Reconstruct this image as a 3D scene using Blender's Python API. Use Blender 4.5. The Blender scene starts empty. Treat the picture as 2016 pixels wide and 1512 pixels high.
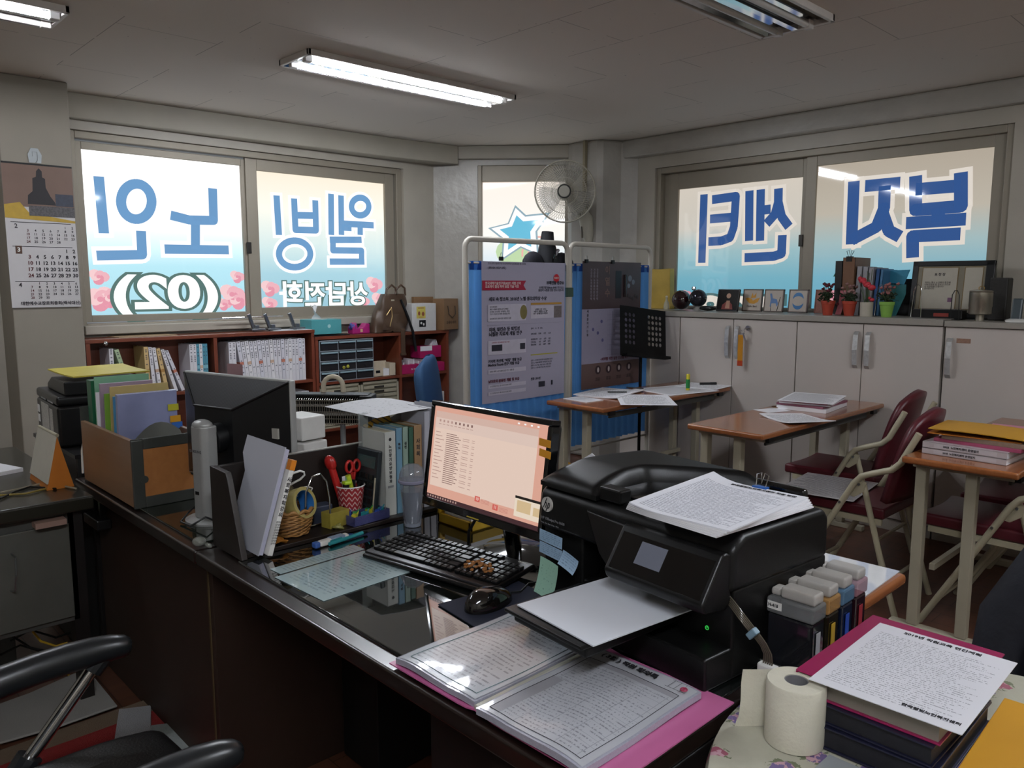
import bpy, bmesh, math, random
from mathutils import Vector, Matrix
random.seed(7)
S = bpy.context.scene
C = S.collection
PI = math.pi
# ---------------------------------------------------------------- camera, view, light
# World frame: x runs along the long edge of the desks, y away towards the right-hand window wall, z up, metres.
FPX = 1550.0
CAM = (1.9965, -0.787, 1.45)
PT = math.atan(199 / FPX)
SN, CS = 0.72378, 0.69004
cd = bpy.data.cameras.new('camera'); cam = bpy.data.objects.new('camera', cd); C.objects.link(cam)
cam.location = CAM
cam.rotation_euler = (PI / 2 - PT, 0, math.atan2(SN, CS))
cd.sensor_fit = 'HORIZONTAL'; cd.sensor_width = 36.0; cd.lens = 36.0 * FPX / 2016.0
cd.clip_start = 0.02
S.camera = cam
S.view_settings.view_transform = 'Standard'
S.view_settings.look = 'None'
S.view_settings.exposure = 0.0
S.view_settings.gamma = 1.0
S.view_settings.use_curve_mapping = False
w = bpy.data.worlds.new('world'); S.world = w; w.use_nodes = True
w.node_tree.nodes['Background'].inputs[0].default_value = (0.75, 0.85, 1.0, 1)
w.node_tree.nodes['Background'].inputs[1].default_value = 0.6

def ray(x, y):
    u = (x - 1008) / FPX; v = -(y - 756) / FPX; c, s = math.cos(PT), math.sin(PT)
    X, Y, Z = u, c + v * s, -s + v * c
    return (X * CS - Y * SN, X * SN + Y * CS, Z)
def hz(x, y, z):      # where a sight line meets a level surface
    r = ray(x, y); t = (z - CAM[2]) / r[2]
    return Vector((CAM[0] + r[0] * t, CAM[1] + r[1] * t, z))
def onx(x, y, X):     # ... meets a wall x = X
    r = ray(x, y); t = (X - CAM[0]) / r[0]
    return Vector((X, CAM[1] + r[1] * t, CAM[2] + r[2] * t))
def ony(x, y, Y):     # ... meets a wall y = Y
    r = ray(x, y); t = (Y - CAM[1]) / r[1]
    return Vector((CAM[0] + r[0] * t, Y, CAM[2] + r[2] * t))

# ---------------------------------------------------------------- materials
def L(h):
    h = h.lstrip('#'); o = []
    for i in (0, 2, 4):
        c = int(h[i:i + 2], 16) / 255
        o.append(c / 12.92 if c <= 0.04045 else ((c + 0.055) / 1.055) ** 2.4)
    return (o[0], o[1], o[2], 1)
class NT:
    def __init__(s, name):
        s.m = bpy.data.materials.new(name); s.m.use_nodes = True
        s.t = s.m.node_tree; s.b = s.t.nodes['Principled BSDF']; s.out = s.t.nodes['Material Output']
    def n(s, typ, ins=None, **kw):
        nd = s.t.nodes.new(typ)
        for k, v in kw.items(): setattr(nd, k, v)
        for k, v in (ins or {}).items():
            if isinstance(v, bpy.types.NodeSocket): s.t.links.new(v, nd.inputs[k])
            else: nd.inputs[k].default_value = v
        return nd
    def mth(s, op, a, b=0.0, c=0.0):
        return s.n('ShaderNodeMath', {0: a, 1: b, 2: c}, operation=op).outputs[0]
    def mix(s, f, a, b):
        nd = s.n('ShaderNodeMix', {0: f, 6: a, 7: b}, data_type='RGBA'); return nd.outputs[2]
    def coord(s, k='Object'): return s.n('ShaderNodeTexCoord').outputs[k]
    def set(s, **kw):
        for k, v in kw.items():
            k = k.replace('_', ' ')
            if isinstance(v, bpy.types.NodeSocket): s.t.links.new(v, s.b.inputs[k])
            else: s.b.inputs[k].default_value = v
MC = {}
def mat(name, col, rough=0.5, metal=0.0, var=0.08, scale=30.0, bump=0.0, bscale=200.0, alpha=1.0, trans=0.0, spec=0.5, coat=0.0, emit=None, estr=1.0, ior=1.45):
    if name in MC: return MC[name]
    k = NT(name); c = L(col)
    co = k.coord()
    if var > 0:
        nz = k.n('ShaderNodeTexNoise', {'Vector': co, 'Scale': scale, 'Detail': 4.0})
        lo = tuple(x * (1 - var) for x in c[:3]) + (1,); hi = tuple(min(1, x * (1 + var)) for x in c[:3]) + (1,)
        k.set(Base_Color=k.mix(nz.outputs[0], lo, hi))
    else: k.set(Base_Color=c)
    k.set(Roughness=rough, Metallic=metal, Alpha=alpha, IOR=ior)
    k.b.inputs['Specular IOR Level'].default_value = spec
    k.b.inputs['Transmission Weight'].default_value = trans
    k.b.inputs['Coat Weight'].default_value = coat
    if emit: k.b.inputs['Emission Color'].default_value = L(emit); k.b.inputs['Emission Strength'].default_value = estr
    if bump > 0:
        bn = k.n('ShaderNodeTexNoise', {'Vector': co, 'Scale': bscale, 'Detail': 5.0})
        bp = k.n('ShaderNodeBump', {'Height': bn.outputs[0], 'Strength': bump, 'Distance': 0.004})
        k.t.links.new(bp.outputs[0], k.b.inputs['Normal'])
    MC[name] = k.m; return k.m
def wood(name, c1, c2, rough=0.35, axis='X', sc=14.0, coat=0.2):
    if name in MC: return MC[name]
    k = NT(name); co = k.coord()
    mp = k.n('ShaderNodeMapping', {'Vector': co, 'Scale': {'X': (1.2, sc, sc), 'Y': (sc, 1.2, sc), 'Z': (sc, sc, 1.2)}[axis]})
    nz = k.n('ShaderNodeTexNoise', {'Vector': mp.outputs[0], 'Scale': 2.5, 'Detail': 7.0, 'Distortion': 0.6})
    k.set(Base_Color=k.mix(nz.outputs[0], L(c1), L(c2)), Roughness=rough)
    k.b.inputs['Coat Weight'].default_value = coat; k.b.inputs['Coat Roughness'].default_value = 0.15
    MC[name] = k.m; return k.m
def printed(name, paper='#e8e8ec', ink='#3a3a40', rows=34, words=26, mx=0.09, my=0.07, dens=0.5, fill=0.42, rough=0.55, grid=0, coat=0.0, dark=0.75, vert=False, seed=0.0, head=0.0):
    """paper with rows of small unreadable print, laid out over the sheet's own extent"""
    if name in MC: return MC[name]
    k = NT(name); g = k.coord('Generated'); sp = k.n('ShaderNodeSeparateXYZ', {0: g})
    x, y = sp.outputs[0], sp.outputs[1]
    if vert: x, y = y, x
    r = k.mth('MULTIPLY', y, rows); fr = k.mth('FRACT', r); fl = k.mth('FLOOR', r)
    line = k.mth('LESS_THAN', fr, fill)
    vx = k.n('ShaderNodeCombineXYZ', {0: k.mth('MULTIPLY', x, words * 2.0), 1: k.mth('MULTIPLY', fl, 7.31), 2: seed})
    n1 = k.n('ShaderNodeTexNoise', {'Vector': vx.outputs[0], 'Scale': 1.0, 'Detail': 3.0, 'Roughness': 0.8})
    word = k.mth('GREATER_THAN', n1.outputs[0], 1 - dens)
    vy = k.n('ShaderNodeCombineXYZ', {0: k.mth('MULTIPLY', fl, 3.77), 1: seed + 4.0, 2: 0.0})
    n2 = k.n('ShaderNodeTexNoise', {'Vector': vy.outputs[0], 'Scale': 1.0, 'Detail': 0.0})
    rl = k.mth('MULTIPLY_ADD', n2.outputs[0], 0.9, 0.42)
    a = k.mth('MULTIPLY', line, word)
    for t in (k.mth('GREATER_THAN', x, mx), k.mth('LESS_THAN', x, 1 - mx), k.mth('LESS_THAN', x, rl), k.mth('GREATER_THAN', y, my), k.mth('LESS_THAN', y, 1 - my - head)):
        a = k.mth('MULTIPLY', a, t)
    if grid:
        gx = k.mth('LESS_THAN', k.mth('ABSOLUTE', k.mth('SUBTRACT', k.mth('FRACT', k.mth('MULTIPLY', x, float(grid))), 0.5)), 0.012 * grid / 4)
        gy = k.mth('LESS_THAN', k.mth('ABSOLUTE', k.mth('SUBTRACT', k.mth('FRACT', k.mth('MULTIPLY', y, rows / 2.0)), 0.5)), 0.03)
        q = k.mth('MAXIMUM', gx, gy)
        for t in (k.mth('GREATER_THAN', x, mx * .8), k.mth('LESS_THAN', x, 1 - mx * .8), k.mth('GREATER_THAN', y, my * .8), k.mth('LESS_THAN', y, 1 - my - head)):
            q = k.mth('MULTIPLY', q, t)
        a = k.mth('MAXIMUM', a, k.mth('MULTIPLY', q, 0.6))
    k.set(Base_Color=k.mix(k.mth('MULTIPLY', a, dark), L(paper), L(ink)), Roughness=rough)
    k.b.inputs['Coat Weight'].default_value = coat; k.b.inputs['Coat Roughness'].default_value = 0.08
    MC[name] = k.m; return k.m

# ---------------------------------------------------------------- mesh helpers
class MB:
    def __init__(s): s.v = []; s.f = []; s.m = []
    def add(s, vs, fs, m=0):
        o = len(s.v); s.v += [tuple(p) for p in vs]
        for f in fs: s.f.append([i + o for i in f]); s.m.append(m)
        return s
    def box(s, x0, x1, y0, y1, z0, z1, m=0, M=None):
        vs = [(x0, y0, z0), (x1, y0, z0), (x1, y1, z0), (x0, y1, z0), (x0, y0, z1), (x1, y0, z1), (x1, y1, z1), (x0, y1, z1)]
        if M is not None: vs = [M @ Vector(p) for p in vs]
        return s.add(vs, [(3, 2, 1, 0), (4, 5, 6, 7), (0, 1, 5, 4), (1, 2, 6, 5), (2, 3, 7, 6), (3, 0, 4, 7)], m)
    def cb(s, c, d, m=0, rz=0, rx=0, ry=0):
        M = Matrix.Translation(c) @ Matrix.Rotation(rz, 4, 'Z') @ Matrix.Rotation(ry, 4, 'Y') @ Matrix.Rotation(rx, 4, 'X')
        return s.box(-d[0] / 2, d[0] / 2, -d[1] / 2, d[1] / 2, -d[2] / 2, d[2] / 2, m, M)
    def prism(s, poly, z0, z1, m=0, M=None):
        n = len(poly); a = sum(poly[i][0] * poly[(i + 1) % n][1] - poly[(i + 1) % n][0] * poly[i][1] for i in range(n))
        if a < 0: poly = poly[::-1]
        vs = [(p[0], p[1], z0) for p in poly] + [(p[0], p[1], z1) for p in poly]
        if M is not None: vs = [M @ Vector(p) for p in vs]
        fs = [tuple(range(n))[::-1], tuple(range(n, 2 * n))] + [(i, (i + 1) % n, n + (i + 1) % n, n + i) for i in range(n)]
        return s.add(vs, fs, m)
    def tube(s, pts, r, seg=8, m=0, closed=False, rs=None):
        P = [Vector(p) for p in pts]; n = len(P); vs = []; up = Vector((0, 0, 1)); prev = None
        for i in range(n):
            if closed: d = (P[(i + 1) % n] - P[i - 1])
            else: d = P[min(i + 1, n - 1)] - P[max(i - 1, 0)]
            d.normalize()
            if prev is None:
                a = d.cross(up)
                if a.length < 1e-3: a = d.cross(Vector((1, 0, 0)))
            else: a = prev - d * prev.dot(d)
            if a.length < 1e-6: a = d.orthogonal()
            a.normalize(); prev = a; b = d.cross(a); rr = rs[i] if rs else r
            for k in range(seg):
                t = 2 * PI * k / seg; vs.append(P[i] + a * math.cos(t) * rr + b * math.sin(t) * rr)
        fs = []
        for i in range(n if closed else n - 1):
            j = (i + 1) % n
            for k in range(seg): fs.append((i * seg + k, i * seg + (k + 1) % seg, j * seg + (k + 1) % seg, j * seg + k))
        if not closed: fs += [tuple(range(seg))[::-1], tuple((n - 1) * seg + k for k in range(seg))]
        return s.add(vs, fs, m)
    def lathe(s, prof, seg=24, c=(0, 0, 0), m=0, M=None, caps=True):
        if len(prof) == 2 and prof[0][1] == prof[1][1]: prof = prof[1:]; caps = 'disc'
        vs = []; n = len(prof)
        for r, z in prof:
            for k in range(seg):
                t = 2 * PI * k / seg; p = Vector((r * math.cos(t) + c[0], r * math.sin(t) + c[1], z + c[2]))
                vs.append(M @ p if M is not None else p)
        fs = []
        for i in range(n - 1):
            for k in range(seg): fs.append((i * seg + k, i * seg + (k + 1) % seg, (i + 1) * seg + (k + 1) % seg, (i + 1) * seg + k))
        if caps == 'disc': fs = [tuple(range(seg))]
        elif caps: fs += [tuple(range(seg))[::-1], tuple((n - 1) * seg + k for k in range(seg))]
        return s.add(vs, fs, m)
    def cyl(s, p0, p1, r, seg=16, m=0, r1=None): return s.tube([p0, p1], r, seg, m, rs=[r, r if r1 is None else r1])
    def ball(s, c, r, seg=16, m=0, sc=(1, 1, 1)):
        n = seg // 2; prof = [(max(1e-4, math.sin(PI * i / n)) * r, -math.cos(PI * i / n) * r) for i in range(n + 1)]
        return s.lathe(prof, seg, (0, 0, 0), m, Matrix.Translation(c) @ Matrix.Diagonal((sc[0], sc[1], sc[2], 1)))
    def quad(s, a, b, c, d, m=0): return s.add([a, b, c, d], [(0, 1, 2, 3)], m)
    def grid(s, fn, nu, nv, m=0, th=0.0):
        vs = [fn(i / nu, j / nv) for j in range(nv + 1) for i in range(nu + 1)]; W = nu + 1
        fs = [(j * W + i, j * W + i + 1, (j + 1) * W + i + 1, (j + 1) * W + i) for j in range(nv) for i in range(nu)]
        if th:
            N = len(vs); vs2 = [(p[0], p[1], p[2] - th) for p in vs]
            fs = fs + [tuple(N + q for q in f[::-1]) for f in fs]
            bd = [i for i in range(W)] + [j * W + nu for j in range(1, nv + 1)] + [nv * W + i for i in range(nu - 1, -1, -1)] + [j * W for j in range(nv - 1, 0, -1)]
            for a, b in zip(bd, bd[1:] + bd[:1]): fs.append((b, a, N + a, N + b))
            vs = vs + vs2
        return s.add(vs, fs, m)
def obj(name, mb, m, parent=None, loc=(0, 0, 0), rot=(0, 0, 0), bevel=0.0, smooth=False, bseg=2, sub=0):
    me = bpy.data.meshes.new(name); me.from_pydata([tuple(p) for p in mb.v], [], mb.f)
    for q in (m if isinstance(m, (list, tuple)) else [m]): me.materials.append(q)
    me.polygons.foreach_set('material_index', mb.m)
    if smooth: me.polygons.foreach_set('use_smooth', [True] * len(me.polygons))
    me.update(); o = bpy.data.objects.new(name, me); C.objects.link(o)
    o.location = loc; o.rotation_euler = rot; o.parent = parent
    if bevel:
        b = o.modifiers.new('bevel', 'BEVEL'); b.width = bevel; b.segments = bseg; b.limit_method = 'ANGLE'; b.angle_limit = 0.7
        if bseg > 2: me.polygons.foreach_set('use_smooth', [True] * len(me.polygons)); e = o.modifiers.new('wn', 'WEIGHTED_NORMAL'); e.keep_sharp = True
    if sub: q = o.modifiers.new('sub', 'SUBSURF'); q.levels = sub; q.render_levels = sub
    if smooth and not sub and not bevel:
        try: me.set_sharp_from_angle(angle=0.8)
        except Exception: pass
    return o
def tag(o, label, cat, group=None, kind=None):
    o['label'] = label; o['category'] = cat
    if group: o['group'] = group
    if kind: o['kind'] = kind
    return o
def thing(name, label, cat, loc=(0, 0, 0), rz=0.0, group=None):
    o = bpy.data.objects.new(name, None); C.objects.link(o); o.empty_display_size = 0.05
    o.location = loc; o.rotation_euler = (0, 0, rz); return tag(o, label, cat, group)
def struct(name, mb, m, **k):
    o = obj(name, mb, m, **k)
    if o.parent is None: o['kind'] = 'structure'
    return o
def dup(root, loc, rz, label=None, group=None):
    r = root.copy(); C.objects.link(r); r.location = loc; r.rotation_euler = (root.rotation_euler[0], root.rotation_euler[1], rz)
    if label: r['label'] = label
    if group: r['group'] = group
    for ch in list(root.children):
        c = ch.copy(); C.objects.link(c); c.parent = r
        for g in list(ch.children):
            d = g.copy(); C.objects.link(d); d.parent = c
    return r
def text(name, body, size, M, m, parent=None, bold=0.0, align='LEFT', lines=1.0, sx=1.0, ext=0.0002):
    cu = bpy.data.curves.new(name, 'FONT'); cu.body = body; cu.size = size; cu.align_x = align; cu.align_y = 'CENTER'
    cu.offset = bold; cu.space_line = lines; cu.extrude = ext; cu.resolution_u = 2; cu.materials.append(m)
    o = bpy.data.objects.new(name, cu); C.objects.link(o); o.parent = parent
    o.matrix_local = M @ Matrix.Diagonal((sx, 1, 1, 1)); return o
def frame(o, right, up):
    """matrix whose x is the reading direction, y the up of the lettering"""
    x = Vector(right).normalized(); y = Vector(up).normalized(); z = x.cross(y)
    M = Matrix((x, y, z)).transposed().to_4x4(); M.translation = Vector(o); return M
def sheet(name, label, cat, c, rz, w, h, m, th=0.0006, group=None, curl=0.0, parent=None, tilt=(0, 0)):
    """one sheet or pile of paper lying with its middle at c; curl lifts the far corners"""
    b = MB()
    if curl: b.grid(lambda i, j: ((i - .5) * w, (j - .5) * h, th + curl * (max(0, i - .55) ** 2 + max(0, .4 - i) ** 2 * (1 - j)) * 2), 10, 8, th=th)
    else: b.box(-w / 2, w / 2, -h / 2, h / 2, 0, th)
    o = obj(name, b, m, parent, c, (tilt[0], tilt[1], rz))
    if parent is None: tag(o, label, cat, group)
    return o
# ---------------------------------------------------------------- room shell
CEIL = 2.58
plaster = mat('plaster_paint', '#a59f93', 0.42, var=0.10, scale=5, bump=0.55, bscale=9)
plaster2 = mat('plaster_rough', '#a19d95', 0.30, var=0.16, scale=7, bump=1.0, bscale=14)
beam_m = mat('beam_paint', '#a09a8e', 0.5, var=0.10, scale=6, bump=0.4, bscale=12)
def ceiling_mat():
    k = NT('ceiling_board'); co = k.coord()
    br = k.n('ShaderNodeTexBrick', {'Vector': co, 'Scale': 1.0, 'Mortar Size': 0.0022, 'Brick Width': 0.91, 'Row Height': 0.455, 'Color1': (1, 1, 1, 1), 'Color2': (1, 1, 1, 1), 'Mortar': (0, 0, 0, 1)})
    nz = k.n('ShaderNodeTexNoise', {'Vector': co, 'Scale': 3.0, 'Detail': 3.0})
    gate = k.mth('GREATER_THAN', nz.outputs[0], 0.5)
    sp = k.n('ShaderNodeTexNoise', {'Vector': co, 'Scale': 38.0, 'Detail': 1.0})
    spot = k.mth('GREATER_THAN', sp.outputs[0], 0.79)
    line = k.mth('MULTIPLY', k.mth('SUBTRACT', 1.0, br.outputs[0]), gate)
    a = k.mth('MULTIPLY', k.mth('MAXIMUM', line, spot), 0.55)
    k.set(Base_Color=k.mix(a, L('#d6cec4'), L('#4a4640')), Roughness=0.8)
    return k.m
def floor_mat():
    k = NT('floor_vinyl'); co = k.coord()
    mp = k.n('ShaderNodeMapping', {'Vector': co, 'Scale': (8.0, 1.0, 1.0)})
    nz = k.n('ShaderNodeTexNoise', {'Vector': mp.outputs[0], 'Scale': 3.0, 'Detail': 6.0})
    br = k.n('ShaderNodeTexBrick', {'Vector': co, 'Scale': 1.0, 'Mortar Size': 0.002, 'Brick Width': 0.9, 'Row Height': 0.12, 'Color1': (0.8, 0.8, 0.8, 1), 'Color2': (1, 1, 1, 1), 'Mortar': (0.2, 0.2, 0.2, 1)})
    c = k.mix(nz.outputs[0], L('#3a2219'), L('#6d4430'))
    mm = k.n('ShaderNodeMix', {0: 1.0, 6: c, 7: br.outputs[0]}, data_type='RGBA', blend_type='MULTIPLY')
    k.set(Base_Color=mm.outputs[2], Roughness=0.38); return k.m
X0, X1, Y0, Y1 = -3.4, 3.4, -2.6, 4.42
struct('floor', MB().box(X0 - .3, X1 + .1, Y0 - .1, Y1 + .4, -0.1, 0), floor_mat())
struct('ceiling', MB().box(X0 - .3, X1 + .1, Y0 - .1, Y1 + .4, CEIL, CEIL + 0.08), ceiling_mat())
WZ0, WZ1 = 1.165, 2.375
wl = MB()
wl.box(-3.6, X0, Y0, .66, 0, CEIL); wl.box(-3.6, X0, .66, 3.13, 0, WZ0); wl.box(-3.6, X0, .66, 3.13, WZ1, CEIL)
wl.box(-3.6, X0, 3.13, 3.46, 0, CEIL)
struct('wall_left', wl, plaster)
# short diagonal wall with the narrow window
DA = Vector((-3.40, 3.44)); DB = Vector((-2.40, 4.365)); dd = (DB - DA).normalized(); dn = Vector((-dd.y, dd.x))
def dg(t, o): p = DA + dd * t + dn * o; return (p.x, p.y)
t0 = (Vector((-3.122, 3.692)) - DA).dot(dd); t1 = (Vector((-2.56, 4.213)) - DA).dot(dd)
wm = MB()
wm.prism([dg(0, 0), dg(t0, 0), dg(t0, .2), dg(0, .2)], 0, CEIL)
wm.prism([dg(t0, 0), dg(t1, 0), dg(t1, .2), dg(t0, .2)], 0, 1.10); wm.prism([dg(t0, 0), dg(t1, 0), dg(t1, .2), dg(t0, .2)], 2.43, CEIL)
wm.prism([dg(t1, 0), dg(t1 + .1, 0), dg(t1 + .1, .2), dg(t1, .2)], 0, CEIL)
struct('wall_corner', wm, plaster2)
struct('wall_pier', MB().prism([(-2.50, 4.14), (-2.44, 4.12), (-2.20, 4.15), (-2.16, 4.18), (-2.10, 4.33), (-2.02, 4.40), (-1.98, 4.44), (-1.98, 4.7), (-2.6, 4.6), (-2.58, 4.25)], 0, CEIL - .001), plaster2, bevel=0.02)
wr = MB(); WX0, WX1 = -1.83, .635
wr.box(-2.3, WX0, Y1, Y1 + .2, 0, CEIL); wr.box(WX0, WX1, Y1, Y1 + .2, 0, 1.262); wr.box(WX0, WX1, Y1, Y1 + .2, 2.345, CEIL); wr.box(WX1, X1, Y1, Y1 + .2, 0, CEIL)
struct('wall_right', wr, plaster)
struct('wall_back', MB().box(X0 - .1, X1 + .1, Y0 - .1, Y0, 0, CEIL), plaster)
struct('wall_side', MB().box(X1, X1 + .1, Y0, Y1 + .2, 0, CEIL), plaster)
struct('trim_1', MB().prism([(-3.6, .61), (-3.345, .61), (-3.25, 3.05), (-3.19, 3.54), (-3.6, 3.3)], 2.432, CEIL - .001), beam_m, bevel=.006)
struct('trim_2', MB().prism([(-3.19, 3.54), (-2.49, 4.165), (-2.60, 4.32), (-3.40, 3.60)], 2.475, CEIL - .002), beam_m, bevel=.006)
struct('trim_3', MB().prism([(-2.13, 4.34), (3.4, 4.375), (3.4, 4.43), (-2.13, 4.43)], 2.44, CEIL - .001), plaster2, bevel=.012)
struct('wall_column', MB().box(-3.45, -3.12, .24, .597, 0, CEIL - .001), mat('column_paint', '#837c70', 0.55, var=0.10, scale=4, bump=0.3, bscale=10), bevel=.006)
struct('trim_4', MB().box(-3.43, -3.33, .66, 3.13, 1.13, 1.185), beam_m, bevel=.006)

# ---------------------------------------------------------------- windows with the mirrored lettering on their film
alu = mat('window_frame_beige', '#8d8577', 0.45, 0.15, var=0.04)
def film(name, stops, zlo, zhi, strength):
    k = NT(name); sp = k.n('ShaderNodeSeparateXYZ', {0: k.coord()})
    mr = k.n('ShaderNodeMapRange', {0: sp.outputs[2], 1: zlo, 2: zhi})
    cr = k.n('ShaderNodeValToRGB', {0: mr.outputs[0]}); e = cr.color_ramp.elements
    e[0].position = stops[0][0]; e[0].color = L(stops[0][1]); e[1].position = stops[-1][0]; e[1].color = L(stops[-1][1])
    for p, c in stops[1:-1]: q = e.new(p); q.color = L(c)
    k.set(Base_Color=(0.02, 0.02, 0.02, 1), Roughness=0.03, Emission_Color=cr.outputs[0], Emission_Strength=strength)
    return k.m
def glow(name, c, strength=1.0):
    return mat(name, '#050505', 0.05, var=0, emit=c, estr=strength)
def strokes(segs, w, grow=0.0):
    """polylines in a plane -> flat outline polygons (list of 2-D polygons)"""
    out = []; h = w / 2 + grow
    for sg in segs:
        P = [Vector(p) for p in sg]; closed = len(P) > 12
        for i in range(len(P) if closed else len(P) - 1):
            a, b = P[i], P[(i + 1) % len(P)]
            if (b - a).length < 1e-6: continue
            d = (b - a).normalized(); n = Vector((-d.y, d.x))
            ea = grow if (i == 0 and not closed) else 0; eb = grow if (i == len(P) - 2 and not closed) else 0
            out.append([a - d * ea + n * h, a - d * ea - n * h, b + d * eb - n * h, b + d * eb + n * h])
            if closed or i > 0:
                out.append([a + Vector((math.cos(t) * h, math.sin(t) * h)) for t in [2 * PI * q / 10 for q in range(10)]])
    return out
def ring(cx, cy, rx, ry, n=28): return [(cx + rx * math.cos(2 * PI * i / n), cy + ry * math.sin(2 * PI * i / n)) for i in range(n)]
def letters(name, segs, w, to2, to3, parent, mats, lift, grow=.018):
    s2 = [[to2(*p) for p in sg] for sg in segs]
    for nm, g, m, l in (('letter_outline', grow, mats[0], lift), ('letter', 0.0, mats[1], lift * 2)):
        b = MB()
        for pg in strokes(s2, w, g):
            b.add([to3(q.x, q.y, l) for q in pg], [tuple(range(len(pg)))])
        obj(nm, b, m, parent)
def rose(b, c, r, to3, lift):
    for k in range(9):
        a = 2.4 * k; rr = r * (0.62 - .05 * k); d = r * .5 * (1 - k / 9)
        cx, cy = c[0] + math.cos(a) * d, c[1] + math.sin(a) * d
        b.add([to3(cx + math.cos(t) * rr, cy + math.sin(t) * rr * .85, lift + k * 1e-4) for t in [2 * PI * q / 12 for q in range(12)]], [tuple(range(12))], k % 3)
def sash(parent, p, d, n, W, Hh, z, fw=.045, dp=.028, name='sash'):
    """window sash frame: p start point, d direction along wall, n towards the room"""
    b = MB()
    def bx(a0, a1, z0, z1):
        q = [Vector(p) + Vector(d) * a + Vector(n) * k for a, k in ((a0, 0), (a1, 0), (a1, dp), (a0, dp))]
        b.prism([(v.x, v.y) for v in q], z0, z1)
    bx(0, fw, z, z + Hh); bx(W - fw, W, z, z + Hh); bx(fw, W - fw, z, z + fw); bx(fw, W - fw, z + Hh - fw, z + Hh)
    return obj(name, b, alu, parent, bevel=.003)
def z1px(f): return lambda x, y: f(x, y)

# left window (two panes)
win1 = thing('window_1', 'wide left window of two film-covered panes with mirrored blue Korean letters', 'window', (-3.45, 1.9, 1.7)); win1['kind'] = 'structure'
def inv(o): return Matrix.Translation(-Vector(o.location))
for nm in ['x']:
    b = MB(); b.box(-3.56, -3.43, .66, .70, WZ0, WZ1); b.box(-3.56, -3.43, 3.08, 3.13, WZ0, WZ1); b.box(-3.56, -3.43, .70, 3.08, WZ1 - .045, WZ1); b.box(-3.56, -3.43, .70, 3.08, WZ0, WZ0 + .03)
    o = obj('frame', b, alu, win1, bevel=.004); o.matrix_local = inv(win1)
LF = film('film_left', [(0, '#9cc6d4'), (.34, '#a9d6e2'), (.52, '#dcf0f4'), (.66, '#ffffff'), (1, '#ffffff')], 1.2, 2.26, 1.25)
LF2 = film('film_left_second', [(0, '#94c0d0'), (.30, '#a5cedb'), (.48, '#cfe4e4'), (.75, '#f6f4e8'), (1, '#f4e8d4')], 1.2, 2.26, 1.1)
blueL = glow('film_blue_bright', '#6f9dca'); whiteL = glow('film_white_bright', '#ffffff', 1.1); darkL = glow('film_outline_bright', '#5f7d78', .9)
pinks = [glow('film_pink_a', '#f0b6c0'), glow('film_pink_b', '#f7cfd2'), glow('film_pink_c', '#e79aac')]
def pane(nm, poly, m, parent):
    b = MB(); b.add(poly, [tuple(range(len(poly)))]); o = obj(nm, b, m, parent); o.matrix_local = inv(parent); return o
XP = -3.5
s1 = sash(win1, (XP - .005, .70), (0, 1), (1, 0), 1.12, 1.12, 1.20); s1.matrix_local = inv(win1)
s2 = sash(win1, (XP + .012, 1.80), (0, 1), (1, 0), 1.27, 1.15, 1.185, fw=.085); s2.matrix_local = inv(win1)
pane('film_pane', [(XP, .72, 1.22), (XP, 1.80, 1.22), (XP, 1.80, 2.30), (XP, .72, 2.30)], LF, win1)
XQ = XP + .018
pane('film_pane', [(XQ, 1.85, 1.22), (XQ, 3.04, 1.22), (XQ, 3.04, 2.30), (XQ, 1.85, 2.30)], LF2, win1)
def t3a(y, z, l): return (XP + .002 + l - win1.location.x, y - win1.location.y, z - win1.location.z)
def t3b(y, z, l): return (XQ + .002 + l - win1.location.x, y - win1.location.y, z - win1.location.z)
def t2a(x, y): p = onx(x / 2.52, y / 2.52, XP); return (p.y, p.z)
def t2b(x, y): p = onx(x / 2.52, y / 2.52, XQ); return (p.y, p.z)
letters('in', [[(488, 876), (514, 1158)], ring(675, 1000, 76, 88), [(478, 1268), (704, 1264), (698, 1146)], [(1053, 935), (1058, 1094), (940, 1092), (845, 1068)], [(968, 1094), (968, 1238)], [(815, 1236), (1133, 1240)]],
        .062, t2a, t3a, win1, (whiteL, blueL), .002, .026)
letters('wel', [[(1370, 970), (1382, 1166)], [(1457, 985), (1464, 1140), (1566, 1143), (1562, 994)], [(1460, 1068), (1564, 1070)], ring(1460, 1260, 78, 66),
                [(1640, 962), (1642, 1166)], [(1690, 970), (1692, 1166)], ring(1785, 1025, 43, 44), [(1705, 1110), (1852, 1118)], [(1785, 1116), (1785, 1166)], [(1692, 1128), (1742, 1132)],
                [(1634, 1190), (1792, 1190)], [(1650, 1190), (1650, 1242), (1792, 1244), (1792, 1296)], [(1634, 1298), (1806, 1298)]],
        .05, t2b, t3b, win1, (whiteL, blueL), .002, .022)
b = MB()
for x, y, r in ((172, 545, .1), (175, 590, .15), (215, 585, .14), (455, 580, .15), (480, 590, .14), (475, 545, .09), (235, 610, .1), (440, 608, .09)):
    p = onx(x, y, XP); rose(b, (min(max(p.y, .80), 1.72), max(p.z, 1.30)), r * .62, t3a, .0012)
for x, y, r in ((530, 568, .12), (525, 600, .1), (735, 560, .13), (745, 590, .12), (715, 598, .09)):
    p = onx(x, y, XQ); rose(b, (min(max(p.y, 1.95), 2.94), max(p.z, 1.30)), r * .62, t3b, .0012)
obj('roses', b, pinks, win1)
def wtext(body, c, size, z, xx, m, bold, lift, sx=1.0):
    t = text('letter', body, size, Matrix.Identity(4), m, win1, bold, 'CENTER', sx=sx); t.data.resolution_u = 8
    t.matrix_local = inv(win1) @ frame((xx + lift, c, z), (0, -1, 0), (0, 0, 1)) @ Matrix.Diagonal((sx, 1, 1, 1))
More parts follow.
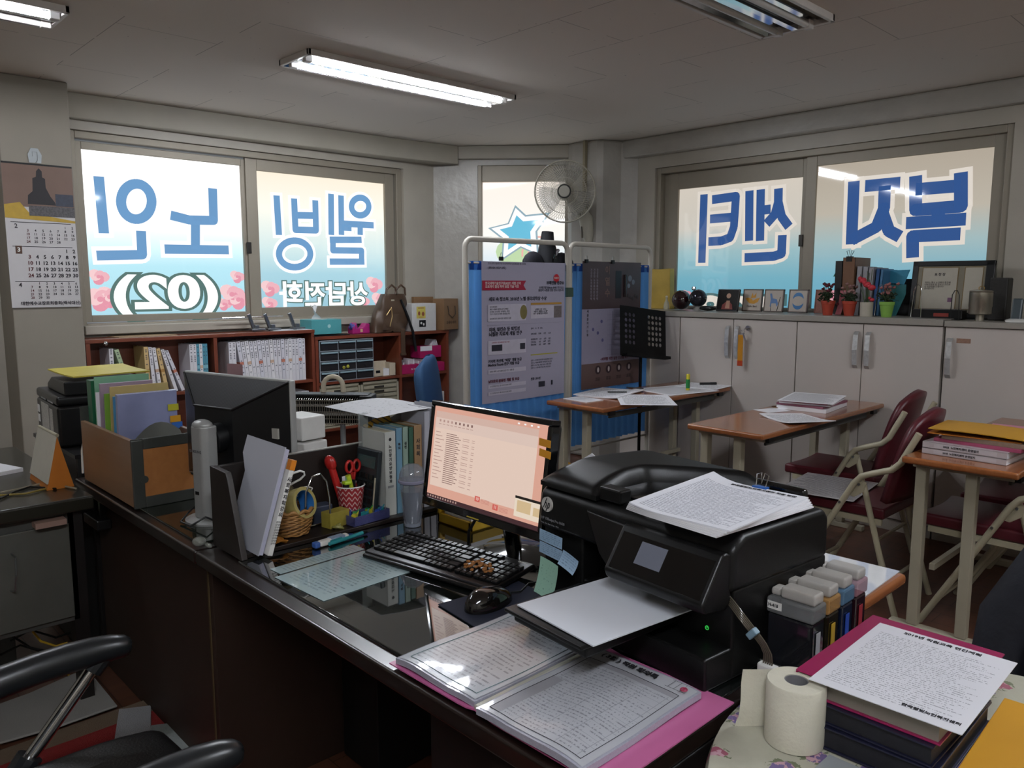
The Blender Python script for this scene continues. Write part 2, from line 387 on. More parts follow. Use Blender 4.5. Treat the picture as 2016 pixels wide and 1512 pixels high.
for bold, m, l in ((.026, darkL, .006), (.010, whiteL, .008)):
    p = onx(330, 580, XP); wtext('(02)', p.y, .30, p.z + .005, XP, m, bold, l, 1.45)
    p = onx(640, 582, XQ); wtext('상담전화', p.y, .20, p.z, XQ, m, bold * .52, l, 1.06)
o = obj('latch', MB().box(-3.47, -3.45, 1.79, 1.82, 1.66, 1.74), mat('latch_metal', '#3a3835', .4, .8), win1, bevel=.003); o.matrix_local = inv(win1)

# narrow corner window
win2 = thing('window_2', 'narrow corner window with a blue star printed on its film', 'window', (-2.84, 3.95, 1.75)); win2['kind'] = 'structure'
def loc2(o): o.matrix_local = inv(win2); return o
b = MB()
def dbox(b, a0, a1, o0, o1, z0, z1): b.prism([dg(a0, o0), dg(a1, o0), dg(a1, o1), dg(a0, o1)], z0, z1)
dbox(b, t0, t0 + .035, .0, .14, 1.1, 2.43); dbox(b, t1 - .03, t1, .0, .14, 1.1, 2.43); dbox(b, t0 + .035, t1 - .03, .02, .14, 2.30, 2.43); dbox(b, t0 + .035, t1 - .03, .02, .14, 1.1, 1.14)
loc2(obj('frame', b, alu, win2, bevel=.004))
b = MB(); dbox(b, t0 + .035, t1 - .03, .085, .10, 1.14, 2.30)
MF = film('film_middle', [(0, '#c6d8e8'), (.42, '#dde8ee'), (.6, '#f8f6f0'), (1, '#fbf0e6')], 1.2, 2.3, 1.05)
loc2(obj('film_pane', b, MF, win2))
nn = Vector((dn.x, dn.y)); PO = Vector(dg(0, .083))
def onD(x, y):
    r = ray(x, y); t = ((PO.x - CAM[0]) * nn.x + (PO.y - CAM[1]) * nn.y) / (r[0] * nn.x + r[1] * nn.y)
    p = Vector((CAM[0] + r[0] * t, CAM[1] + r[1] * t)); return ((p - PO).dot(dd), CAM[2] + r[2] * t)
def t3d(a, z, l):
    p = PO + dd * a - nn * l; return (p.x - win2.location.x, p.y - win2.location.y, z - win2.location.z)
star = [(1017, 424), (1030, 436), (1060, 433), (1044, 456), (1046, 486), (1024, 476), (1000, 492), (1002, 466), (984, 452), (1008, 446)]
def poly2(px, m, lift, nm, cx=None, gx=1.0):
    b = MB(); q = [onD(*p) for p in px]; mx = sum(a for a, _ in q) / len(q); mz = sum(a for _, a in q) / len(q)
    q = [(mx + (a - mx) * gx, mz + (z - mz) * gx) for a, z in q]
    b.add([t3d(mx, mz, lift)] + [t3d(a, z, lift) for a, z in q], [(0, i + 1, (i + 1) % len(q) + 1) for i in range(len(q))]); obj(nm, b, m, win2)
wS = glow('film_white_soft', '#ffffff', 1.0)
poly2(star, glow('film_slate', '#93aebb'), .002, 'star_outline', gx=1.62); poly2(star, wS, .003, 'star_outline', gx=1.45)
poly2(star, wS, .0045, 'star_outline', gx=1.2); poly2(star, glow('film_star_blue', '#6cc0de'), .006, 'star')
poly2([(1008 + 32 * math.cos(t), 496 + 26 * math.sin(t)) for t in [i * .45 for i in range(14)]], glow('film_green', '#c2dcae'), .001, 'leaf_shape')
b = MB()
for rr in (34, 22, 12):
    s2 = [[onD(1062 + rr * math.cos(t), 500 + rr * math.sin(t)) for t in [PI * (.95 + q * .1) for q in range(11)]]]
    for pg in strokes(s2, .016): b.add([t3d(q.x, q.y, .0015) for q in pg], [tuple(range(len(pg)))])
obj('arc_shapes', b, glow('film_coral', '#eeb7ad'), win2)

# right window
win3 = thing('window_3', 'wide right window of two film-covered panes above the white cabinets', 'window', (-.6, 4.5, 1.75)); win3['kind'] = 'structure'
def loc3(o): o.matrix_local = inv(win3); return o
alu3 = alu
b = MB(); b.box(WX0, WX0 + .04, 4.44, 4.56, 1.262, 2.345); b.box(WX1 - .04, WX1, 4.44, 4.56, 1.262, 2.345); b.box(WX0 + .04, WX1 - .04, 4.44, 4.56, 2.30, 2.345); b.box(WX0 + .04, WX1 - .04, 4.44, 4.56, 1.262, 1.275)
loc3(obj('frame', b, alu, win3, bevel=.004))
s = sash(win3, (WX0 + .04, 4.53), (1, 0), (0, -1), 1.27, 1.15, 1.15, fw=.125, dp=.03); loc3(s)
s = sash(win3, (-.61, 4.505), (1, 0), (0, -1), 1.21, 1.11, 1.198, fw=.075, dp=.03); loc3(s)
RF = film('film_right', [(0, '#62a0b8'), (.22, '#72acbe'), (.42, '#98bac0'), (.60, '#cac5bb'), (1, '#d2c8bb')], 1.27, 2.26, 1.0)
RF2 = film('film_right_second', [(0, '#60a0b8'), (.22, '#72acc0'), (.45, '#9fb8bb'), (.65, '#bab2a4'), (1, '#aea394')], 1.27, 2.26, 1.0)
YP, YQ = 4.52, 4.49
o = pane('film_pane', [(-1.67, YP, 1.272), (-.58, YP, 1.272), (-.58, YP, 2.25), (-1.67, YP, 2.25)], RF, win3)
o = pane('film_pane', [(-.54, YQ, 1.272), (.58, YQ, 1.272), (.58, YQ, 2.25), (-.54, YQ, 2.25)], RF2, win3)
def u2a(x, y): p = ony(1200 + x / 2.4706, 220 + y / 2.4706, YP); return (p.x, p.z)
def u2b(x, y): p = ony(1200 + x / 2.4706, 220 + y / 2.4706, YQ); return (p.x, p.z)
def u3(Y): return lambda x, z, l: (x - win3.location.x, Y - l - win3.location.y, z - win3.location.z)
blueR = glow('film_blue_dim', '#33548c'); whiteR = glow('film_white_dim', '#ddd5cb'); darkR = glow('film_outline_dim', '#48686a')
letters('teo', [[(461, 402), (450, 735)], [(500, 428), (616, 412), (606, 560), (588, 612), (545, 628), (482, 632)], [(490, 522), (606, 512)],
                [(682, 384), (680, 628)], [(737, 378), (733, 628)], [(735, 480), (785, 474)], [(823, 373), (822, 440), (805, 500), (765, 545)], [(822, 440), (838, 510), (874, 560)], [(842, 600), (838, 690), (800, 703), (658, 710)]],
        .066, u2a, u3(YP), win3, (whiteR, blueR), .002, .024)
letters('bok', [[(1190, 338), (1178, 645)], [(1244, 362), (1415, 346)], [(1340, 360), (1336, 470), (1300, 560), (1178, 624)], [(1332, 500), (1360, 580), (1414, 608)],
                [(1490, 312), (1490, 478), (1710, 460), (1710, 295)], [(1490, 378), (1710, 360)], [(1600, 470), (1600, 536)], [(1443, 542), (1735, 522)], [(1475, 710), (1475, 606), (1708, 594)]],
        .076, u2b, u3(YQ), win3, (whiteR, blueR), .002, .026)
for bold, m, l in ((.028, darkR, .006), (.010, whiteR, .008)):
    for body, px, yy, Y, sx in (('708', 1455, 600, YP, 1.6), ('7', 1730, 600, YQ, 1.6)):
        p = ony(px, yy, Y)
        t = text('letter', body, .30, Matrix.Identity(4), m, win3, bold, 'CENTER'); t.data.resolution_u = 8
        t.matrix_local = inv(win3) @ frame((p.x, Y - l, p.z - .06), (-1, 0, 0), (0, 0, 1)) @ Matrix.Diagonal((sx, 1, 1, 1))
b = MB()
for x, y, r, Y in ((1352, 585, .12, YP), (1590, 585, .12, YP), (1638, 585, .12, YQ), (1655, 600, .1, YQ)):
    p = ony(x, y, Y); rose(b, (p.x, max(p.z, 1.33)), r * .6, u3(Y), .0012)
obj('roses', b, [glow('film_pink_dim_a', '#d08f9c'), glow('film_pink_dim_b', '#dba5ac'), glow('film_pink_dim_c', '#c27a8c')], win3)
o = loc3(obj('latch', MB().box(-.64, -.61, 4.465, 4.478, 1.70, 1.78), MC['latch_metal'], win3, bevel=.003))

# ---------------------------------------------------------------- ceiling lights
encl = mat('lamp_white_enamel', '#c9c4bf', 0.35); refl = mat('lamp_mirror', '#c8ccd0', 0.09, 1.0, var=0)
tube_on = mat('lamp_tube_lit', '#ffffff', .5, var=0, emit='#f4f8ff', estr=105.0); tube_off = mat('lamp_tube_unlit', '#c6c3bf', .25)
def ceiling_light(label, cx, cy, lit, ln=1.40, wd=.30, tube_on=tube_on):
    t = thing('ceiling_light', label, 'ceiling light', (cx, cy, CEIL), 0, 'recessed fluorescent ceiling lights')
    h = .030
    b = MB(); b.box(-wd / 2, -wd / 2 + .018, -ln / 2, ln / 2, -h, 0); b.box(wd / 2 - .018, wd / 2, -ln / 2, ln / 2, -h, 0); b.box(-wd / 2, wd / 2, -ln / 2, -ln / 2 + .018, -h, 0); b.box(-wd / 2, wd / 2, ln / 2 - .018, ln / 2, -h, 0)
    obj('housing', b, encl, t, bevel=.003)
    b = MB()
    for sx in (-1, 1):
        pr = [(sx * .012, -.008), (sx * .035, -.004), (sx * .10, -.004), (sx * .132, -h)]
        for a, c in zip(pr, pr[1:]): b.quad((a[0], -ln / 2 + .018, a[1]), (c[0], -ln / 2 + .018, c[1]), (c[0], ln / 2 - .018, c[1]), (a[0], ln / 2 - .018, a[1]))
    b.box(-.014, .014, -ln / 2 + .018, ln / 2 - .018, -.03, -.004)
    obj('reflector', b, refl, t)
    for k, sx in enumerate((-.07, .07)):
        obj('tube', MB().cyl((sx, -ln / 2 + .06, -.03), (sx, ln / 2 - .06, -.03), .014, 12), tube_on if lit[k] else tube_off, t, smooth=True)
        [obj('socket', MB().cb((sx, e * (ln / 2 - .04), -.028), (.034, .04, .036)), encl, t, bevel=.004) for e in (-1, 1)]
    return t
ceiling_light('lit two-tube fluorescent light on the ceiling before the left window', -1.72, 1.95, (1, 1))
ceiling_light('unlit mirror-backed fluorescent light on the ceiling near the right window', .23, 1.93, (0, 0), wd=.34)
ceiling_light('fluorescent light at the ceiling above the wall calendar', -1.88, -.45, (0, 1))
ceiling_light('lit fluorescent light on the ceiling behind the camera', 2.35, 1.9, (1, 1))
ceiling_light('lit fluorescent light on the ceiling over the back of the room', 2.35, -1.2, (1, 1), tube_on=mat('lamp_tube_lit_boosted', '#ffffff', .5, var=0, emit='#f4f8ff', estr=150.0))  # tubes made brighter than the other lamps' to lift the near desk
# ---------------------------------------------------------------- shelves along the left window wall
white_p = mat('white_plastic', '#d9d8d4', .4); black_p = mat('black_plastic', '#131314', .35, spec=.4); gray_p = mat('gray_plastic', '#7d7f80', .45)
beige_p = mat('beige_plastic', '#b5ad97', .5); chrome = mat('chrome', '#c8c8c8', .12, 1.0, var=0); paper = mat('plain_paper', '#e4e4e8', .6, var=.02)
steel = mat('steel', '#8d8f90', .3, .9); cherry = wood('cherry_wood', '#5b2a1c', '#7d4029', .35, 'Y')
cherry_z = wood('cherry_wood_upright', '#5b2a1c', '#7d4029', .35, 'Z'); ink = mat('printed_ink', '#1d1d22', .6, var=0)
SXF, SXB = -3.17, -3.395
def shelf_unit(label, y0, y1, top, boards, divs, x0=SXB, x1=SXF):
    t = thing('bookshelf', label, 'bookshelf', (x1, y0, 0), 0); th = .024; W = y1 - y0; D = x0 - x1
    for y in (0, W - th): obj('side_panel', MB().box(D, 0, y, y + th, 0, top - th), cherry_z, t, bevel=.001)
    obj('top_panel', MB().box(D, .004, -.003, W + .003, top - th, top), cherry, t, bevel=.002)
    for z in boards: obj('shelf_board', MB().box(D, 0, th, W - th, z - .02, z), cherry, t, bevel=.001)
    for y in divs: obj('divider', MB().box(D, -.002, y - y0, y - y0 + th, .03, top - th), cherry_z, t, bevel=.001)
    obj('back_panel', MB().box(D, D + .006, th, W - th, .03, top - th), cherry, t)
    return t
shelf_unit('reddish-brown bookshelf full of white binders under the left window', .612, 2.14, 1.112, [.04, .392, .748], [1.391])
shelf_unit('lower reddish-brown shelf with small drawers right of the binder bookshelf', 2.146, 3.40, 1.058, [.04, .36, .715], [2.893])

# binders and booklets, each one an object; copies share their meshes
def spine_mat(name, base, accent, seed):
    k = NT(name); g = k.coord('Generated'); sp = k.n('ShaderNodeSeparateXYZ', {0: g}); z = sp.outputs[2]
    fl = k.mth('FLOOR', k.mth('MULTIPLY', z, 26.0))
    nz = k.n('ShaderNodeTexNoise', {'Vector': k.n('ShaderNodeCombineXYZ', {0: fl, 1: seed, 2: 0.0}).outputs[0], 'Scale': 3.1, 'Detail': 1.0})
    y = sp.outputs[1]
    a = k.mth('MULTIPLY', k.mth('GREATER_THAN', nz.outputs[0], .5), k.mth('LESS_THAN', k.mth('ABSOLUTE', k.mth('SUBTRACT', y, .5)), .22))
    a = k.mth('MULTIPLY', a, k.mth('LESS_THAN', k.mth('FRACT', k.mth('MULTIPLY', z, 26.0)), .62))
    a = k.mth('MULTIPLY', a, k.mth('GREATER_THAN', z, .25))
    c = k.mix(k.mth('MULTIPLY', a, .8), L(base), L('#3c3c48'))
    band = k.mth('MULTIPLY', k.mth('GREATER_THAN', z, .46), k.mth('LESS_THAN', z, .53))
    c2 = k.mix(band, c, L(accent)); k.set(Base_Color=c2, Roughness=.4); return k.m
SP = [spine_mat('spine_white', '#d4d2d6', '#d4d2d6', 1.0), spine_mat('spine_white_b', '#cccbd2', '#b9705a', 2.0), spine_mat('spine_white_c', '#dcdadc', '#c4a58c', 3.3),
      spine_mat('spine_teal', '#4f8da0', '#7fb0bc', 4.1), spine_mat('spine_green', '#a6b994', '#64804c', 5.2), spine_mat('spine_amber', '#c8ab77', '#a57c42', 6.7)]
protos = {}
def binder_book(y, z, th, h, k, lean, label, group, x=SXF - .02, dep=.19):
    key = (k, round(th, 3), round(h, 2))
    if key in protos:
        o = protos[key].copy(); C.objects.link(o)
    else:
        b = MB(); b.box(-dep, 0, 0, .0025, 0, h); b.box(-dep, 0, th - .0025, th, 0, h); b.box(-.003, 0, .0025, th - .0025, 0, h)
        b.box(-dep + .006, -.003, .003, th - .003, .004, h - .004, 1)
        o = obj('binder_book', b, [SP[k], paper]); protos[key] = o
    o.location = (x, y, z); o.rotation_euler = (lean, 0, 0); return tag(o, label, 'book', group)
G = 'white-spined binders in the bookshelf'
y = .745
for i, (th, ln, k) in enumerate([(.024, .0, 0), (.024, .26, 4), ]):
    binder_book(y + (.075 if ln else 0), .749, th, .30, k, ln, ['upright white-spined binder at the left end of the bookshelf\'s top left bay', 'leaning binder with a green-edged cover, second in the bookshelf\'s top left bay'][i], G); y += .034
y = .955
for i, (th, ln, k) in enumerate([(.025, .02, 5), (.02, .06, 0), (.02, .10, 2), (.022, .16, 5), (.02, .27, 0), (.02, .34, 1)]):
    binder_book(y, .749, th, .30 - .004 * i, k, ln, ['amber-sided binder, the upright first one of the leaning middle row in the bookshelf', 'white binder next to the first amber-sided one in the leaning middle row', 'white binder with a pale red band between two others in the leaning row', 'second amber-sided binder, fourth in the leaning middle row of the bookshelf', 'strongly leaning white binder, second from the right of the leaning row', 'most tilted binder, at the right end of the leaning middle row'][i], 'leaning middle row of binders'); y += th + .003 + .3 * ([.02, .06, .10, .16, .27, .34, .34][i + 1] - ln)
y = 1.235
for i, (th, k) in enumerate([(.024, 0), (.022, 0), (.02, 3), (.02, 2), (.02, 3), (.014, 3)]):
    binder_book(y, .749, th - .001, .30, k, 0, ['white binder at the left of the blue booklets in the bookshelf', 'white binder touching the blue booklets in the bookshelf', 'blue-spined booklet next to the white binders in the bookshelf', 'pale booklet between blue ones in the bookshelf', 'second blue-spined booklet in the bookshelf\'s top left bay', 'thin teal booklet against the bookshelf divider'][i], 'blue and white booklets by the shelf divider'); y += th
y = 1.50
for i in range(20):
    th = .026 if i < 2 else .0265; k = [0, 0, 1, 0, 2, 0, 0, 1, 0, 0, 2, 0, 0, 1, 0, 2, 0, 0, 1, 0][i]
    ln = 0 if i < 2 else max(0, .16 - .011 * i)
    yy = y + (0 if i < 2 else .045)
    binder_book(min(yy, 2.084), .749, th - .001, .30 + (.004 if i % 3 else 0), k, ln, 'white-spined binder in the tightly packed row of the bookshelf\'s top right bay', 'packed row of binders, top right bay'); y += th
y = 1.74
for i in range(15):
    binder_book(y, .393, .0225, .27, [0, 2, 0, 1, 0][i % 5], 0, 'white booklet in the lower right bay of the bookshelf, behind the monitor', 'booklets in the lower right bay'); y += .0235

# things on top of the shelves
def flat(name, label, cat, c, d, rz, m, **k): o = obj(name, MB().box(-d[0] / 2, d[0] / 2, -d[1] / 2, d[1] / 2, 0, d[2]), m, None, c, (0, 0, rz), **k); return tag(o, label, cat)
flat('cardboard_sheet', 'tan cardboard sheet lying at the left end of the bookshelf top', 'cardboard', (-3.28, .98, 1.113), (.2, .36, .004), .03, mat('kraft', '#9a8264', .7))
flat('document_sheet', 'white sheet lying at the right end of the bookshelf top', 'paper', (-3.27, 1.98, 1.113), (.2, .29, .001), -.02, paper)
t = thing('dial_lock', 'small chrome round clip hanging at the bookshelf\'s upper left corner', 'clip', (-3.157, .72, 1.085)); obj('disc', MB().ball((0, 0, 0), .014, 12, sc=(.5, 1, 1)), chrome, t, smooth=True); obj('centre', MB().cyl((.006, 0, 0), (.011, 0, 0), .005, 10), gray_p, t)
t = thing('wall_bracket', 'thin metal rod with three clamp feet lying on the bookshelf top', 'bracket', (-3.27, 1.78, 1.113))
obj('rod', MB().cyl((0, -.28, .10), (0, .17, .10), .004, 8), chrome, t)
for y in (-.1, 0.02, .21):
    b = MB(); b.cb((.02, y + .02, .06), (.02, .022, .13), rx=.35); b.cb((.03, y + .055, .012), (.05, .10, .012), 0); b.cb((.03, y + .05, .03), (.03, .03, .03), 0)
    obj('clamp_foot', b, steel, t, bevel=.002)
teal = mat('tissue_box_teal', '#4f9a9e', .5, var=.05)
t = thing('tissue_box', 'teal tissue box with a tissue sticking up on the low shelf', 'tissue box', (-3.27, 2.25, 1.066), .06)
obj('box', MB().box(-.085, .085, -.13, .13, .006, .115), teal, t, bevel=.004)
obj('slot', MB().lathe([(.03, .1152), (.05, .1158)], 20, m=0), white_p, t)
obj('tissue', MB().grid(lambda i, j: ((.03 + .01 * math.sin(9 * j)) * (i - .5) * (2 - j) + .015 * math.sin(6 * i + 3 * j) * j, -.09 * j * (i - .2) + .05 * (i - .5) * (1 - j) - .03, .112 + .10 * j + .012 * math.sin(8 * i) * j), 12, 8, th=.0006), mat('tissue_white', '#d8dadb', .8), t, smooth=True)
obj('logo', MB().lathe([(.001, 0), (.014, 0)], 16, M=Matrix.Translation((.0855, .02, .065)) @ Matrix.Rotation(PI / 2, 4, 'Y')), mat('pale_teal', '#a8cfcd', .5), t)
flat('notepad', 'dark thin notepad under the teal tissue box', 'notepad', (-3.24, 2.28, 1.0585), (.14, .32, .006), 0, black_p)
purple = mat('magenta_plastic', '#a3246d', .35); pw = mat('purple_ribbon', '#4a4a94', .5)
t = thing('tape_dispenser', 'magenta desk tape dispenser with a blue ribbon rosette on the shelf', 'tape dispenser', (-3.27, 2.585, 1.059), .05)
b = MB(); b.prism([(-.08, 0), (.08, 0), (.08, .075), (.05, .08), (.02, .045), (-.03, .045), (-.045, .09), (-.08, .05)], -.035, .035, M=Matrix.Rotation(PI / 2, 4, 'Z') @ Matrix.Rotation(PI / 2, 4, 'X')); obj('body', b, purple, t, bevel=.006)
b = MB()
for k in range(16): b.ball((.01 + .012 * math.sin(k * 2.1), -.06 + .02 * math.cos(k * 1.7), .055 + .014 * math.sin(k * 2.9)), .018, 8, sc=(1, .55, .9))
obj('rosette', b, pw, t, smooth=True)
obj('sticker', MB().cb((.036, .0, .025), (.001, .022, .024)), mat('sticker_cream', '#d0b58a', .5), t)

leather = mat('backpack_brown', '#4c3a2c', .42, var=.2, scale=10, bump=.4, bscale=25)
t = thing('backpack', 'brown soft leather backpack leaning on the shelf with straps hanging down', 'backpack', (-3.24, 2.83, 1.059), 0)
def bag(i, j):
    a = 2 * PI * i; w = .155 - .05 * j + .02 * math.sin(3.3 * j); d = .07 - .02 * j
    sq = lambda c: math.copysign(abs(c) ** .6, c)
    wob = .008 * math.sin(5 * a + 8 * j) * (1 - j) + .006 * math.sin(3 * a + 13 * j)
    return (sq(math.cos(a)) * d + wob, sq(math.sin(a)) * (w + wob) + .06 * j, .30 * j + .004)
b = MB(); b.grid(bag, 40, 14); b.add([bag(k / 20, 0) for k in range(20)], [tuple(range(20))]); b.add([bag(k / 20, 1) for k in range(20)], [tuple(range(20))])
obj('body', b, leather, t, smooth=True, sub=1)
b = MB(); b.grid(lambda i, j: (.073 - .022 * j, -.095 + .14 * i + .05 * j, .03 + .17 * j), 6, 6, th=.006); obj('front_pocket', b, leather, t, smooth=True)
obj('zipper', MB().tube([(.082, -.06, .14), (.078, -.01, .20), (.08, -.005, .13), (.083, -.03, .05)], .004, 6), mat('zip_gold', '#9b8358', .35, .8), t, smooth=True)
for dy in (0, .09): obj('handle', MB().tube([(.03, -.03 + dy, .29), (.03, -.02 + dy, .34), (.03, .03 + dy, .375), (.03, .065 + dy, .35), (.03, .07 + dy, .29)], .009, 8), leather, t, smooth=True)
obj('label_patch', MB().cb((.055, .02, .255), (.003, .03, .012)), beige_p, t)
obj('shoulder_strap', MB().tube([(.05, .10, .26), (.075, .15, .12), (.085, .19, -.0), (.095, .21, -.16)], .011, 8), black_p, t, smooth=True)
b = MB(); b.box(.075, .085, .075, .115, -.17, .03); b.box(.072, .088, .07, .12, -.185, -.165); obj('hanging_strap', b, leather, t, bevel=.003)

cw = mat('carton_white', '#c9c7c4', .55); kraft = mat('kraft_bag', '#7c5e41', .65, bump=.1)
t = thing('carton', 'white carton with a yellow printed picture label on the low shelf', 'box', (-3.27, 3.17, 1.059), 0)
obj('box', MB().box(-.07, .10, -.145, .10, 0, .225), cw, t, bevel=.003)
obj('picture_label', MB().box(.1005, .1015, -.10, -.01, .105, .20), mat('label_yellow', '#cdbd5e', .5), t)
b = MB(); b.ball((.102, -.075, .145), .012, 10, sc=(.1, 1, 1.5)); b.ball((.102, -.035, .14), .014, 10, sc=(.1, 1, 1.3)); b.cb((.1022, -.055, .188), (.0006, .06, .006)); b.cb((.1022, -.055, .115), (.0006, .05, .004)); obj('picture_shapes', b, mat('label_rust', '#8d4f34', .5), t)
b = MB(); b.box(.1005, .1015, -.075, -.008, .035, .09); obj('dark_stamp', b, black_p, t)
b = MB(); b.ball((.102, -.055, .066), .010, 10, sc=(.1, 1, 1)); b.ball((.102, -.03, .055), .009, 10, sc=(.1, 1, 1.2)); obj('stamp_shapes', b, white_p, t)
t = thing('brown_shopping_bag', 'brown paper shopping bag with dark string handle beside the screen', 'bag', (-3.225, 3.415, 1.059), .25)
obj('bag_body', MB().box(-.06, .06, -.10, .10, 0, .26), kraft, t, bevel=.004)
obj('string_handle', MB().tube([(.062, -.05, .20), (.07, -.045, .13), (.072, 0, .10), (.07, .045, .13), (.062, .05, .20)], .0035, 6), mat('dark_cord', '#2b211b', .7), t, smooth=True)
text('bag_lettering', '오곡이 바리', .028, frame((.0612, -.07, .06), (0, 1, 0), (0, 0, 1)), mat('ink_brown', '#3e2a1c', .6), t, .0008)
flat('kraft_box', 'flat kraft box standing behind the white carton', 'box', (-3.365, 3.28, 1.059), (.04, .20, .275), 0, kraft, bevel=.003)

# small-parts cabinet, trays and document drawers in the low shelf
fr = mat('drawer_frame', '#8b9096', .4); dclear = mat('drawer_smoke', '#2a2624', .15, spec=.6, coat=.3)
t = thing('small_parts_cabinet', 'grey small-parts cabinet with twelve clear drawers in the low shelf', 'drawer cabinet', (-3.175, 2.18, .716))
H4 = .31; W3 = .47
b = MB(); b.box(-.16, -.01, 0, W3, 0, H4)
for i in range(5): b.box(-.16, .002, 0, W3, i * (H4 - .006) / 4, i * (H4 - .006) / 4 + .006)
for i in range(4): b.box(-.16, .001, i * (W3 - .006) / 3, i * (W3 - .006) / 3 + .006, 0, H4)
obj('cabinet_frame', b, fr, t)
for i in range(3):
    for j in range(4):
        y0 = i * (W3 - .006) / 3 + .010; z0 = j * (H4 - .006) / 4 + .009; wd = W3 / 3 - .014; hh = H4 / 4 - .016
        d = obj('drawer', MB().box(-.01, .006, y0, y0 + wd, z0, z0 + hh), dclear, t, bevel=.002)
        obj('drawer_handle', MB().box(.002, .014, y0, y0 + wd, z0 + hh - .012, z0 + hh), mat('pale_blue_plastic', '#8fa7b0', .3), d, bevel=.002)
for i, (yy, zz, c) in enumerate([(.20, .10, '#8d8a2c'), (.235, .105, '#a2a035'), (.05, .02, '#8b6d2c')]):
    d = obj('drawer_content', MB().ball((.008, yy, zz), .014, 10, sc=(.3, 1, 1)), mat('content%d' % i, c, .5), t, smooth=True)
t = thing('card_tray', 'open cream card tray with loose cards beside the small-parts cabinet', 'tray', (-3.19, 2.66, .716))
b = MB(); b.box(-.14, 0, 0, .005, 0, .075); b.box(-.14, 0, .205, .21, 0, .10); b.box(-.14, 0, 0, .21, 0, .005); b.box(-.005, 0, 0, .09, 0, .075); b.box(-.005, 0, .15, .21, 0, .10); b.box(-.14, -.135, 0, .21, 0, .11)
obj('tray_body', b, mat('cream_card', '#c7b9a2', .6), t, bevel=.001); obj('cards', MB().box(-.10, -.012, .07, .17, .005, .055), paper, t); obj('tray_label', MB().box(.0005, .0012, .02, .06, .03, .05), black_p, t)
bei = mat('drawer_cabinet_beige', '#9d9783', .5); slot = mat('dark_gap', '#2c2a24', .7)
def doc_cab(y0, label):
    t = thing('document_drawer_cabinet', label, 'drawer cabinet', (-3.18, y0, .361)); Wd = .355; Hh = .325
    b = MB(); b.box(-.2, -.012, 0, Wd, 0, Hh); b.box(-.02, 0, 0, .02, 0, Hh); b.box(-.02, 0, Wd - .02, Wd, 0, Hh); b.box(-.02, 0, 0, Wd, Hh - .02, Hh); b.box(-.02, 0, 0, Wd, 0, .012)
    obj('cabinet_body', b, bei, t, bevel=.002)
    for i in range(8):
        z0 = .018 + i * .0355
        d = obj('drawer', MB().box(-.012, .002, .024, Wd - .024, z0, z0 + .024), bei, t, bevel=.002)
        obj('label_holder', MB().box(.002, .004, .12, .21, z0 + .004, z0 + .02), slot if i > 5 else mat('label_grey', '#7d796c', .5), d)
doc_cab(2.175, 'beige eight-drawer document cabinet, the left one in the low shelf'); doc_cab(2.535, 'beige eight-drawer document cabinet, the right one in the low shelf')
mag = mat('magenta_board', '#a01a55', .45)
t = thing('file_box', 'bright magenta file box stuffed with folders on the shelf behind the blue chair', 'file box', (-3.19, 2.93, .716)); obj('tray_body', MB().box(-.17, 0, 0, .44, 0, .075), mag, t, bevel=.003)
b = MB()
for i in range(6): b.box(-.16, -.02, .03 + i * .05, .04 + i * .05, .01, .095 + .01 * (i % 3))
obj('folders', b, paper, t); text('box_lettering', 'DC Manager', .018, frame((.0012, .09, .035), (0, 1, 0), (0, 0, 1)), white_p, t, .0004)
t = thing('file_box', 'magenta and white open file box above the other magenta box', 'file box', (-3.22, 3.14, .83)); b = MB(); b.box(-.14, 0, 0, .22, 0, .10); obj('box', b, mag, t, bevel=.003)
b = MB(); b.box(.001, .004, .0, .12, .06, .10, 0); obj('white_flap', b, paper, t)
b = MB()
for i in range(5): b.cb((-.06, .13 + i * .014, .11), (.1, .003, .08), rx=.3 * (i - 2) / 2)
obj('papers', b, paper, t)
flat('white_box', 'white printed box low in the shelf behind the privacy screen edge', 'box', (-3.28, 3.285, .361), (.2, .14, .18), 0, cw, bevel=.003)

# wall calendar on the column
cal = thing('wall_calendar', 'three-month wall calendar with a monument photo hanging on the column', 'calendar', (-3.108, .41, 1.71)); XC = .003
a = onx(0, 318, -3.11); yc0, yc1 = .236 - .41, .585 - .41; zc0, zc1 = 1.312 - 1.71, 2.11 - 1.71
obj('backing', MB().box(-.004, 0, yc0, yc1, zc0, zc1), mat('calendar_paper', '#b9b6b6', .55, var=.03), cal)
zz = lambda f: zc1 - (zc1 - zc0) * f
yy = lambda f: yc0 + (yc1 - yc0) * f
obj('top_strip', MB().box(0, .003, yc0, yc1, zz(.012), zz(0)), black_p, cal)
obj('photo', MB().box(0, .001, yc0, yc1, zz(.30), zz(.012)), mat('photo_sky', '#6d564b', .4, var=.12, scale=8), cal)
obj('photo_cloth', MB().add([(.0014, yy(0), zz(.38)), (.0014, yy(0), zz(.29)), (.0014, yy(.22), zz(.27)), (.0014, yy(.34), zz(.34)), (.0014, yy(1), zz(.385)), (.0014, yy(1), zz(.40))], [(0, 1, 2, 3, 4, 5)]), mat('photo_yellow', '#a98a2e', .4, var=.2), cal)
mon = [(.33, .28), (.34, .22), (.41, .19), (.42, .10), (.47, .09), (.48, .05), (.52, .03), (.56, .05), (.56, .09), (.60, .10), (.60, .16), (.66, .22), (.72, .26), (.73, .28)]
obj('monument', MB().add([(.0016, yy(p), zz(q)) for p, q in mon], [tuple(range(len(mon)))]), mat('photo_dark', '#19151a', .4), cal)
obj('crowd_photo', MB().box(.0016, .0022, yy(.34), yy(1), zz(.36), zz(.29)), mat('photo_crowd', '#4c4a4c', .5, var=.95, scale=110), cal)
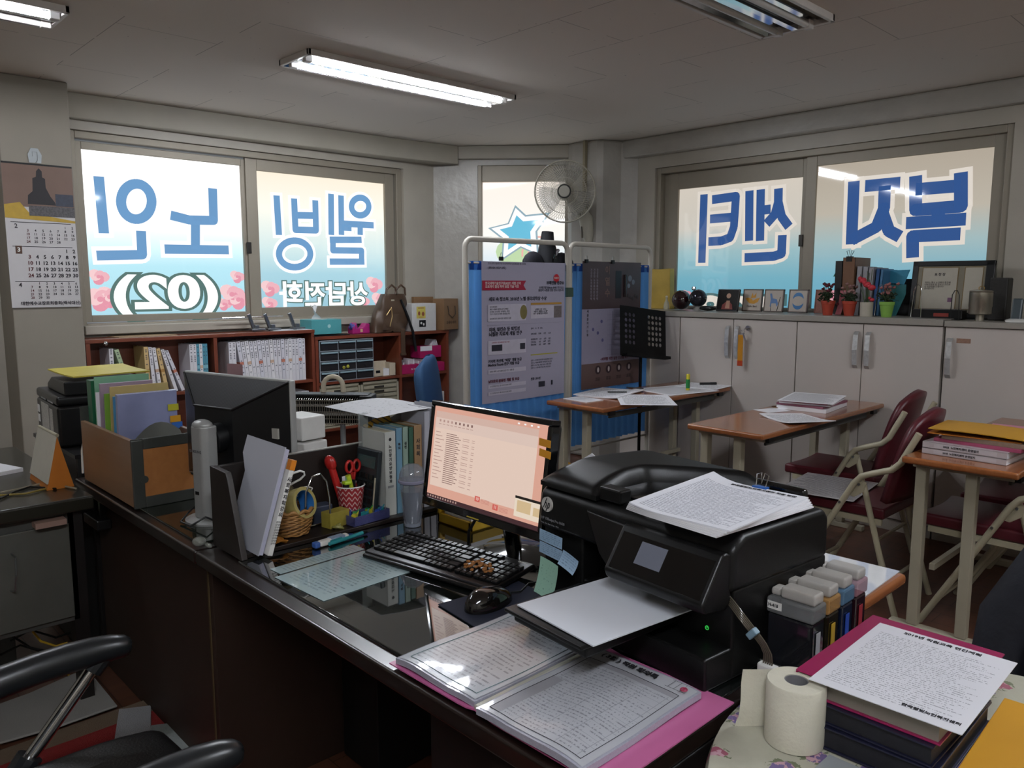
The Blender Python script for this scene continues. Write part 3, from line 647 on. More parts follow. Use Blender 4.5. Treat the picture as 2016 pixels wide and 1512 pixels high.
obj('inset_photo', MB().box(.0016, .0024, yy(.73), yy(.99), zz(.285), zz(.20)), mat('photo_blue', '#2f3442', .4, var=.5, scale=60), cal)
ik = mat('calendar_ink', '#26232a', .6); rd = mat('calendar_red', '#5c2f30', .6)
def cal_rows(rows, f0, f1, size, bold):
    n = len(rows)
    for c in range(7):
        body = '\n'.join(r[c] if r[c] else ' ' for r in rows)
        text('dates', body, size, frame((.0025, yy(.31 + c * .107), zz(f0)), (0, 1, 0), (0, 0, 1)), rd if c == 0 else ik, cal, bold, 'CENTER', lines=(f1 - f0) * (zc1 - zc0) / max(1, n - 1) / size)
def month(start, days):
    r = [[''] * 7]; c = start
    for d in range(1, days + 1):
        r[-1][c] = str(d); c += 1
        if c == 7 and d < days: c = 0; r.append([''] * 7)
    return r
def place_rows(rows, f0, f1, size, bold):
    n = len(rows)
    for c in range(7):
        for r in range(n):
            pass
    for c in range(7):
        body = '\n'.join(rows[r][c] or '\u00a0' for r in range(n)); t = text('dates', body, size, Matrix.Identity(4), rd if c == 0 else ik, cal, bold, 'CENTER', lines=(f1 - f0) * (zc1 - zc0) / (n - 1) / size)
        t.data.align_y = 'TOP'; t.matrix_local = frame((.0026, yy(.30 + c * .108), zz(f0)), (0, 1, 0), (0, 0, 1))
m3 = month(5, 30); m3[-1][0] = '24'
place_rows(month(5, 28), .425, .528, .019, .0002); place_rows(m3, .585, .758, .028, .0008); place_rows(month(1, 30), .82, .92, .019, .0002)
for bd, f, s in (('2', .435, .034), ('4', .842, .034)): text('month_number', bd, s, frame((.0026, yy(.14), zz(f)), (0, 1, 0), (0, 0, 1)), ik, cal, .0003, 'CENTER')
obj('month_badge', MB().box(0, .0015, yy(.11), yy(.20), zz(.625), zz(.57)), mat('badge_brown', '#4a3022', .5), cal, bevel=.0005)
text('month_number', '3', .032, frame((.0026, yy(.155), zz(.598)), (0, 1, 0), (0, 0, 1)), white_p, cal, .001, 'CENTER')
for f in (.405, .572, .815): obj('rule_line', MB().box(0, .0012, yy(.07), yy(.93), zz(f + .004), zz(f)), ik, cal)
text('church_name', '대한예수교장로회총회(백석대신)', .0225, frame((.0026, yy(.56), zz(.972)), (0, 1, 0), (0, 0, 1)), ik, cal, .0006, 'CENTER')
t = thing('adhesive_hook', 'clear adhesive hook stuck on the column above the calendar', 'hook', (-3.118, .405, 2.16)); obj('hook_plate', MB().prism([(-.03, -.045), (.03, -.045), (.035, 0), (.018, .035), (-.018, .035), (-.035, 0)], 0, .003, M=Matrix.Rotation(PI / 2, 4, 'Z') @ Matrix.Rotation(PI / 2, 4, 'X')), mat('hook_clear', '#9aa0a2', .2), t, bevel=.001)
obj('hook_wire', MB().tube([(.006, -.012, -.01), (.006, -.012, .015), (.006, .012, .015), (.006, .012, -.03), (.012, .0, -.045)], .0015, 6), steel, t)
# ---------------------------------------------------------------- white cabinets along the right-hand window wall
CY = 3.93
cabw = mat('cabinet_white', '#b7afa8', .42, var=.03, scale=3); topm = mat('worktop_grey', '#8d8880', .35, var=.08, scale=60); gap = mat('gap_dark', '#1c1a18', .8)
hd = mat('handle_chrome', '#cfd0d0', .32, .7, var=.35, scale=60)
xs = [ony(x, 700, CY).x for x in (1250, 1338, 1442, 1567, 1697, 1856)]
def cabinet(x0, x1, doors, label, z1=1.212, zoff=0):
    t = thing('storage_cabinet', label, 'cabinet', (x0, CY, 0), 0, 'white storage cabinets'); Wd = x1 - x0
    obj('carcass', MB().box(0, Wd, .02, .42, .0, z1), cabw, t)
    obj('plinth', MB().box(.0, Wd, .012, .03, 0, .07), mat('plinth_white', '#a29a90', .5), t)
    n = len(doors) - 1
    for i in range(n):
        a, b_ = doors[i] - x0, doors[i + 1] - x0
        d = obj('door', MB().box(a + .0025, b_ - .0025, 0, .018, .075, z1 - .003), cabw, t, bevel=.0015)
        yield t, d, a, b_
def handle(d, x, z1, L_=.22):
    pts = [(x, -.003, z1), (x, -.022, z1 - .02), (x, -.03, z1 - L_ * .5), (x, -.022, z1 - L_ + .02), (x, -.003, z1 - L_)]
    b = MB()
    for p, q in zip(pts, pts[1:]):
        b.add([(x - .014, p[1], p[2]), (x + .014, p[1], p[2]), (x + .014, q[1], q[2]), (x - .014, q[1], q[2]), (x - .012, p[1] + .006, p[2]), (x + .012, p[1] + .006, p[2]), (x + .012, q[1] + .006, q[2]), (x - .012, q[1] + .006, q[2])], [(0, 3, 2, 1), (0, 4, 7, 3), (1, 2, 6, 5), (4, 5, 6, 7)])
    obj('door_handle', b, hd, d)
for i, (t, d, a, b_) in enumerate(cabinet(-1.75, xs[1] - .004, [-1.75, xs[1] - .004], 'white cabinet half hidden behind the blue screen')): pass
for i, (t, d, a, b_) in enumerate(cabinet(xs[1], xs[3] - .002, [xs[1], xs[2], xs[3] - .002], 'white two-door cabinet with a key and orange tag in its lock')):
    handle(d, b_ - .035 if i == 0 else a + .035, 1.165)
    if i == 1: obj('lock', MB().cyl((a + .115, .0, 1.155), (a + .115, -.018, 1.155), .017, 16), chrome, d, smooth=True); lock_x = a + .115 + xs[1]
for i, (t, d, a, b_) in enumerate(cabinet(xs[3], xs[5] - .006, [xs[3], xs[4], xs[5] - .006], 'plain white two-door cabinet under the flower pots')):
    handle(d, b_ - .035 if i == 0 else a + .035, 1.165)
for i, (t, d, a, b_) in enumerate(cabinet(xs[5] + .004, xs[5] + 1.0, [xs[5] + .004, xs[5] + .46, xs[5] + 1.0], 'white cabinet at the right with a torn sticker by its handle')):
    if i == 0:
        handle(d, a + .03, 1.15); obj('sticker', MB().box(a + .06, a + .13, -.0008, 0, 1.125, 1.15), mat('sticker_worn', '#8a6a58', .6, var=.4, scale=90), d)
tag(obj('worktop', MB().box(-1.97, xs[5] - .005, CY - .015, 4.425, 1.214, 1.25), topm, bevel=.003), 'long grey speckled worktop over the white cabinets', 'worktop')
tag(obj('worktop', MB().box(xs[5] + .001, xs[5] + 1.0, CY - .015, 4.425, 1.212, 1.243), topm, bevel=.003), 'shorter grey worktop over the right cabinet, under the framed certificate', 'worktop')
struct('trim_5', MB().box(-1.95, xs[5] + 1.0, 4.40, 4.47, 1.235, 1.267), topm)
t = thing('key_with_tag', 'key in the cabinet lock with a long orange tag hanging from it', 'key', (lock_x, CY - .02, 1.15)); obj('key', MB().cyl((0, 0, 0), (0, -.035, 0), .004, 8), chrome, t); obj('key_ring', MB().tube([(-.02 + .014 * math.cos(q), -.022, -.022 + .014 * math.sin(q)) for q in [k * PI / 8 for k in range(16)]], .0018, 6, closed=True), chrome, t)
obj('tag', MB().box(-.052, -.016, -.024, -.019, -.22, -.04), mat('tag_orange', '#b27a1e', .3), t, bevel=.001); obj('tag_foot', MB().box(-.0525, -.0155, -.0245, -.0185, -.245, -.21), mat('tag_red', '#a33a18', .3), t)
obj('spare_key', MB().cb((-.008, -.025, -.05), (.012, .002, .05), ry=-.35), chrome, t)
TZ = 1.25
def top_at(x, dy, yy=0): p = ony(x, 605, CY + dy); return p.x
gold = mat('gold_bag', '#a98c3a', .3, .2, var=.4, scale=9)
tag(obj('gift_bag', MB().prism([(-.07, 0), (.16, 0), (.15, .31), (.05, .305), (-.06, .31)], -.03, .03, M=Matrix.Rotation(PI / 2, 4, 'X')), gold, None, (top_at(1290, .40), CY + .40, TZ), bevel=.003), 'golden gift bag standing on the worktop behind the screen corner', 'bag')
t = thing('glass_figurine', 'small clear glass bottle figurine by the golden bag', 'figurine', (top_at(1312, .3), CY + .30, TZ)); obj('figure_body', MB().lathe([(.02, 0), (.024, .02), (.018, .05), (.008, .07), (.008, .09)], 16), mat('clear_glass', '#b7b4a2', .08, alpha=.6), t, smooth=True); obj('stopper', MB().ball((0, 0, .095), .01, 10), beige_p, t, smooth=True)
t = thing('glass_globe', 'dark wine-red glass globe on the worktop', 'globe', (top_at(1341, .30), CY + .30, TZ)); obj('ball', MB().ball((0, 0, .075), .072, 28), mat('wine_glass', '#2a0d14', .06, spec=.8, coat=.5), t, smooth=True)
t = thing('glass_globe', 'dark silvery glass globe with a glass foot next to the wine-red one', 'globe', (top_at(1374, .28), CY + .28, TZ)); obj('ball', MB().ball((0, 0, .09), .064, 28), mat('smoke_glass', '#33323a', .05, .6, var=.3, scale=30), t, smooth=True); obj('glass_foot', MB().lathe([(.04, 0), (.03, .012), (.014, .03)], 20), mat('foot_glass', '#a8a6a0', .08, alpha=.7), t, smooth=True)
for k in range(3): obj('glass_chip', MB().ball((.05 * math.cos(k * 2 + .3), .04 * math.sin(k * 2), .10 + .03 * k), .02, 8, sc=(1, .6, .8)), chrome, t)
t = thing('black_case', 'small black spectacle case lying beside the dark photo frame', 'case', (top_at(1395, .25), CY + .24, TZ + .018)); obj('case_body', MB().ball((0, 0, 0), .018, 12, sc=(4, 1.5, 1)), black_p, t, smooth=True)
def cardframe(x, dy, wpx, h, label, name, border, face, lean=.12, rz=0, fw=.007, slant=0):
    t = thing(name, label, 'picture', (top_at(x, dy), CY + dy, TZ + .002), rz, 'small pictures standing on the worktop'); t.rotation_euler[0] = -lean
    wd = ony(x + wpx / 2, 580, CY + dy).x - ony(x - wpx / 2, 580, CY + dy).x; M = Matrix.Rotation(PI / 2, 4, 'X')
    obj('tile', MB().box(-wd / 2 + fw, wd / 2 - fw, -.004, .006, fw, h - fw), face, t)
    b = MB(); b.box(-wd / 2, wd / 2, -.007, .008, 0, fw); b.box(-wd / 2, wd / 2, -.007, .008, h - fw, h); b.box(-wd / 2, -wd / 2 + fw, -.007, .008, 0, h); b.box(wd / 2 - fw, wd / 2, -.007, .008, 0, h); obj('frame_border', b, border, t)
    def shape(pts, m, y=-.0048, nm='picture_shape'):
        obj(nm, MB().add([(p[0] * wd, y, p[1] * h) for p in pts], [tuple(range(len(pts)))]), m, t)
    return t, shape, wd
t, sh, wd = cardframe(1431, .24, 42, .155, 'dark glossy photo frame of a baby in red on the worktop', 'photo_frame', black_p, mat('photo_black', '#12100f', .2), .2)
sh([(-.26, .08), (.26, .08), (.22, .30), (.10, .42), (-.08, .42), (-.24, .28)], mat('photo_red', '#6d2620', .3)); sh([(-.09, .12), (.12, .12), (.10, .48), (-.06, .48)], mat('photo_skin', '#a87c66', .3), -.0052)
obj('picture_shape', MB().lathe([(.0001, 0), (.018, 0)], 18, M=Matrix.Translation((.003, -.0056, .155 * .70)) @ Matrix.Rotation(PI / 2, 4, 'X')), mat('photo_face', '#b08c76', .3), t)
cream = mat('tile_cream', '#b3a99d', .4); bw = mat('tile_border', '#574a41', .4); yel = mat('tile_yellow', '#c28a22', .4); blu = mat('tile_blue', '#5578a8', .4); blu2 = mat('tile_blue_deep', '#2d6ea6', .4)
def arc(cx, cy, r, a0, a1, w, n=12):
    return [(cx + (r + w / 2 * math.sin(PI * k / n)) * math.cos(a0 + (a1 - a0) * k / n), cy + (r + w / 2 * math.sin(PI * k / n)) * math.sin(a0 + (a1 - a0) * k / n)) for k in range(n + 1)] + [(cx + (r - w / 2 * math.sin(PI * k / n)) * math.cos(a0 + (a1 - a0) * k / n), cy + (r - w / 2 * math.sin(PI * k / n)) * math.sin(a0 + (a1 - a0) * k / n)) for k in range(n, -1, -1)]
t, sh, wd = cardframe(1480, .33, 38, .155, 'square tile picture of a yellow bird on the worktop', 'picture_tile', bw, cream)
sh([(-.36, .58), (-.22, .62), (-.02, .56), (.02, .48), (.22, .58), (.38, .62), (.28, .42), (.10, .34), (-.14, .36), (-.28, .48)], yel); sh([(-.10, .60), (-.02, .84), (.05, .68), (.18, .84), (.16, .62)], yel)
text('caption', 'Hello Bird', .018, frame((0, -.006, .035), (1, 0, 0), (0, 0, 1)), bw, t, .0003, 'CENTER')
t, sh, wd = cardframe(1522, .33, 38, .155, 'square tile picture of a blue deer on the worktop', 'picture_tile', bw, cream)
sh([(-.22, .80), (-.12, .82), (-.06, .60), (.16, .56), (.24, .36), (.18, .22), (.12, .38), (-.10, .38), (-.14, .22), (-.18, .24), (-.16, .55)], blu); sh([(-.14, .02), (-.11, .02), (-.12, .36), (-.14, .36)], black_p); sh([(.18, .02), (.22, .02), (.34, .66), (.31, .66)], black_p)
t, sh, wd = cardframe(1570, .33, 38, .155, 'square tile picture of two blue dolphins on the worktop', 'picture_tile', bw, cream)
sh(arc(0, .5, .29, .3, 2.9, .16), blu2); sh(arc(0, .5, .29, 3.45, 6.0, .16), blu2)
cardframe(1614, .33, 22, .155, 'reddish patterned card half hidden by a flower pot', 'patterned_card', mat('card_red', '#7c4a3c', .5, var=.5, scale=80), mat('card_red_b', '#84503f', .5, var=.5, scale=90))
# flower pots
def flowers(x, dy, label, pot_m, kind, h=.09, r0=.028, r1=.042):
    t = thing('flower_pot', label, 'flower pot', (top_at(x, dy), CY + dy, TZ), 0, 'small flower pots on the worktop')
    if kind == 'white': obj('pot', MB().lathe([(.036, 0), (.038, .085), (.035, .085), (.03, .07)], 24), pot_m, t, smooth=True)
    else: obj('pot', MB().lathe([(r0, 0), (r1 - .003, h - .02), (r1, h - .018), (r1 + .001, h), (r1 - .004, h), (r1 - .006, h - .02)], 24), pot_m, t, smooth=True)
    rnd = random.Random(x); g = MB(); f = MB(); sm = MB()
    if kind == 'white':
        for k in range(9):
            a = rnd.uniform(-.02, .02); sm.tube([(a * .5, 0, .07), (a * 2 - .01, rnd.uniform(-.01, .01), .20 + .02 * k / 2)], .0018, 5)
        for cx, cz, rr in ((-.028, .215, .024), (.0, .19, .024), (.028, .172, .024), (.034, .10, .015)): f.ball((cx, -.01, cz), rr, 12, sc=(1, .8, .75)); f.ball((cx - .012, -.018, cz + .01), rr * .6, 10)
    else:
        for k in range(60):
            a = rnd.uniform(0, 2 * PI); rr = rnd.uniform(0, .055); z = h + rnd.uniform(-.005, .05); c = (rr * math.cos(a), rr * math.sin(a), z)
            g.cb(c, (.022, .012, .003), rz=a, rx=rnd.uniform(-.8, .8), ry=rnd.uniform(-.8, .8))
        for k in range(16):
            a = rnd.uniform(0, 2 * PI); rr = rnd.uniform(.0, .055); z = h + rnd.uniform(.045, .105); c = (rr * math.cos(a), rr * math.sin(a), z)
            sm.tube([(0, 0, h - .01), (c[0] * .6, c[1] * .6, h + .03), c], .0014, 5); f.ball(c, .011, 8, sc=(1, 1, .7)); f.ball((c[0] + .004, c[1], c[2] + .004), .007, 8)
    if g.v: obj('leaves', g, mat('leaf_green', '#20301a', .6, var=.3), t)
    obj('stems', sm, mat('stem_green', '#3d5030', .6), t)
    obj('blossoms', f, mat('blossom_%s' % kind, {'a': '#57202c', 'b': '#8c6a66', 'white': '#b5303c', 'c': '#96605e'}[kind], .6, var=.3, scale=90), t, smooth=True)
flowers(1630, .13, 'small orange-red flower pot with dark red blossoms, left of the pink ribbon', mat('pot_red', '#9d3a26', .5), 'a')
flowers(1672, .13, 'small orange-red flower pot with faded pale blossoms before the book row', MC['pot_red'], 'b')
flowers(1706, .12, 'white cylindrical pot with bright red carnations', mat('pot_white', '#a9a294', .5), 'white')
flowers(1746, .11, 'lime-green flower pot with pink rosebuds', mat('pot_lime', '#7ba548', .5), 'c')
t = thing('ribbon', 'pink ribbon standing between the two orange-red pots', 'ribbon', (top_at(1650, .17), CY + .17, TZ)); obj('ribbon_strip', MB().grid(lambda i, j: (-.018 + .036 * i + .03 * j, .01 * math.sin(4 * j), .004 + .15 * j), 3, 10, th=.001), mat('ribbon_pink', '#d6828c', .5), t)
obj('ribbon_dots', MB().ball((.0, -.006, .07), .010, 8, sc=(1, .2, 1)).ball((.02, -.006, .12), .009, 8, sc=(1, .2, 1)), mat('ribbon_dark', '#6d2430', .5), t)
# row of folders and books held between wire bookends
x = top_at(1655, .33)
def upright(nm, label, wd, dp, h, m, lean=0.0, cat='book', yoff=.335, pages=True):
    global x
    t = thing(nm, label, cat, (x, CY + yoff, TZ + .002), 0, 'folders and books between the wire bookends'); t.rotation_euler[1] = lean
    b = MB(); b.box(0, .002, -dp / 2, dp / 2, 0, h); b.box(wd - .002, wd, -dp / 2, dp / 2, 0, h); b.box(0, wd, -dp / 2, -dp / 2 + .002, 0, h); obj('cover', b, m, t)
    if pages: obj('pages', MB().box(.002, wd - .002, -dp / 2 + .003, dp / 2 - .004, .003, h - .006), paper, t)
    x += wd + .004; return t
upright('box_file', 'tall black box file at the left end of the worktop book row', .045, .22, .335, mat('file_black', '#15110f', .5))
t = upright('box_file', 'tall brown paper file with a black binder clip on top', .075, .23, .355, mat('file_brown', '#6b4a33', .6))
obj('binder_clip', MB().box(.02, .055, -.12, -.09, .33, .362), black_p, t); obj('clip_wire', MB().tube([(.03, -.11, .36), (.018, -.11, .395), (.032, -.11, .40), (.04, -.11, .36), (.05, -.11, .40), (.064, -.11, .395), (.045, -.11, .36)], .0018, 6), black_p, t)
for k in range(3): upright('document_bundle', ['pale document bundle next to the brown file', 'second pale document bundle in the worktop book row', 'third pale document bundle beside the blue book'][k], .032, .22, .30 - .004 * k, mat('doc_grey', '#8b8a8e', .6, var=.15, scale=70), .03)
upright('book', 'dark blue book leaning at the right of the document bundles', .022, .21, .285, mat('book_blue', '#214a7c', .4), .06)
upright('book', 'white-spined blue book next to the dark blue one', .018, .21, .28, mat('book_blue_b', '#3f6d92', .4), .06)
t = thing('blue_folder', 'translucent blue folder leaning out at the right of the book row', 'folder', (x + .012, CY + .33, TZ)); obj('upper_flap', MB().prism([(0, .20), (.085, .19), (.115, .28), (0, .275)], -.004, 0, M=Matrix.Rotation(PI / 2, 4, 'X')), mat('folder_blue', '#35809c', .3, var=.2), t)
obj('lower_flap', MB().prism([(0, .0), (.05, .0), (.10, .13), (.10, .19), (0, .19)], .002, .006, M=Matrix.Rotation(PI / 2, 4, 'X')), mat('folder_teal', '#2f6c70', .3, var=.2), t)
t = thing('green_tab', 'small green plastic tab sticking out left of the black box file', 'tab', (top_at(1648, .3), CY + .29, TZ + .24)); obj('tab_body', MB().prism([(-.03, 0), (.02, 0), (.02, .045), (.0, .035), (-.02, .02)], 0, .003, M=Matrix.Rotation(PI / 2, 4, 'X')), mat('tab_green', '#1d6a56', .4), t)
obj('tab_stem', MB().box(.015, .021, -.003, 0, -.238, .02), MC['tab_green'], t)
for xx, lb in ((1731, 'chrome wire bookend arch behind the lime-green pot'), (1803, 'chrome wire bookend arch beside the framed certificate')):
    t = thing('wire_bookend', lb, 'bookend', (top_at(xx, .155), CY + .155, TZ)); obj('wire', MB().tube([(-.016 - .01, 0, .003), (-.016, 0, .15), (-.008, 0, .18), (.006, 0, .19), (.02, 0, .18), (.026, 0, .15), (.03, 0, .003)], .0022, 6), chrome, t, smooth=True); obj('bookend_base', MB().box(-.03, .03, -.0, .03, 0, .002), steel, t)
t = thing('black_tray', 'black open box standing in the shade behind the lime-green pot', 'box', (top_at(1790, .44), CY + .44, TZ)); obj('box', MB().box(-.10, .08, -.03, .03, 0, .225), mat('box_black', '#191818', .6), t, bevel=.003); obj('loose_cloth', MB().ball((.0, -.06, .035), .045, 14, sc=(1.8, .8, .8)), mat('cloth_black', '#0f0f11', .8, bump=.5, bscale=60), t, smooth=True)
# framed certificate
p0 = top_at(1867, .33)
t = thing('framed_certificate', 'black-framed certificate with two mounted sheets on the right worktop', 'certificate', (p0, CY + .33, 1.2445)); t.rotation_euler[0] = -.12
wd = .44; hh = .335
b = MB(); b.box(-wd / 2, wd / 2, -.01, .014, 0, .035); b.box(-wd / 2, wd / 2, -.01, .014, hh - .03, hh); b.box(-wd / 2, -wd / 2 + .032, -.01, .014, .03, hh); b.box(wd / 2 - .045, wd / 2, -.01, .014, .03, hh); obj('frame_border', b, black_p, t, bevel=.003)
obj('mat_board', MB().box(-wd / 2 + .03, wd / 2 - .04, -.004, .004, .03, hh - .028), mat('mat_grey', '#77705f', .5), t)
gl = mat('certificate_gold', '#6d5a34', .4); cp = mat('certificate_paper', '#a8a294', .5)
for x0, x1 in ((-.165, .035), (.065, .165)):
    obj('gold_border', MB().box(x0, x1, -.0055, -.004, .05, .30), gl, t); obj('certificate_sheet', MB().box(x0 + .005, x1 - .005, -.0065, -.0055, .055, .295), cp, t)
text('certificate_title', '표 창 장', .018, frame((-.065, -.0072, .255), (1, 0, 0), (0, 0, 1)), ink, t, .0005, 'CENTER')
text('certificate_text', '귀하는 평소 노인복지 증진에\n이바지하여 온 공로가 크므로\n이 표창장을 드립니다\n감사합니다', .012, frame((-.145, -.0072, .19), (1, 0, 0), (0, 0, 1)), ink, t, .0001)
obj('seal', MB().box(-.01, .012, -.0075, -.0065, .095, .12), mat('seal_purple', '#6d4a66', .5), t); obj('easel_back', MB().box(-.1, .1, .014, .02, .0, .22), black_p, t)
t = thing('black_device', 'low black box with a red label in front of the framed certificate', 'device', (top_at(1862, .2), CY + .20, 1.2445)); obj('device_body', MB().box(-.17, .10, -.04, .04, 0, .055), black_p, t, bevel=.006); obj('red_label', MB().box(-.05, .03, -.0408, -.04, .015, .035), mat('label_red', '#7c2a20', .5), t)
obj('silver_edge', MB().box(-.12, .06, -.03, -.02, .055, .058), steel, t)
t = thing('wire_arch', 'thin black wire arch in front of the certificate', 'wire stand', (top_at(1880, .15), CY + .145, 1.2435)); obj('wire', MB().tube([(-.02, 0, .002), (-.016, 0, .14), (-.004, 0, .165), (.008, 0, .165), (.02, 0, .14), (.024, 0, .002)], .0024, 6), black_p, t, smooth=True); obj('wire_foot', MB().box(-.03, .035, -.03, .03, 0, .003), black_p, t)
t = thing('metal_canister', 'cylindrical brushed metal canister with a ring handle on its lid', 'canister', (top_at(1930, .12), CY + .12, 1.2435)); cm = mat('canister_steel', '#a39d90', .28, .85, var=.1)
obj('foot', MB().lathe([(.022, 0), (.022, .035)], 20), cm, t, smooth=True); obj('canister_body', MB().lathe([(.05, .035), (.056, .04), (.056, .075), (.058, .078), (.058, .155), (.052, .158)], 36), cm, t, smooth=True)
obj('lid', MB().lathe([(.056, .157), (.058, .163), (.045, .168), (.01, .17)], 36), cm, t, smooth=True); obj('lid_ring', MB().tube([(.014 * math.cos(q), 0, .178 + .011 * math.sin(q)) for q in [k * PI / 8 for k in range(16)]], .002, 6, closed=True), mat('brass', '#a5854c', .3, .9), t)
t = thing('desktop_speaker', 'tall dark speaker standing right of the canister', 'speaker', (top_at(1968, .28), CY + .28, 1.2435)); obj('speaker_body', MB().box(-.045, .045, -.05, .05, 0, .235), mat('speaker_dark', '#211f1d', .6), t, bevel=.008); obj('grille', MB().box(-.038, .038, -.052, -.05, .02, .215), mat('grille_dark', '#2c2a28', .8, bump=.8, bscale=400), t)
t = thing('cordless_phone', 'dark handset in a white charging cradle at the right end of the worktop', 'telephone', (top_at(2003, .12), CY + .12, 1.2435)); obj('cradle', MB().lathe([(.05, 0), (.052, .01), (.03, .018)], 24), white_p, t, smooth=True); obj('handset', MB().cb((.0, .0, .065), (.05, .025, .12), rx=-.2), mat('phone_slate', '#3a4347', .4), t, bevel=.008)
# ---------------------------------------------------------------- privacy screen, wall fan, music stand, blue chair, heater
tubew = mat('tube_white', '#b4afa5', .35, var=.03); curtain = mat('curtain_blue', '#4f8ccb', .75, var=.12, scale=12); curt2 = mat('curtain_hem', '#1f4f96', .75)
for m_ in (curtain, curt2):
    nt = m_.node_tree; tr_ = nt.nodes.new('ShaderNodeBsdfTranslucent'); mx_ = nt.nodes.new('ShaderNodeMixShader'); pb_ = nt.nodes['Principled BSDF']; tr_.inputs[0].default_value = L('#6aa8ea') if m_ is curtain else L('#2558a8'); mx_.inputs[0].default_value = .45
    nt.links.new(pb_.outputs[0], mx_.inputs[1]); nt.links.new(tr_.outputs[0], mx_.inputs[2]); nt.links.new(mx_.outputs[0], nt.nodes['Material Output'].inputs[0])
scr = thing('privacy_screen', 'white-framed folding privacy screen with blue gathered curtains', 'screen', (-1.46, 3.01, 0))
SY = (-.88, .0, .87); ST = 1.70
def scr_frame(y0, y1, nm):
    r = .016; k = .05
    pts = [(0, y0, .03), (0, y0, ST - k)] + [(0, y0 + k - k * math.cos(a), ST - k + k * math.sin(a)) for a in (.4, .8, 1.2)] + [(0, y0 + k, ST), (0, y1 - k, ST)] + [(0, y1 - k + k * math.sin(a), ST - k + k * math.cos(a)) for a in (.4, .8, 1.2)] + [(0, y1, ST - k), (0, y1, .03)]
    f = obj(nm, MB().tube(pts, r, 10), tubew, scr, smooth=True)
    b = MB()
    for y in (y0, y1): b.tube([(-.25, y, .02), (.25, y, .02)], .014, 8)
    obj('foot_bar', b, tubew, f, smooth=True)
    obj('lower_bar', MB().tube([(0, y0, .34), (0, y1, .34)], .008, 8), tubew, f)
    def cf(i, j): return (.012 * math.sin(i * 70) + .004 * math.sin(i * 23 + 5 * j), y0 + .03 + (y1 - y0 - .06) * i, .37 + (ST - .13 - .37) * j)
    cu = obj('curtain', MB().grid(cf, 160, 6), curtain, scr, smooth=True)
    obj('curtain_hem', MB().grid(lambda i, j: (cf(i, 1)[0] * 1.15, cf(i, 1)[1], ST - .175 + .05 * j), 160, 1), curt2, cu, smooth=True)
    obj('curtain_rod', MB().cyl((0, y0, ST - .135), (0, y1, ST - .135), .006, 8), tubew, f)
scr_frame(SY[0] + .01, SY[1] - .012, 'tube_frame'); scr_frame(SY[1] + .012, SY[2], 'tube_frame')
obj('hinge', MB().box(-.012, .02, -.03, .03, 1.36, 1.42), mat('hinge_green', '#4c5f52', .4, .4), scr, bevel=.003)
pw_ = mat('poster_white', '#a9a6bb', .35, var=.02)
def on_scr(x, y, X): return onx(x, y, X)
# first poster
px_ = -1.436
q0 = onx(950, 512, px_); q1 = onx(1112, 520, px_); q2 = onx(1110, 776, px_); q3 = onx(947, 794, px_)
y0, y1 = (q0.y + q3.y) / 2, (q1.y + q2.y) / 2; zt, zb = (q0.z + q1.z) / 2, (q2.z + q3.z) / 2; PWd = y1 - y0; PH = zt - zb
po = thing('poster', 'white medical study poster with a red ribbon banner clipped to the screen', 'poster', (px_, y0, zb)); 
obj('poster_sheet', MB().grid(lambda i, j: (.006 * math.sin(3 * i) , PWd * i, PH * j), 12, 4, th=0), pw_, po, smooth=True)
XX = .0065
def pbox(nm, a, b_, c, d, m, lift=0.0): return obj(nm, MB().box(XX + lift, XX + .0006 + lift, PWd * a, PWd * b_, PH * (1 - d), PH * (1 - c)), m, po)
def ptxt(nm, s, a, c, size, m, bold=.0, align='LEFT', lines=1.0): return text(nm, s, size, frame((XX + .0014, PWd * a, PH * (1 - c)), (0, 1, 0), (0, 0, 1)), m, po, bold, align, lines)
pin = mat('poster_ink', '#2a2b38', .6); pred = mat('poster_red', '#a3213f', .5); ppale = mat('poster_panel', '#c2bfce', .45)
ptxt('fine_print', '한국과학기술연구원 보건복지부 뇌신경질환 연구사업', .06, .015, .014, pin); ptxt('heading', '( BRAIN HELP LIFE )', .06, .045, .017, pin, .0003)
obj('red_banner', MB().prism([(0, 0), (PWd * .50, 0), (PWd * .47, .028), (PWd * .50, .056), (0, .056)], XX, XX + .001, M=Matrix.Translation((0, 0, PH * .80)) @ Matrix(((0, 0, 1, 0), (1, 0, 0, 0), (0, 1, 0, 0), (0, 0, 0, 1)))), pred, po)
ptxt('banner_text', '한국과학기술연구원(KIST) 개발 신약\n오토파지 활성 특허 융합 기술 이전', .03, .165, .019, white_p, .0003)
obj('red_badge', MB().lathe([(.001, 0), (.026, 0)], 20, M=Matrix.Translation((XX + .001, PWd * .88, PH * .885)) @ Matrix.Rotation(PI / 2, 4, 'Y')), mat('badge_red', '#c01f30', .5), po)
ptxt('badge_text', '휴:원산', .88, .113, .014, white_p, .0003, 'CENTER'); ptxt('brand', '브레인필 연구소', .98, .15, .024, pin, .001, 'RIGHT'); ptxt('brand_text', '브레인빌딩(Brain SNP) 연구소는\n통합적 뇌질환 전문 연구소입니다', .98, .195, .017, pin, .0002, 'RIGHT')
ptxt('heading', '세포 속 청소부, 2016년 노벨 생리의학상 수상', .07, .265, .026, pin, .0008)
pbox('text_panel', .06, .50, .30, .42, ppale); ptxt('body_text', '오토파지란\n세포 내에서 불필요한 단백질\n손상된 소기관을 분해하는 작용\n으로 건강과 수명에 영향을 준다\n\n오토파지가 저하되면 퇴행성 질환', .08, .36, .0125, pin, 0, 'LEFT', 1.1)
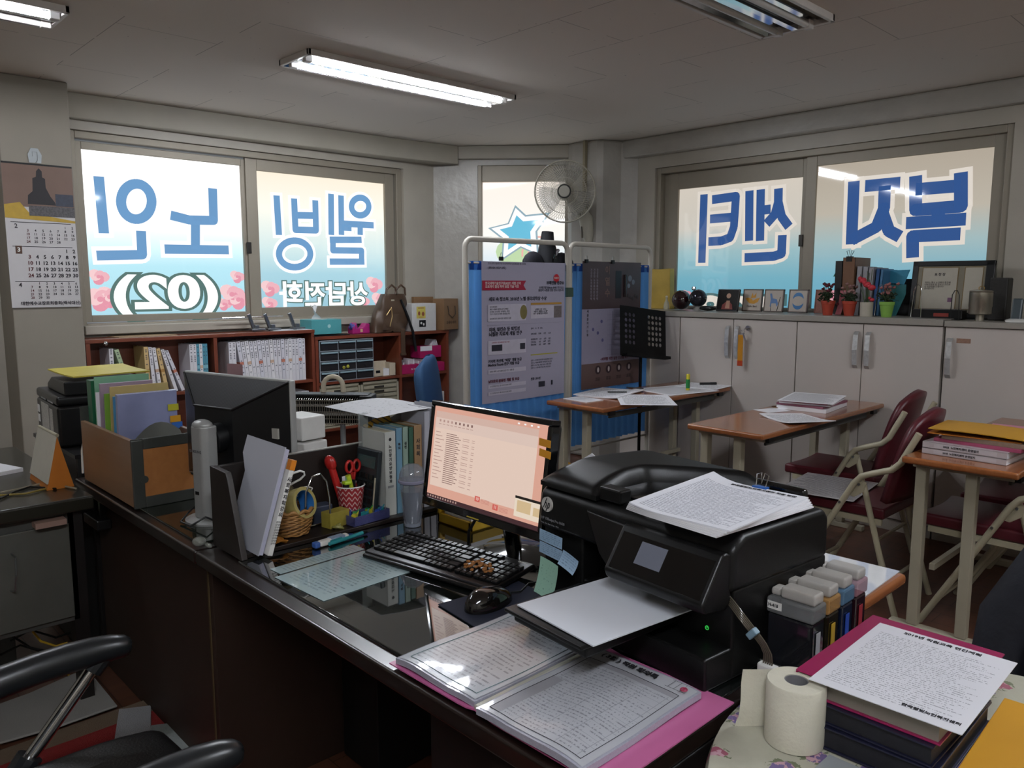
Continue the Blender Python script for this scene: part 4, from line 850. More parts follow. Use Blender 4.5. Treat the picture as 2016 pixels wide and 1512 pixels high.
obj('medal', MB().lathe([(.001, 0), (.03, 0)], 24, M=Matrix.Translation((XX + .002, PWd * .47, PH * .64)) @ Matrix.Rotation(PI / 2, 4, 'Y') @ Matrix.Diagonal((1.45, 1, 1, 1))), mat('medal_gold', '#8b8254', .4, .3, var=.3), po)
pbox('gold_band', .56, .95, .295, .31, mat('band_gold', '#b98d40', .5)); pbox('text_panel', .56, .95, .315, .41, ppale); ptxt('body_text', '노벨상 수상 교수는\n"세포의 재활용 시스템"\n연구 성과를 발표하였다', .68, .36, .013, pin, .0002, 'CENTER')
pbox('portrait', .85, .95, .32, .41, mat('portrait_tone', '#6f6767', .5, var=.4, scale=90), .0004)
ptxt('heading', '치매, 파킨슨 등 퇴행성\n뇌질환 치료제 개발 연구', .07, .495, .027, pin, .0008); pbox('rule', .05, .95, .445, .4465, mat('rule_grey', '#8a8898', .6))
pbox('text_panel', .06, .50, .555, .655, ppale); ptxt('body_text', '오토파지 기반 뇌질환 치료 기전', .1, .57, .011, pred)
for a in (.10, .16, .43): pbox('diagram_block', a, a + .06, .585, .63, pin, .0005)
ptxt('body_text', '원리    시   기   효능\n\n제제 성분     단계      기간      효과\n\n천연물신약     1상      12주     개선\n인지기능       2상      24주     유지\n행동장애       3상      48주     관찰', .56, .545, .0125, pin, .0001, 'LEFT', 1.35)
ptxt('heading', '기억력 개선제, "씨킬" 개발 보급\nMedical Foods 연구 개발 보급', .06, .715, .021, pin, .0007)
pbox('yellow_line', .56, .90, .675, .683, mat('marker_yellow', '#b0a83f', .5)); ptxt('body_text', '문헌 1. 신경 보호 연구 성과 발표 요지\n문헌 2. 치매 예방과 식이요법 보고서\n문헌 3. 뇌 기능 개선 임상 시험 결과\n문헌 4. 노화 세포 청소와 건강 장수', .56, .75, .0125, pin, 0, 'LEFT', 1.25)
pbox('text_panel', .06, .50, .76, .79, ppale); ptxt('body_text', '인지 저하 노인 대상 임상 연구 진행 중', .08, .775, .0125, pin)
ptxt('heading', '뇌미로의 운동법 개발 및 보급', .06, .845, .021, mat('poster_maroon', '#5c2335', .5), .0007)
for c in (.88, .93): pbox('text_panel', .06, .50, c - .012, c + .014, ppale); ptxt('body_text', '노인 운동 프로그램 지도자 양성 과정', .08, c, .0115, pin)
ptxt('heading', '전문 교수진', .56, .86, .018, pin, .0005)
pbox('logo_block', .66, .74, .885, .925, pin); pbox('logo_block', .82, .84, .885, .92, pin)
# second poster
q0 = onx(1147, 514, px_); q1 = onx(1262, 512, px_); q3 = onx(1145, 768, px_)
y0, y1 = q0.y, q1.y; zt, zb = q0.z, q3.z; P2W = y1 - y0; P2H = zt - zb
p2 = thing('poster', 'brown and lilac product poster with round icons clipped to the screen', 'poster', (px_, y0, zb))
def b2(nm, a, b_, c, d, m, l=0.0): return obj(nm, MB().box(l, l + .0006, P2W * a, P2W * b_, P2H * (1 - d), P2H * (1 - c)), m, p2)
b2('poster_sheet', 0, 1, .36, .92, mat('poster_lilac', '#8f8ba0', .35, var=.03), -.001); b2('dark_photo_area', 0, 1, 0, .37, mat('poster_brown', '#46373a', .35, var=.35, scale=5), 0); b2('brown_band', 0, 1, .80, 1.0, mat('poster_tan', '#5f4a48', .35, var=.1, scale=6), 0)
pl_ = mat('poster_pale', '#8f8894', .5)
for k, ch in enumerate('이열수'): text('title_character', ch, .06, frame((.0015, P2W * .41, P2H * (.93 - .09 * k)), (0, 1, 0), (0, 0, 1)), mat('title_tan', '#6d5650', .5), p2, .002, 'CENTER')
for a in (.14, .19, .24): text('vertical_text', '\n'.join('건강한노후를위한선택'), .02, frame((.0015, P2W * a, P2H * .82), (0, 1, 0), (0, 0, 1)), pl_, p2, .0002, 'CENTER', 1.05)
b2('bottle_box', .55, .65, .07, .29, mat('box_ink', '#191820', .3), .001); obj('bottle', MB().cyl((.004, P2W * .71, P2H * .72), (.004, P2W * .71, P2H * .90), .012, 12), mat('bottle_ink', '#221a20', .2), p2)
for (a, c, r) in ((.80, .13, .022), (.86, .16, .018), (.78, .19, .016)): obj('fruit', MB().ball((.002, P2W * a, P2H * (1 - c)), r, 12, sc=(.08, 1, 1)), mat('fruit_grey', '#6c7480', .5, var=.3), p2)
for k in range(5): obj('fruit', MB().ball((.002, P2W * (.78 + .04 * k), P2H * (.73 - .012 * (k % 3))), .014, 10, sc=(.08, 1, 1)), mat('fruit_dark', '#3a3134', .5, var=.4), p2)
lp = mat('poster_line', '#77758a', .5)
for k in range(9): b2('chart_line', .42, .95, .42 + .04 * k, .4215 + .04 * k, lp, .001)
for k in range(3): b2('chart_line', .50 + .15 * k, .503 + .15 * k, .39, .75, lp, .001)
for a, c in ((.32, .47), (.18, .53), (.26, .56), (.34, .62)): obj('chart_dot', MB().lathe([(.001, 0), (.012, 0)], 14, M=Matrix.Translation((.0015, P2W * a, P2H * (1 - c))) @ Matrix.Rotation(PI / 2, 4, 'Y')), mat('dot_purple', '#5d5a86', .5), p2)
text('vertical_text', '\n'.join('세월을이기는물'), .02, frame((.0015, P2W * .09, P2H * .52), (0, 1, 0), (0, 0, 1)), ink, p2, .0002, 'CENTER', 1.3)
text('heading', '<피부를 위한 일반 인산물 속>', .024, frame((.0015, P2W * .55, P2H * .225), (0, 1, 0), (0, 0, 1)), mat('poster_maroon', '#5c2335', .5), p2, .0006, 'CENTER')
for k in range(4):
    M_ = Matrix.Translation((.0015, P2W * (.27 + .18 * k), P2H * .145)) @ Matrix.Rotation(PI / 2, 4, 'Y')
    obj('round_icon', MB().lathe([(.001, 0), (.030, 0)], 22, M=M_), mat('icon_maroon', '#33202a', .5), p2)
    obj('icon_mark', MB().ball((.003, P2W * (.27 + .18 * k), P2H * .145), .014, 10, sc=(.05, .8, 1.3)), mat('icon_pale', '#b5a9aa', .5), p2)
    text('icon_caption', '산삼 추출\n성분 함유', .012, frame((.0015, P2W * (.27 + .18 * k), P2H * .07), (0, 1, 0), (0, 0, 1)), ink, p2, 0, 'CENTER')
for y, i in ((q0.y + .03, 0), (q0.y + .30, 1), (onx(985, 512, px_).y, 2), (onx(1090, 516, px_).y, 3)):
    z = zt + .0
    t = thing('binder_clip', ['black binder clip at the upper left of the brown poster', 'black binder clip at the upper right of the brown poster', 'black binder clip at the upper left of the white poster', 'black binder clip at the upper right of the white poster'][i], 'clip', (px_ + .004, y, z), 0, 'clips holding the posters'); obj('clip_body', MB().box(-.004, .01, -.014, .014, -.012, .012), black_p, t, bevel=.002); obj('clip_wire', MB().tube([(.004, -.01, .01), (.006, -.004, .035), (.006, .004, .035), (.004, .01, .01)], .0012, 5), chrome, t)
# dark folded umbrella heap behind the screen top
t = thing('folded_jacket', 'black and white-trimmed jacket hanging over the back of the screen top', 'jacket', (-1.54, 0, 0)); c = onx(1078, 505, -1.54); t.location = c
b = MB(); b.tube([(0, 0, -.10), (0, 0, .02), (0, -.005, .10), (0, .0, .155)], .05, 14, rs=[.075, .065, .045, .038]); obj('jacket_top', b, mat('jacket_black', '#0f1016', .8), t, smooth=True)
b = MB(); b.ball((0, -.13, -.06), .10, 16, sc=(.5, .9, .9)); b.ball((0, .13, -.06), .10, 16, sc=(.5, 1.1, .9)); obj('jacket_shoulders', b, mat('jacket_navy', '#16161f', .8, bump=.5, bscale=60), t, smooth=True)
obj('white_trim', MB().tube([(.05, -.01, -.03), (.055, .02, .02), (.045, .05, .04)], .012, 8), mat('trim_grey', '#8d8a90', .6), t, smooth=True)

# wall fan
fc = hz(1115, 378, 1.45 + .0001) if False else None
def at_depth(x, y, d):
    r = ray(x, y); f = r[0] * -SN + r[1] * CS; k = d / f
    return Vector((CAM[0] + r[0] * k, CAM[1] + r[1] * k, CAM[2] + r[2] * k))
fan = thing('wall_fan', 'white wall-mounted fan with a round wire cage on the corner pier', 'fan', (-2.36, 4.125, 1.90))
fcn = at_depth(1112, 377, 6.0) - fan.location
ax = (Vector(CAM) - (fcn + fan.location)); ax.z = ax.z + .15; ax.normalize(); ax = (ax + Vector((.10, -.25, 0))).normalized()
zz_ = ax; xx_ = zz_.cross(Vector((0, 0, 1))).normalized(); yy_ = zz_.cross(xx_)
FM = Matrix((xx_, yy_, zz_)).transposed().to_4x4(); FM.translation = fcn
fanw = mat('fan_white', '#a8a394', .45, var=.03); fanb = mat('fan_blade', '#8a8882', .3, alpha=.55, var=.02)
def FP(r, a, z): return FM @ Vector((r * math.cos(a), r * math.sin(a), z))
b = MB(); R_ = .225
for rr, z, rad in ((R_, 0, .006), (R_ * .995, .012, .0035)): b.tube([FP(rr, k * PI / 24, z) for k in range(48)], rad, 6, closed=True)
obj('cage_rim', b, fanw, fan, smooth=True)
for nm, sgn in (('front_grille', 1), ('rear_grille', -1)):
    b = MB()
    for k in range(72):
        a = k * 2 * PI / 72; tw = .35 * sgn
        b.tube([FP(.05, a, .055 * sgn), FP(.12, a + tw * .3, .05 * sgn), FP(.19, a + tw * .8, .035 * sgn), FP(R_, a + tw, 0)], .0015, 3)
    for rr in (.10, .16): b.tube([FP(rr, k * PI / 18, .052 * sgn - (.012 * sgn if rr > .12 else 0)) for k in range(36)], .0014, 4, closed=True)
    obj(nm, b, fanw, fan)
obj('front_cap', MB().lathe([(.001, .062), (.04, .062), (.046, .055), (.046, .045)], 24, M=FM), mat('fan_cap', '#8f8b80', .4), fan, smooth=True)
obj('cap_ring', MB().tube([FP(.046, k * PI / 16, .058) for k in range(32)], .005, 6, closed=True), black_p, fan, smooth=True)
for k in range(3):
    def bl(i, j, k=k):
        a = k * 2 * PI / 3 + .4 + (i - .5) * (1.5 - .3 * j); r = .04 + .155 * j
        return FP(r, a, .02 * (i - .5) * 2)
    obj('fan_blade', MB().grid(bl, 10, 6), fanb, fan, smooth=True)
mot = fcn - ax * .11
obj('motor', MB().lathe([(.03, .0), (.06, .01), (.065, .06), (.045, .10), (.02, .11)], 24, M=Matrix.Translation(-ax * .14) @ FM), fanw, fan, smooth=True)
M_ = Matrix.Translation((.0, 0, 0))
obj('wall_bracket', MB().tube([(0.10, .0, -.12), (.10, -.01, -.05), (.09, -.02, .06), (.06, -.06, .13), tuple(fcn - ax * .10 + Vector((0, 0, -.02)))], .04, 14, rs=[.034, .05, .058, .045, .03]), fanw, fan, smooth=True)
obj('switch_slot', MB().cyl((.09, -.062, -.09), (.085, -.066, .0), .007, 8), mat('switch_dark', '#4a4238', .5), fan)
obj('pull_cord', MB().tube([(-.03, -.1, -.05), (-.035, -.09, -.35)], .0015, 4), fanw, fan)
t = thing('cable_duct', 'beige cable trunking running down the pier to the wall fan', 'cable duct', (-2.30, 4.115, 2.2)); obj('duct', MB().box(-.012, .012, -.012, .02, -.2, .378), mat('duct_beige', '#857c66', .5), t, bevel=.003); obj('fan_cable', MB().tube([(-.02, -.01, -.2), (-.02, -.012, -.6), (.0, -.012, -.9)], .004, 6), fanw, t)

# music stand
t = thing('music_stand', 'black perforated music stand in front of the white cabinets', 'music stand', (-1.36, 0, 0)); bl_m = mat('stand_black', '#070708', .6, spec=.25)
c = onx(1267, 655, -1.30); t.location = (c.x, c.y, 0); ms = c.z
o1 = c; ax_u = (onx(1310, 660, -1.38) - onx(1225, 655, -1.38))
SM = Matrix.Translation((0, 0, ms)) @ Matrix.Rotation(-.12, 4, 'Z') @ Matrix.Rotation(-.16, 4, 'Y') @ Matrix.Rotation(-.12, 4, 'X')
# plate in local y-z, leaning back, with two blocks of holes
def holes_plate():
    bm = MB(); W, Hh = .44, .34; nx, nz = 12, 9; hol = set()
    for i in (1, 2, 3, 7, 8, 9, 10):
        for j in range(2, 8): hol.add((i, j))
    x0, z0 = -W / 2, -Hh / 2; dx, dz = W / nx, Hh / nz
    for i in range(nx):
        for j in range(nz):
            a, b2_, c2, d2 = x0 + i * dx, x0 + (i + 1) * dx, z0 + j * dz, z0 + (j + 1) * dz
            if (i, j) not in hol:
                for s_ in (.0, -.003): bm.add([(s_, a, c2), (s_, b2_, c2), (s_, b2_, d2), (s_, a, d2)], [(0, 1, 2, 3) if s_ == 0 else (3, 2, 1, 0)])
            else:
                cx, cz = (a + b2_) / 2, (c2 + d2) / 2; n = 16; rr = min(dx, dz) * .36
                sq = []
                for k in range(n):
                    an = 2 * PI * k / n + PI / 4; cxx, szz = math.cos(an), math.sin(an); m_ = max(abs(cxx), abs(szz)); sq.append((cx + cxx / m_ * dx / 2, cz + szz / m_ * dz / 2))
                ci = [(cx + rr * math.cos(2 * PI * k / n + PI / 4), cz + rr * math.sin(2 * PI * k / n + PI / 4)) for k in range(n)]
                for s_ in (0., -.003):
                    bm.add([(s_, p[0], p[1]) for p in sq + ci], [((k, (k + 1) % n, n + (k + 1) % n, n + k) if s_ == 0 else (n + k, n + (k + 1) % n, (k + 1) % n, k)) for k in range(n)])
                bm.add([(0, p[0], p[1]) for p in ci] + [(-.003, p[0], p[1]) for p in ci], [(k, (k + 1) % n, n + (k + 1) % n, n + k) for k in range(n)])
    return bm
pb = holes_plate(); pb.v = [tuple(SM @ Vector(p)) for p in pb.v]; obj('perforated_plate', pb, bl_m, t)
b = MB(); b.box(0, .055, -.21, .21, -.175, -.168, M=SM); b.box(.05, .055, -.21, .21, -.168, -.155, M=SM); b.box(-.003, .0, -.2, .2, -.17, -.165 + .01, M=SM); obj('lip', b, bl_m, t)
obj('pole', MB().cyl((-.02, 0, .02), (-.02, 0, ms - .02), .011, 10), bl_m, t, smooth=True); obj('pole_collar', MB().cyl((-.02, 0, .55), (-.02, 0, .62), .018, 12), bl_m, t)
for k in range(3): a = k * 2.094 + .5; obj('leg', MB().tube([(-.02, 0, .14), (-.02 + .16 * math.cos(a), .16 * math.sin(a), .08), (-.02 + .25 * math.cos(a), .25 * math.sin(a), .012)], .008, 8), bl_m, t, smooth=True)

# blue office chair seen from the side
t = thing('office_chair', 'blue fabric office chair with a rounded back, in front of the shelves', 'chair', (-2.02, 2.36, 0), math.radians(38)); bf = mat('chair_blue', '#244566', .8, var=.1, bump=.4, bscale=300)
def cb(i, j):
    a = (i - .5) * 2; w_ = .21 * math.sqrt(max(0, 1 - abs(j * 2 - 1) ** 3.2)) + .02
    return (.0 + .05 * (1 - a * a) - .06 * j, a * w_, .52 + .48 * j)
b = MB(); b.grid(lambda i, j: (cb(i, j)[0] + .035, cb(i, j)[1], cb(i, j)[2]), 14, 14); b.grid(lambda i, j: (cb(i, j)[0] - .02, cb(i, j)[1], cb(i, j)[2]), 14, 14)
t_b = obj('backrest', MB().grid(lambda i, j: (cb(i, j)[0] + (.045 if 0 else 0), cb(i, j)[1], cb(i, j)[2]), 14, 14), bf, t, smooth=True); so = t_b.modifiers.new('thick', 'SOLIDIFY'); so.thickness = .07; sb = t_b.modifiers.new('s', 'SUBSURF'); sb.levels = 1; sb.render_levels = 1
obj('seat', MB().cb((.24, 0, .46), (.46, .46, .08)), bf, t, bevel=.035, bseg=4)
obj('seat_post', MB().cyl((.24, 0, .08), (.24, 0, .43), .028, 12), black_p, t); obj('back_bracket', MB().tube([(.2, 0, .42), (-.05, 0, .43), (-.06, 0, .60)], .02, 8), black_p, t)
for k in range(5): a = k * 2 * PI / 5; l = obj('leg', MB().tube([(.24, 0, .10), (.24 + .26 * math.cos(a), .26 * math.sin(a), .07)], .02, 8), black_p, t); obj('caster', MB().ball((.24 + .27 * math.cos(a), .27 * math.sin(a), .03), .028, 12), black_p, l, smooth=True)

# halogen heater behind the far desk
hc = at_depth(630, 808, 3.45); t = thing('halogen_heater', 'floor heater with a wire grille and a cream carrying hoop behind the far monitor', 'heater', (hc.x, hc.y, 0)); t.rotation_euler[2] = math.radians(43)
hz_ = hc.z; hw = .20
obj('reflector', MB().grid(lambda i, j: (-hw + 2 * hw * i * .92, .055 * math.cos((j - .5) * 2.6) , hz_ + .062 * math.sin((j - .5) * 2.6) * 1.0), 4, 10), mat('heater_reflector', '#5e5a55', .15, .95, var=0), t, smooth=True)
b = MB()
for k in range(38): xk = -hw + .009 + k * .0102; b.tube([(xk, -.012, hz_ + .064), (xk, -.04, hz_ + .055), (xk, -.045, hz_ - .05), (xk, -.012, hz_ - .06)], .0014, 4)
for z in (.05, .0, -.03, -.05): b.cyl((-hw, -.046, hz_ + z), (hw * .95, -.046, hz_ + z), .0022, 5)
obj('wire_grille', b, mat('grille_chrome', '#a8a59c', .25, .9, var=0), t)
b = MB(); b.box(hw * .92, hw * 1.2, -.03, .06, hz_ - .065, hz_ + .07); b.box(-hw - .03, hw * 1.2, .05, .065, hz_ - .06, hz_ + .07); b.box(-hw - .03, hw * 1.1, -.02, .06, hz_ + .066, hz_ + .075); obj('housing', b, mat('heater_black', '#191a1b', .4), t, bevel=.004)
for z in (.02, -.02): obj('halogen_rod', MB().cyl((-hw, .01, hz_ + z), (hw * .9, .01, hz_ + z), .006, 8), mat('rod_quartz', '#8a8680', .2), t)
obj('hoop_handle', MB().tube([(.0, .06, hz_ + .05), (.0, .06, hz_ + .10)] + [(.045 - .045 * math.cos(a), .06, hz_ + .10 + .045 * math.sin(a)) for a in [k * PI / 8 for k in range(1, 8)]] + [(.09, .06, hz_ + .10), (.09, .06, hz_ + .05)], .011, 10), mat('hoop_cream', '#b5ab96', .5), t, smooth=True)
obj('post', MB().cyl((.09, .04, .03), (.09, .04, hz_ - .05), .012, 10), gray_p, t); obj('round_base', MB().lathe([(.16, 0), (.16, .015), (.05, .035)], 28, (.09, .04, 0)), gray_p, t, smooth=True)
# ---------------------------------------------------------------- study tables and folding chairs on the right
orange = wood('table_oak', '#7a4524', '#a2643a', .22, 'Y', coat=.5); legm = mat('table_leg_beige', '#a39c88', .45, var=.04)
def study_table(label, x0, x1, y0, y1, top=.755, long='y'):
    t = thing('study_table', label, 'table', (x0, y0, 0), 0, 'orange-topped study tables'); W, D = x1 - x0, y1 - y0
    obj('tabletop', MB().box(0, W, 0, D, top - .028, top), orange, t, bevel=.009, bseg=3)
    if long == 'y': ends = [(.10, 1), (D - .10, -1)]; f = lambda a, b: (a, b)
    else: ends = [(.10, 1), (W - .10, -1)]; f = lambda a, b: (b, a)
    Wd = W if long == 'y' else D
    for e, s in ends:
        for a in (.03, .215):
            q = f(a, e - .02); r = f(a + .042, e + .022); obj('leg', MB().box(q[0], r[0], q[1], r[1], .03, top - .045), legm, t, bevel=.004)
        q = f(-.04, e - .022); r = f(Wd - .04, e + .022); obj('foot', MB().box(q[0], r[0], q[1], r[1], .0, .03), legm, t, bevel=.004)
        q = f(.02, e - .024); r = f(Wd - .03, e + .024); obj('support_bar', MB().box(q[0], r[0], q[1], r[1], top - .052, top - .028), legm, t, bevel=.002)
        q = f(Wd - .03, e - .024); r = f(Wd - .01, e + .024); obj('end_cap', MB().box(q[0], r[0], q[1], r[1], top - .052, top - .028), black_p, t)
    q = f(.10, .10); r = f(.12, (D if long == 'y' else W) - .10); obj('stretcher', MB().box(q[0], r[0], q[1], r[1], .28, .305), legm, t)
    q = f(Wd - .06, .12); r = f(Wd - .05, (D if long == 'y' else W) - .12); obj('front_panel', MB().box(q[0], r[0], q[1], r[1], top - .075, top - .045), mat('panel_dark', '#3c3c38', .5), t)
    return t
study_table('orange-topped study table pushed to the cabinets in front of the privacy screen', -1.23, -.79, 2.57, 3.905)
study_table('orange-topped study table in the middle, with a stack of pink folders', -.20, .215, 2.51, 3.905)
study_table('orange-topped study table at the right, carrying ring binders and a yellow envelope', .823, 1.237, 2.51, 3.86)
study_table('low orange-topped side table behind the printer with a plastic-sleeved sheet', .12, 1.315, .875, 1.215, .735, 'x')
bur = mat('vinyl_burgundy', '#4e1820', .38, var=.12, scale=8, bump=.1); ctube = mat('chair_tube_cream', '#a8a088', .38, var=.04)
def folding_chair(label, x, y, rz=0.0):
    t = thing('folding_chair', label, 'chair', (x, y, 0), rz, 'burgundy folding armchairs')
    obj('seat', MB().grid(lambda i, j: (-.25 + .46 * i + (.02 * math.cos(PI * (j - .5)) - .02) * (1 - i), -.20 + .40 * j, .475 + .012 * math.sin(PI * i) * math.sin(PI * j)), 10, 8, th=.05), bur, t, bevel=.012, bseg=3)
    bk = obj('backrest', MB().grid(lambda i, j: (.245 + .10 * j + .035 * (1 - (2 * i - 1) ** 2) - .03, (-.20 + .40 * i) * (1 - .22 * j ** 5), .50 + .41 * j - .05 * (2 * i - 1) ** 2 * j ** 3), 12, 12), bur, t, smooth=True)
    so = bk.modifiers.new('thick', 'SOLIDIFY'); so.thickness = .032
    for s in (-1, 1):
        y_ = .225 * s
        a = obj('arm_tube', MB().tube([(-.225, y_, .0), (-.02, y_, .38), (.085, y_, .575), (.115, y_, .61), (.155, y_, .628), (.24, y_, .66), (.275, y_, .695), (.34, y_, .83)], .014, 10), ctube, t, smooth=True)
        obj('rear_leg', MB().tube([(.10, y_ * .9, .60), (.12, y_ * .9, .56), (.21, y_ * .9, .24), (.285, y_ * .9, .0)], .013, 10), ctube, t, smooth=True)
        obj('hinge_plate', MB().prism([(.055, .515), (.10, .585), (.135, .585), (.125, .54), (.085, .51)], -.004, .004, M=Matrix.Translation((0, y_ * .96, 0)) @ Matrix.Rotation(PI / 2, 4, 'X')), ctube, t, bevel=.002)
        obj('seat_rail', MB().box(-.22, .20, y_ * .86 - .008, y_ * .86 + .008, .40, .425), ctube, t)
        for px2, pz in ((.03, .48), (.11, .575), (-.04, .345)): obj('rivet', MB().cyl((px2, y_ + s * .010, pz), (px2, y_ + s * .018, pz), .006, 8), steel, a)
    obj('cross_bar', MB().cyl((-.16, -.225, .12), (-.16, .225, .12), .009, 8), ctube, t); obj('cross_bar', MB().cyl((.24, -.2, .16), (.24, .2, .16), .009, 8), ctube, t)
    return t
ch = folding_chair('burgundy folding armchair behind the near one, facing the middle table', .24, 3.40, .03)
c2 = dup(ch, (.50, 2.87, 0), .0, 'burgundy folding armchair with printed sheets on its seat, facing the middle table')
dup(ch, (1.09, 2.94, 0), -.02, 'burgundy folding armchair under the right table, the nearer one of two')
dup(ch, (1.10, 3.44, 0), .03, 'burgundy folding armchair under the right table, against the cabinets')

# papers on the study tables
pr1 = printed('print_form', rows=30, words=24, grid=6); pr2 = printed('print_list', rows=44, words=30, dens=.62, mx=.05); pr3 = printed('print_letter', rows=26, words=20, dens=.55)
TT = .7555
def pap(label, pts, m, th, z, rz, w=.21, h=.297, nm='document_sheet', grp=None, dz=0, curl=0.0):
    c = hz(pts[0], pts[1], z); return sheet(nm, label, 'paper', (c.x, c.y, z + dz), rz, w, h, m, th, grp, curl)
pap('small stack of printed cards at the near left corner of the screen-side table', (1148, 787), pr2, .004, TT, 1.5, .14, .20, 'card_stack')
pap('loose stack of sheets with a pen, at the left of the screen-side table', (1200, 775), pr1, .006, TT, .25, .297, .42, 'paper_stack', curl=.02)
pap('large sheet hanging over the front edge of the screen-side table', (1270, 787), pr3, .001, TT + .007, .75, .32, .42, curl=.0)
pap('sheets spread along the back of the screen-side table near the glue stick', (1330, 768), pr2, .002, TT, 1.35, .42, .36, 'paper_stack')
pap('sheet under the black marker at the cabinet end of the screen-side table', (1385, 760), pr1, .002, TT + .0025, 1.7, .25, .30)
for k, (x, y, a) in enumerate(((1215, 773, .1), (1250, 765, -.5))):
    c = hz(x, y, TT + .012); tag(obj('pen', MB().cyl((-.06, 0, .004), (.06, 0, .004), .004, 8), black_p, None, c, (0, 0, a + .7)), ['black pen lying on the paper stack of the screen-side table', 'second black pen, further back on the paper stack'][k], 'pen')
c = hz(1354, 768, TT + .003); t = thing('glue_stick', 'green glue stick with a yellow cap standing on the papers', 'glue stick', (c.x, c.y, TT + .004)); obj('barrel', MB().lathe([(.013, .012), (.0135, .015), (.0135, .07)], 20), mat('glue_green', '#1e7a3c', .4), t, smooth=True); obj('base_ring', MB().lathe([(.0125, 0), (.0125, .014)], 20), mat('glue_yellow', '#c3b42b', .4), t, smooth=True); obj('cap', MB().lathe([(.0125, .068), (.0125, .10), (.010, .104)], 20), MC['glue_yellow'], t, smooth=True)
c = hz(1392, 757, TT + .006); t = thing('marker_pen', 'black marker lying near the cabinet end of the screen-side table', 'marker', (c.x, c.y, TT + .012), .9); obj('barrel', MB().cyl((-.05, 0, 0), (.02, 0, 0), .009, 12), black_p, t, smooth=True); obj('cap', MB().cyl((.02, 0, 0), (.065, 0, 0), .010, 12), black_p, t, smooth=True)
# middle table
pinkf = mat('folder_dusty_pink', '#8d5668', .5, var=.08)
c = hz(1592, 801, TT)
for k, (dz, w_, h_, m_, a, lb, th) in enumerate(((0, .36, .27, paper, .12, 'thick pile of sheets at the bottom of the middle table stack', .022), (.0225, .35, .26, pinkf, .05, 'dusty pink folder in the middle table stack', .012), (.035, .34, .27, paper, .2, 'white plastic file in the middle table stack', .008), (.0435, .35, .25, pinkf, .16, 'second dusty pink folder near the top of the middle table stack', .008), (.052, .40, .29, pr2, .24, 'printed sheet on top of the middle table stack', .0015))):
    tag(obj(['paper_stack', 'folder', 'plastic_file', 'folder', 'document_sheet'][k], MB().box(-h_ / 2, h_ / 2, -w_ / 2, w_ / 2, 0, th), m_, None, (c.x + .02, c.y - .0, TT + dz), (0, 0, a), bevel=.001), lb, ['paper', 'folder', 'file', 'folder', 'paper'][k], 'stack on the middle table')
pap('fan of printed sheets at the near edge of the middle table', (1568, 826), pr3, .004, TT, -.55, .297, .25, 'paper_stack', curl=.03)
pap('single card lying left of the pink folder stack on the middle table', (1520, 808), paper, .001, TT, -.35, .12, .16, 'card')
c = hz(1530, 803, TT + .002); tag(obj('key_chain', MB().tube([(.03 * math.cos(q) * (1 + .3 * math.sin(3 * q)), .02 * math.sin(q), .004) for q in [k * PI / 10 for k in range(20)]], .003, 6, closed=True), mat('chain_bronze', '#6d543a', .4, .7), None, c), 'small bronze key chain lying on the card', 'key chain')
# sheets on the chair seat
sheet('document_sheet', 'printed newspaper-like sheets spread on the near folding chair seat', 'paper', (.39, 2.83, .489), 1.7, .42, .34, printed('print_news', '#b0adae', rows=22, words=26, dens=.6, mx=.02, my=.02, vert=True), .002)
# right table
def ring_binder(label, z, h, off, rz, m, spine):
    t = thing('ring_binder', label, 'binder', (1.02 + off[0], 2.74 + off[1], TT + z), rz, 'ring binders on the right table'); D_, W_ = .235, .31
    obj('cover', MB().box(-W_ / 2, W_ / 2, -D_ / 2, -D_ / 2 + .003, 0, h).box(-W_ / 2, W_ / 2, -D_ / 2, D_ / 2, 0, .003).box(-W_ / 2, W_ / 2, -D_ / 2, D_ / 2, h - .003, h), m, t, bevel=.0008); obj('pages', MB().box(-W_ / 2 + .004, W_ / 2 - .004, -D_ / 2 + .004, D_ / 2 - .006, .003, h - .003), paper, t)
    obj('spine_label', MB().box(-.11, .12, -D_ / 2 - .0006, -D_ / 2, .004, h - .004), mat('spine_paper', '#bfb9bd', .5), t); text('spine_title', '2018  노인복지센터 운영일지', h * .42, frame((-.075, -D_ / 2 - .0012, h / 2), (1, 0, 0), (0, 0, 1)), ink, t, .0003); return t
bw_ = mat('binder_white', '#b9b1b3', .3, coat=.3); pk = mat('binder_pink', '#a14a66', .4)
ring_binder('white ring binder at the bottom of the stack on the right table', 0, .024, (0, 0), -.06, bw_, 0); ring_binder('white ring binder second from the bottom on the right table', .0245, .026, (-.0, .0), -.05, bw_, 0)
def slab(nm, lb, cat, d, off, z, rz, m, g='stack on the right table', **k): return tag(obj(nm, MB().box(-d[0] / 2, d[0] / 2, -d[1] / 2, d[1] / 2, 0, d[2]), m, None, (1.03 + off[0], 2.77 + off[1], TT + z), (0, 0, rz), **k), lb, cat, g)
slab('folder', 'pink folder above the two white ring binders', 'folder', (.32, .24, .014), (.03, 0), .051, -.10, pk, bevel=.001); slab('paper_stack', 'brown-edged bound papers under the yellow envelope', 'paper', (.30, .22, .018), (.045, -.01), .0655, -.04, mat('stack_brown', '#86705f', .6, var=.2, scale=90), bevel=.001)
slab('folder', 'orange folder just under the yellow envelope', 'folder', (.33, .25, .004), (-.0, .0), .084, .06, mat('folder_orange', '#a8651c', .5), bevel=.001)
yb = MB().grid(lambda i, j: (-.17 + .36 * i, -.13 + .27 * j, .012 + .012 * math.sin(2.6 * i) + .014 * (1 - i) ** 2), 12, 6, th=.003)
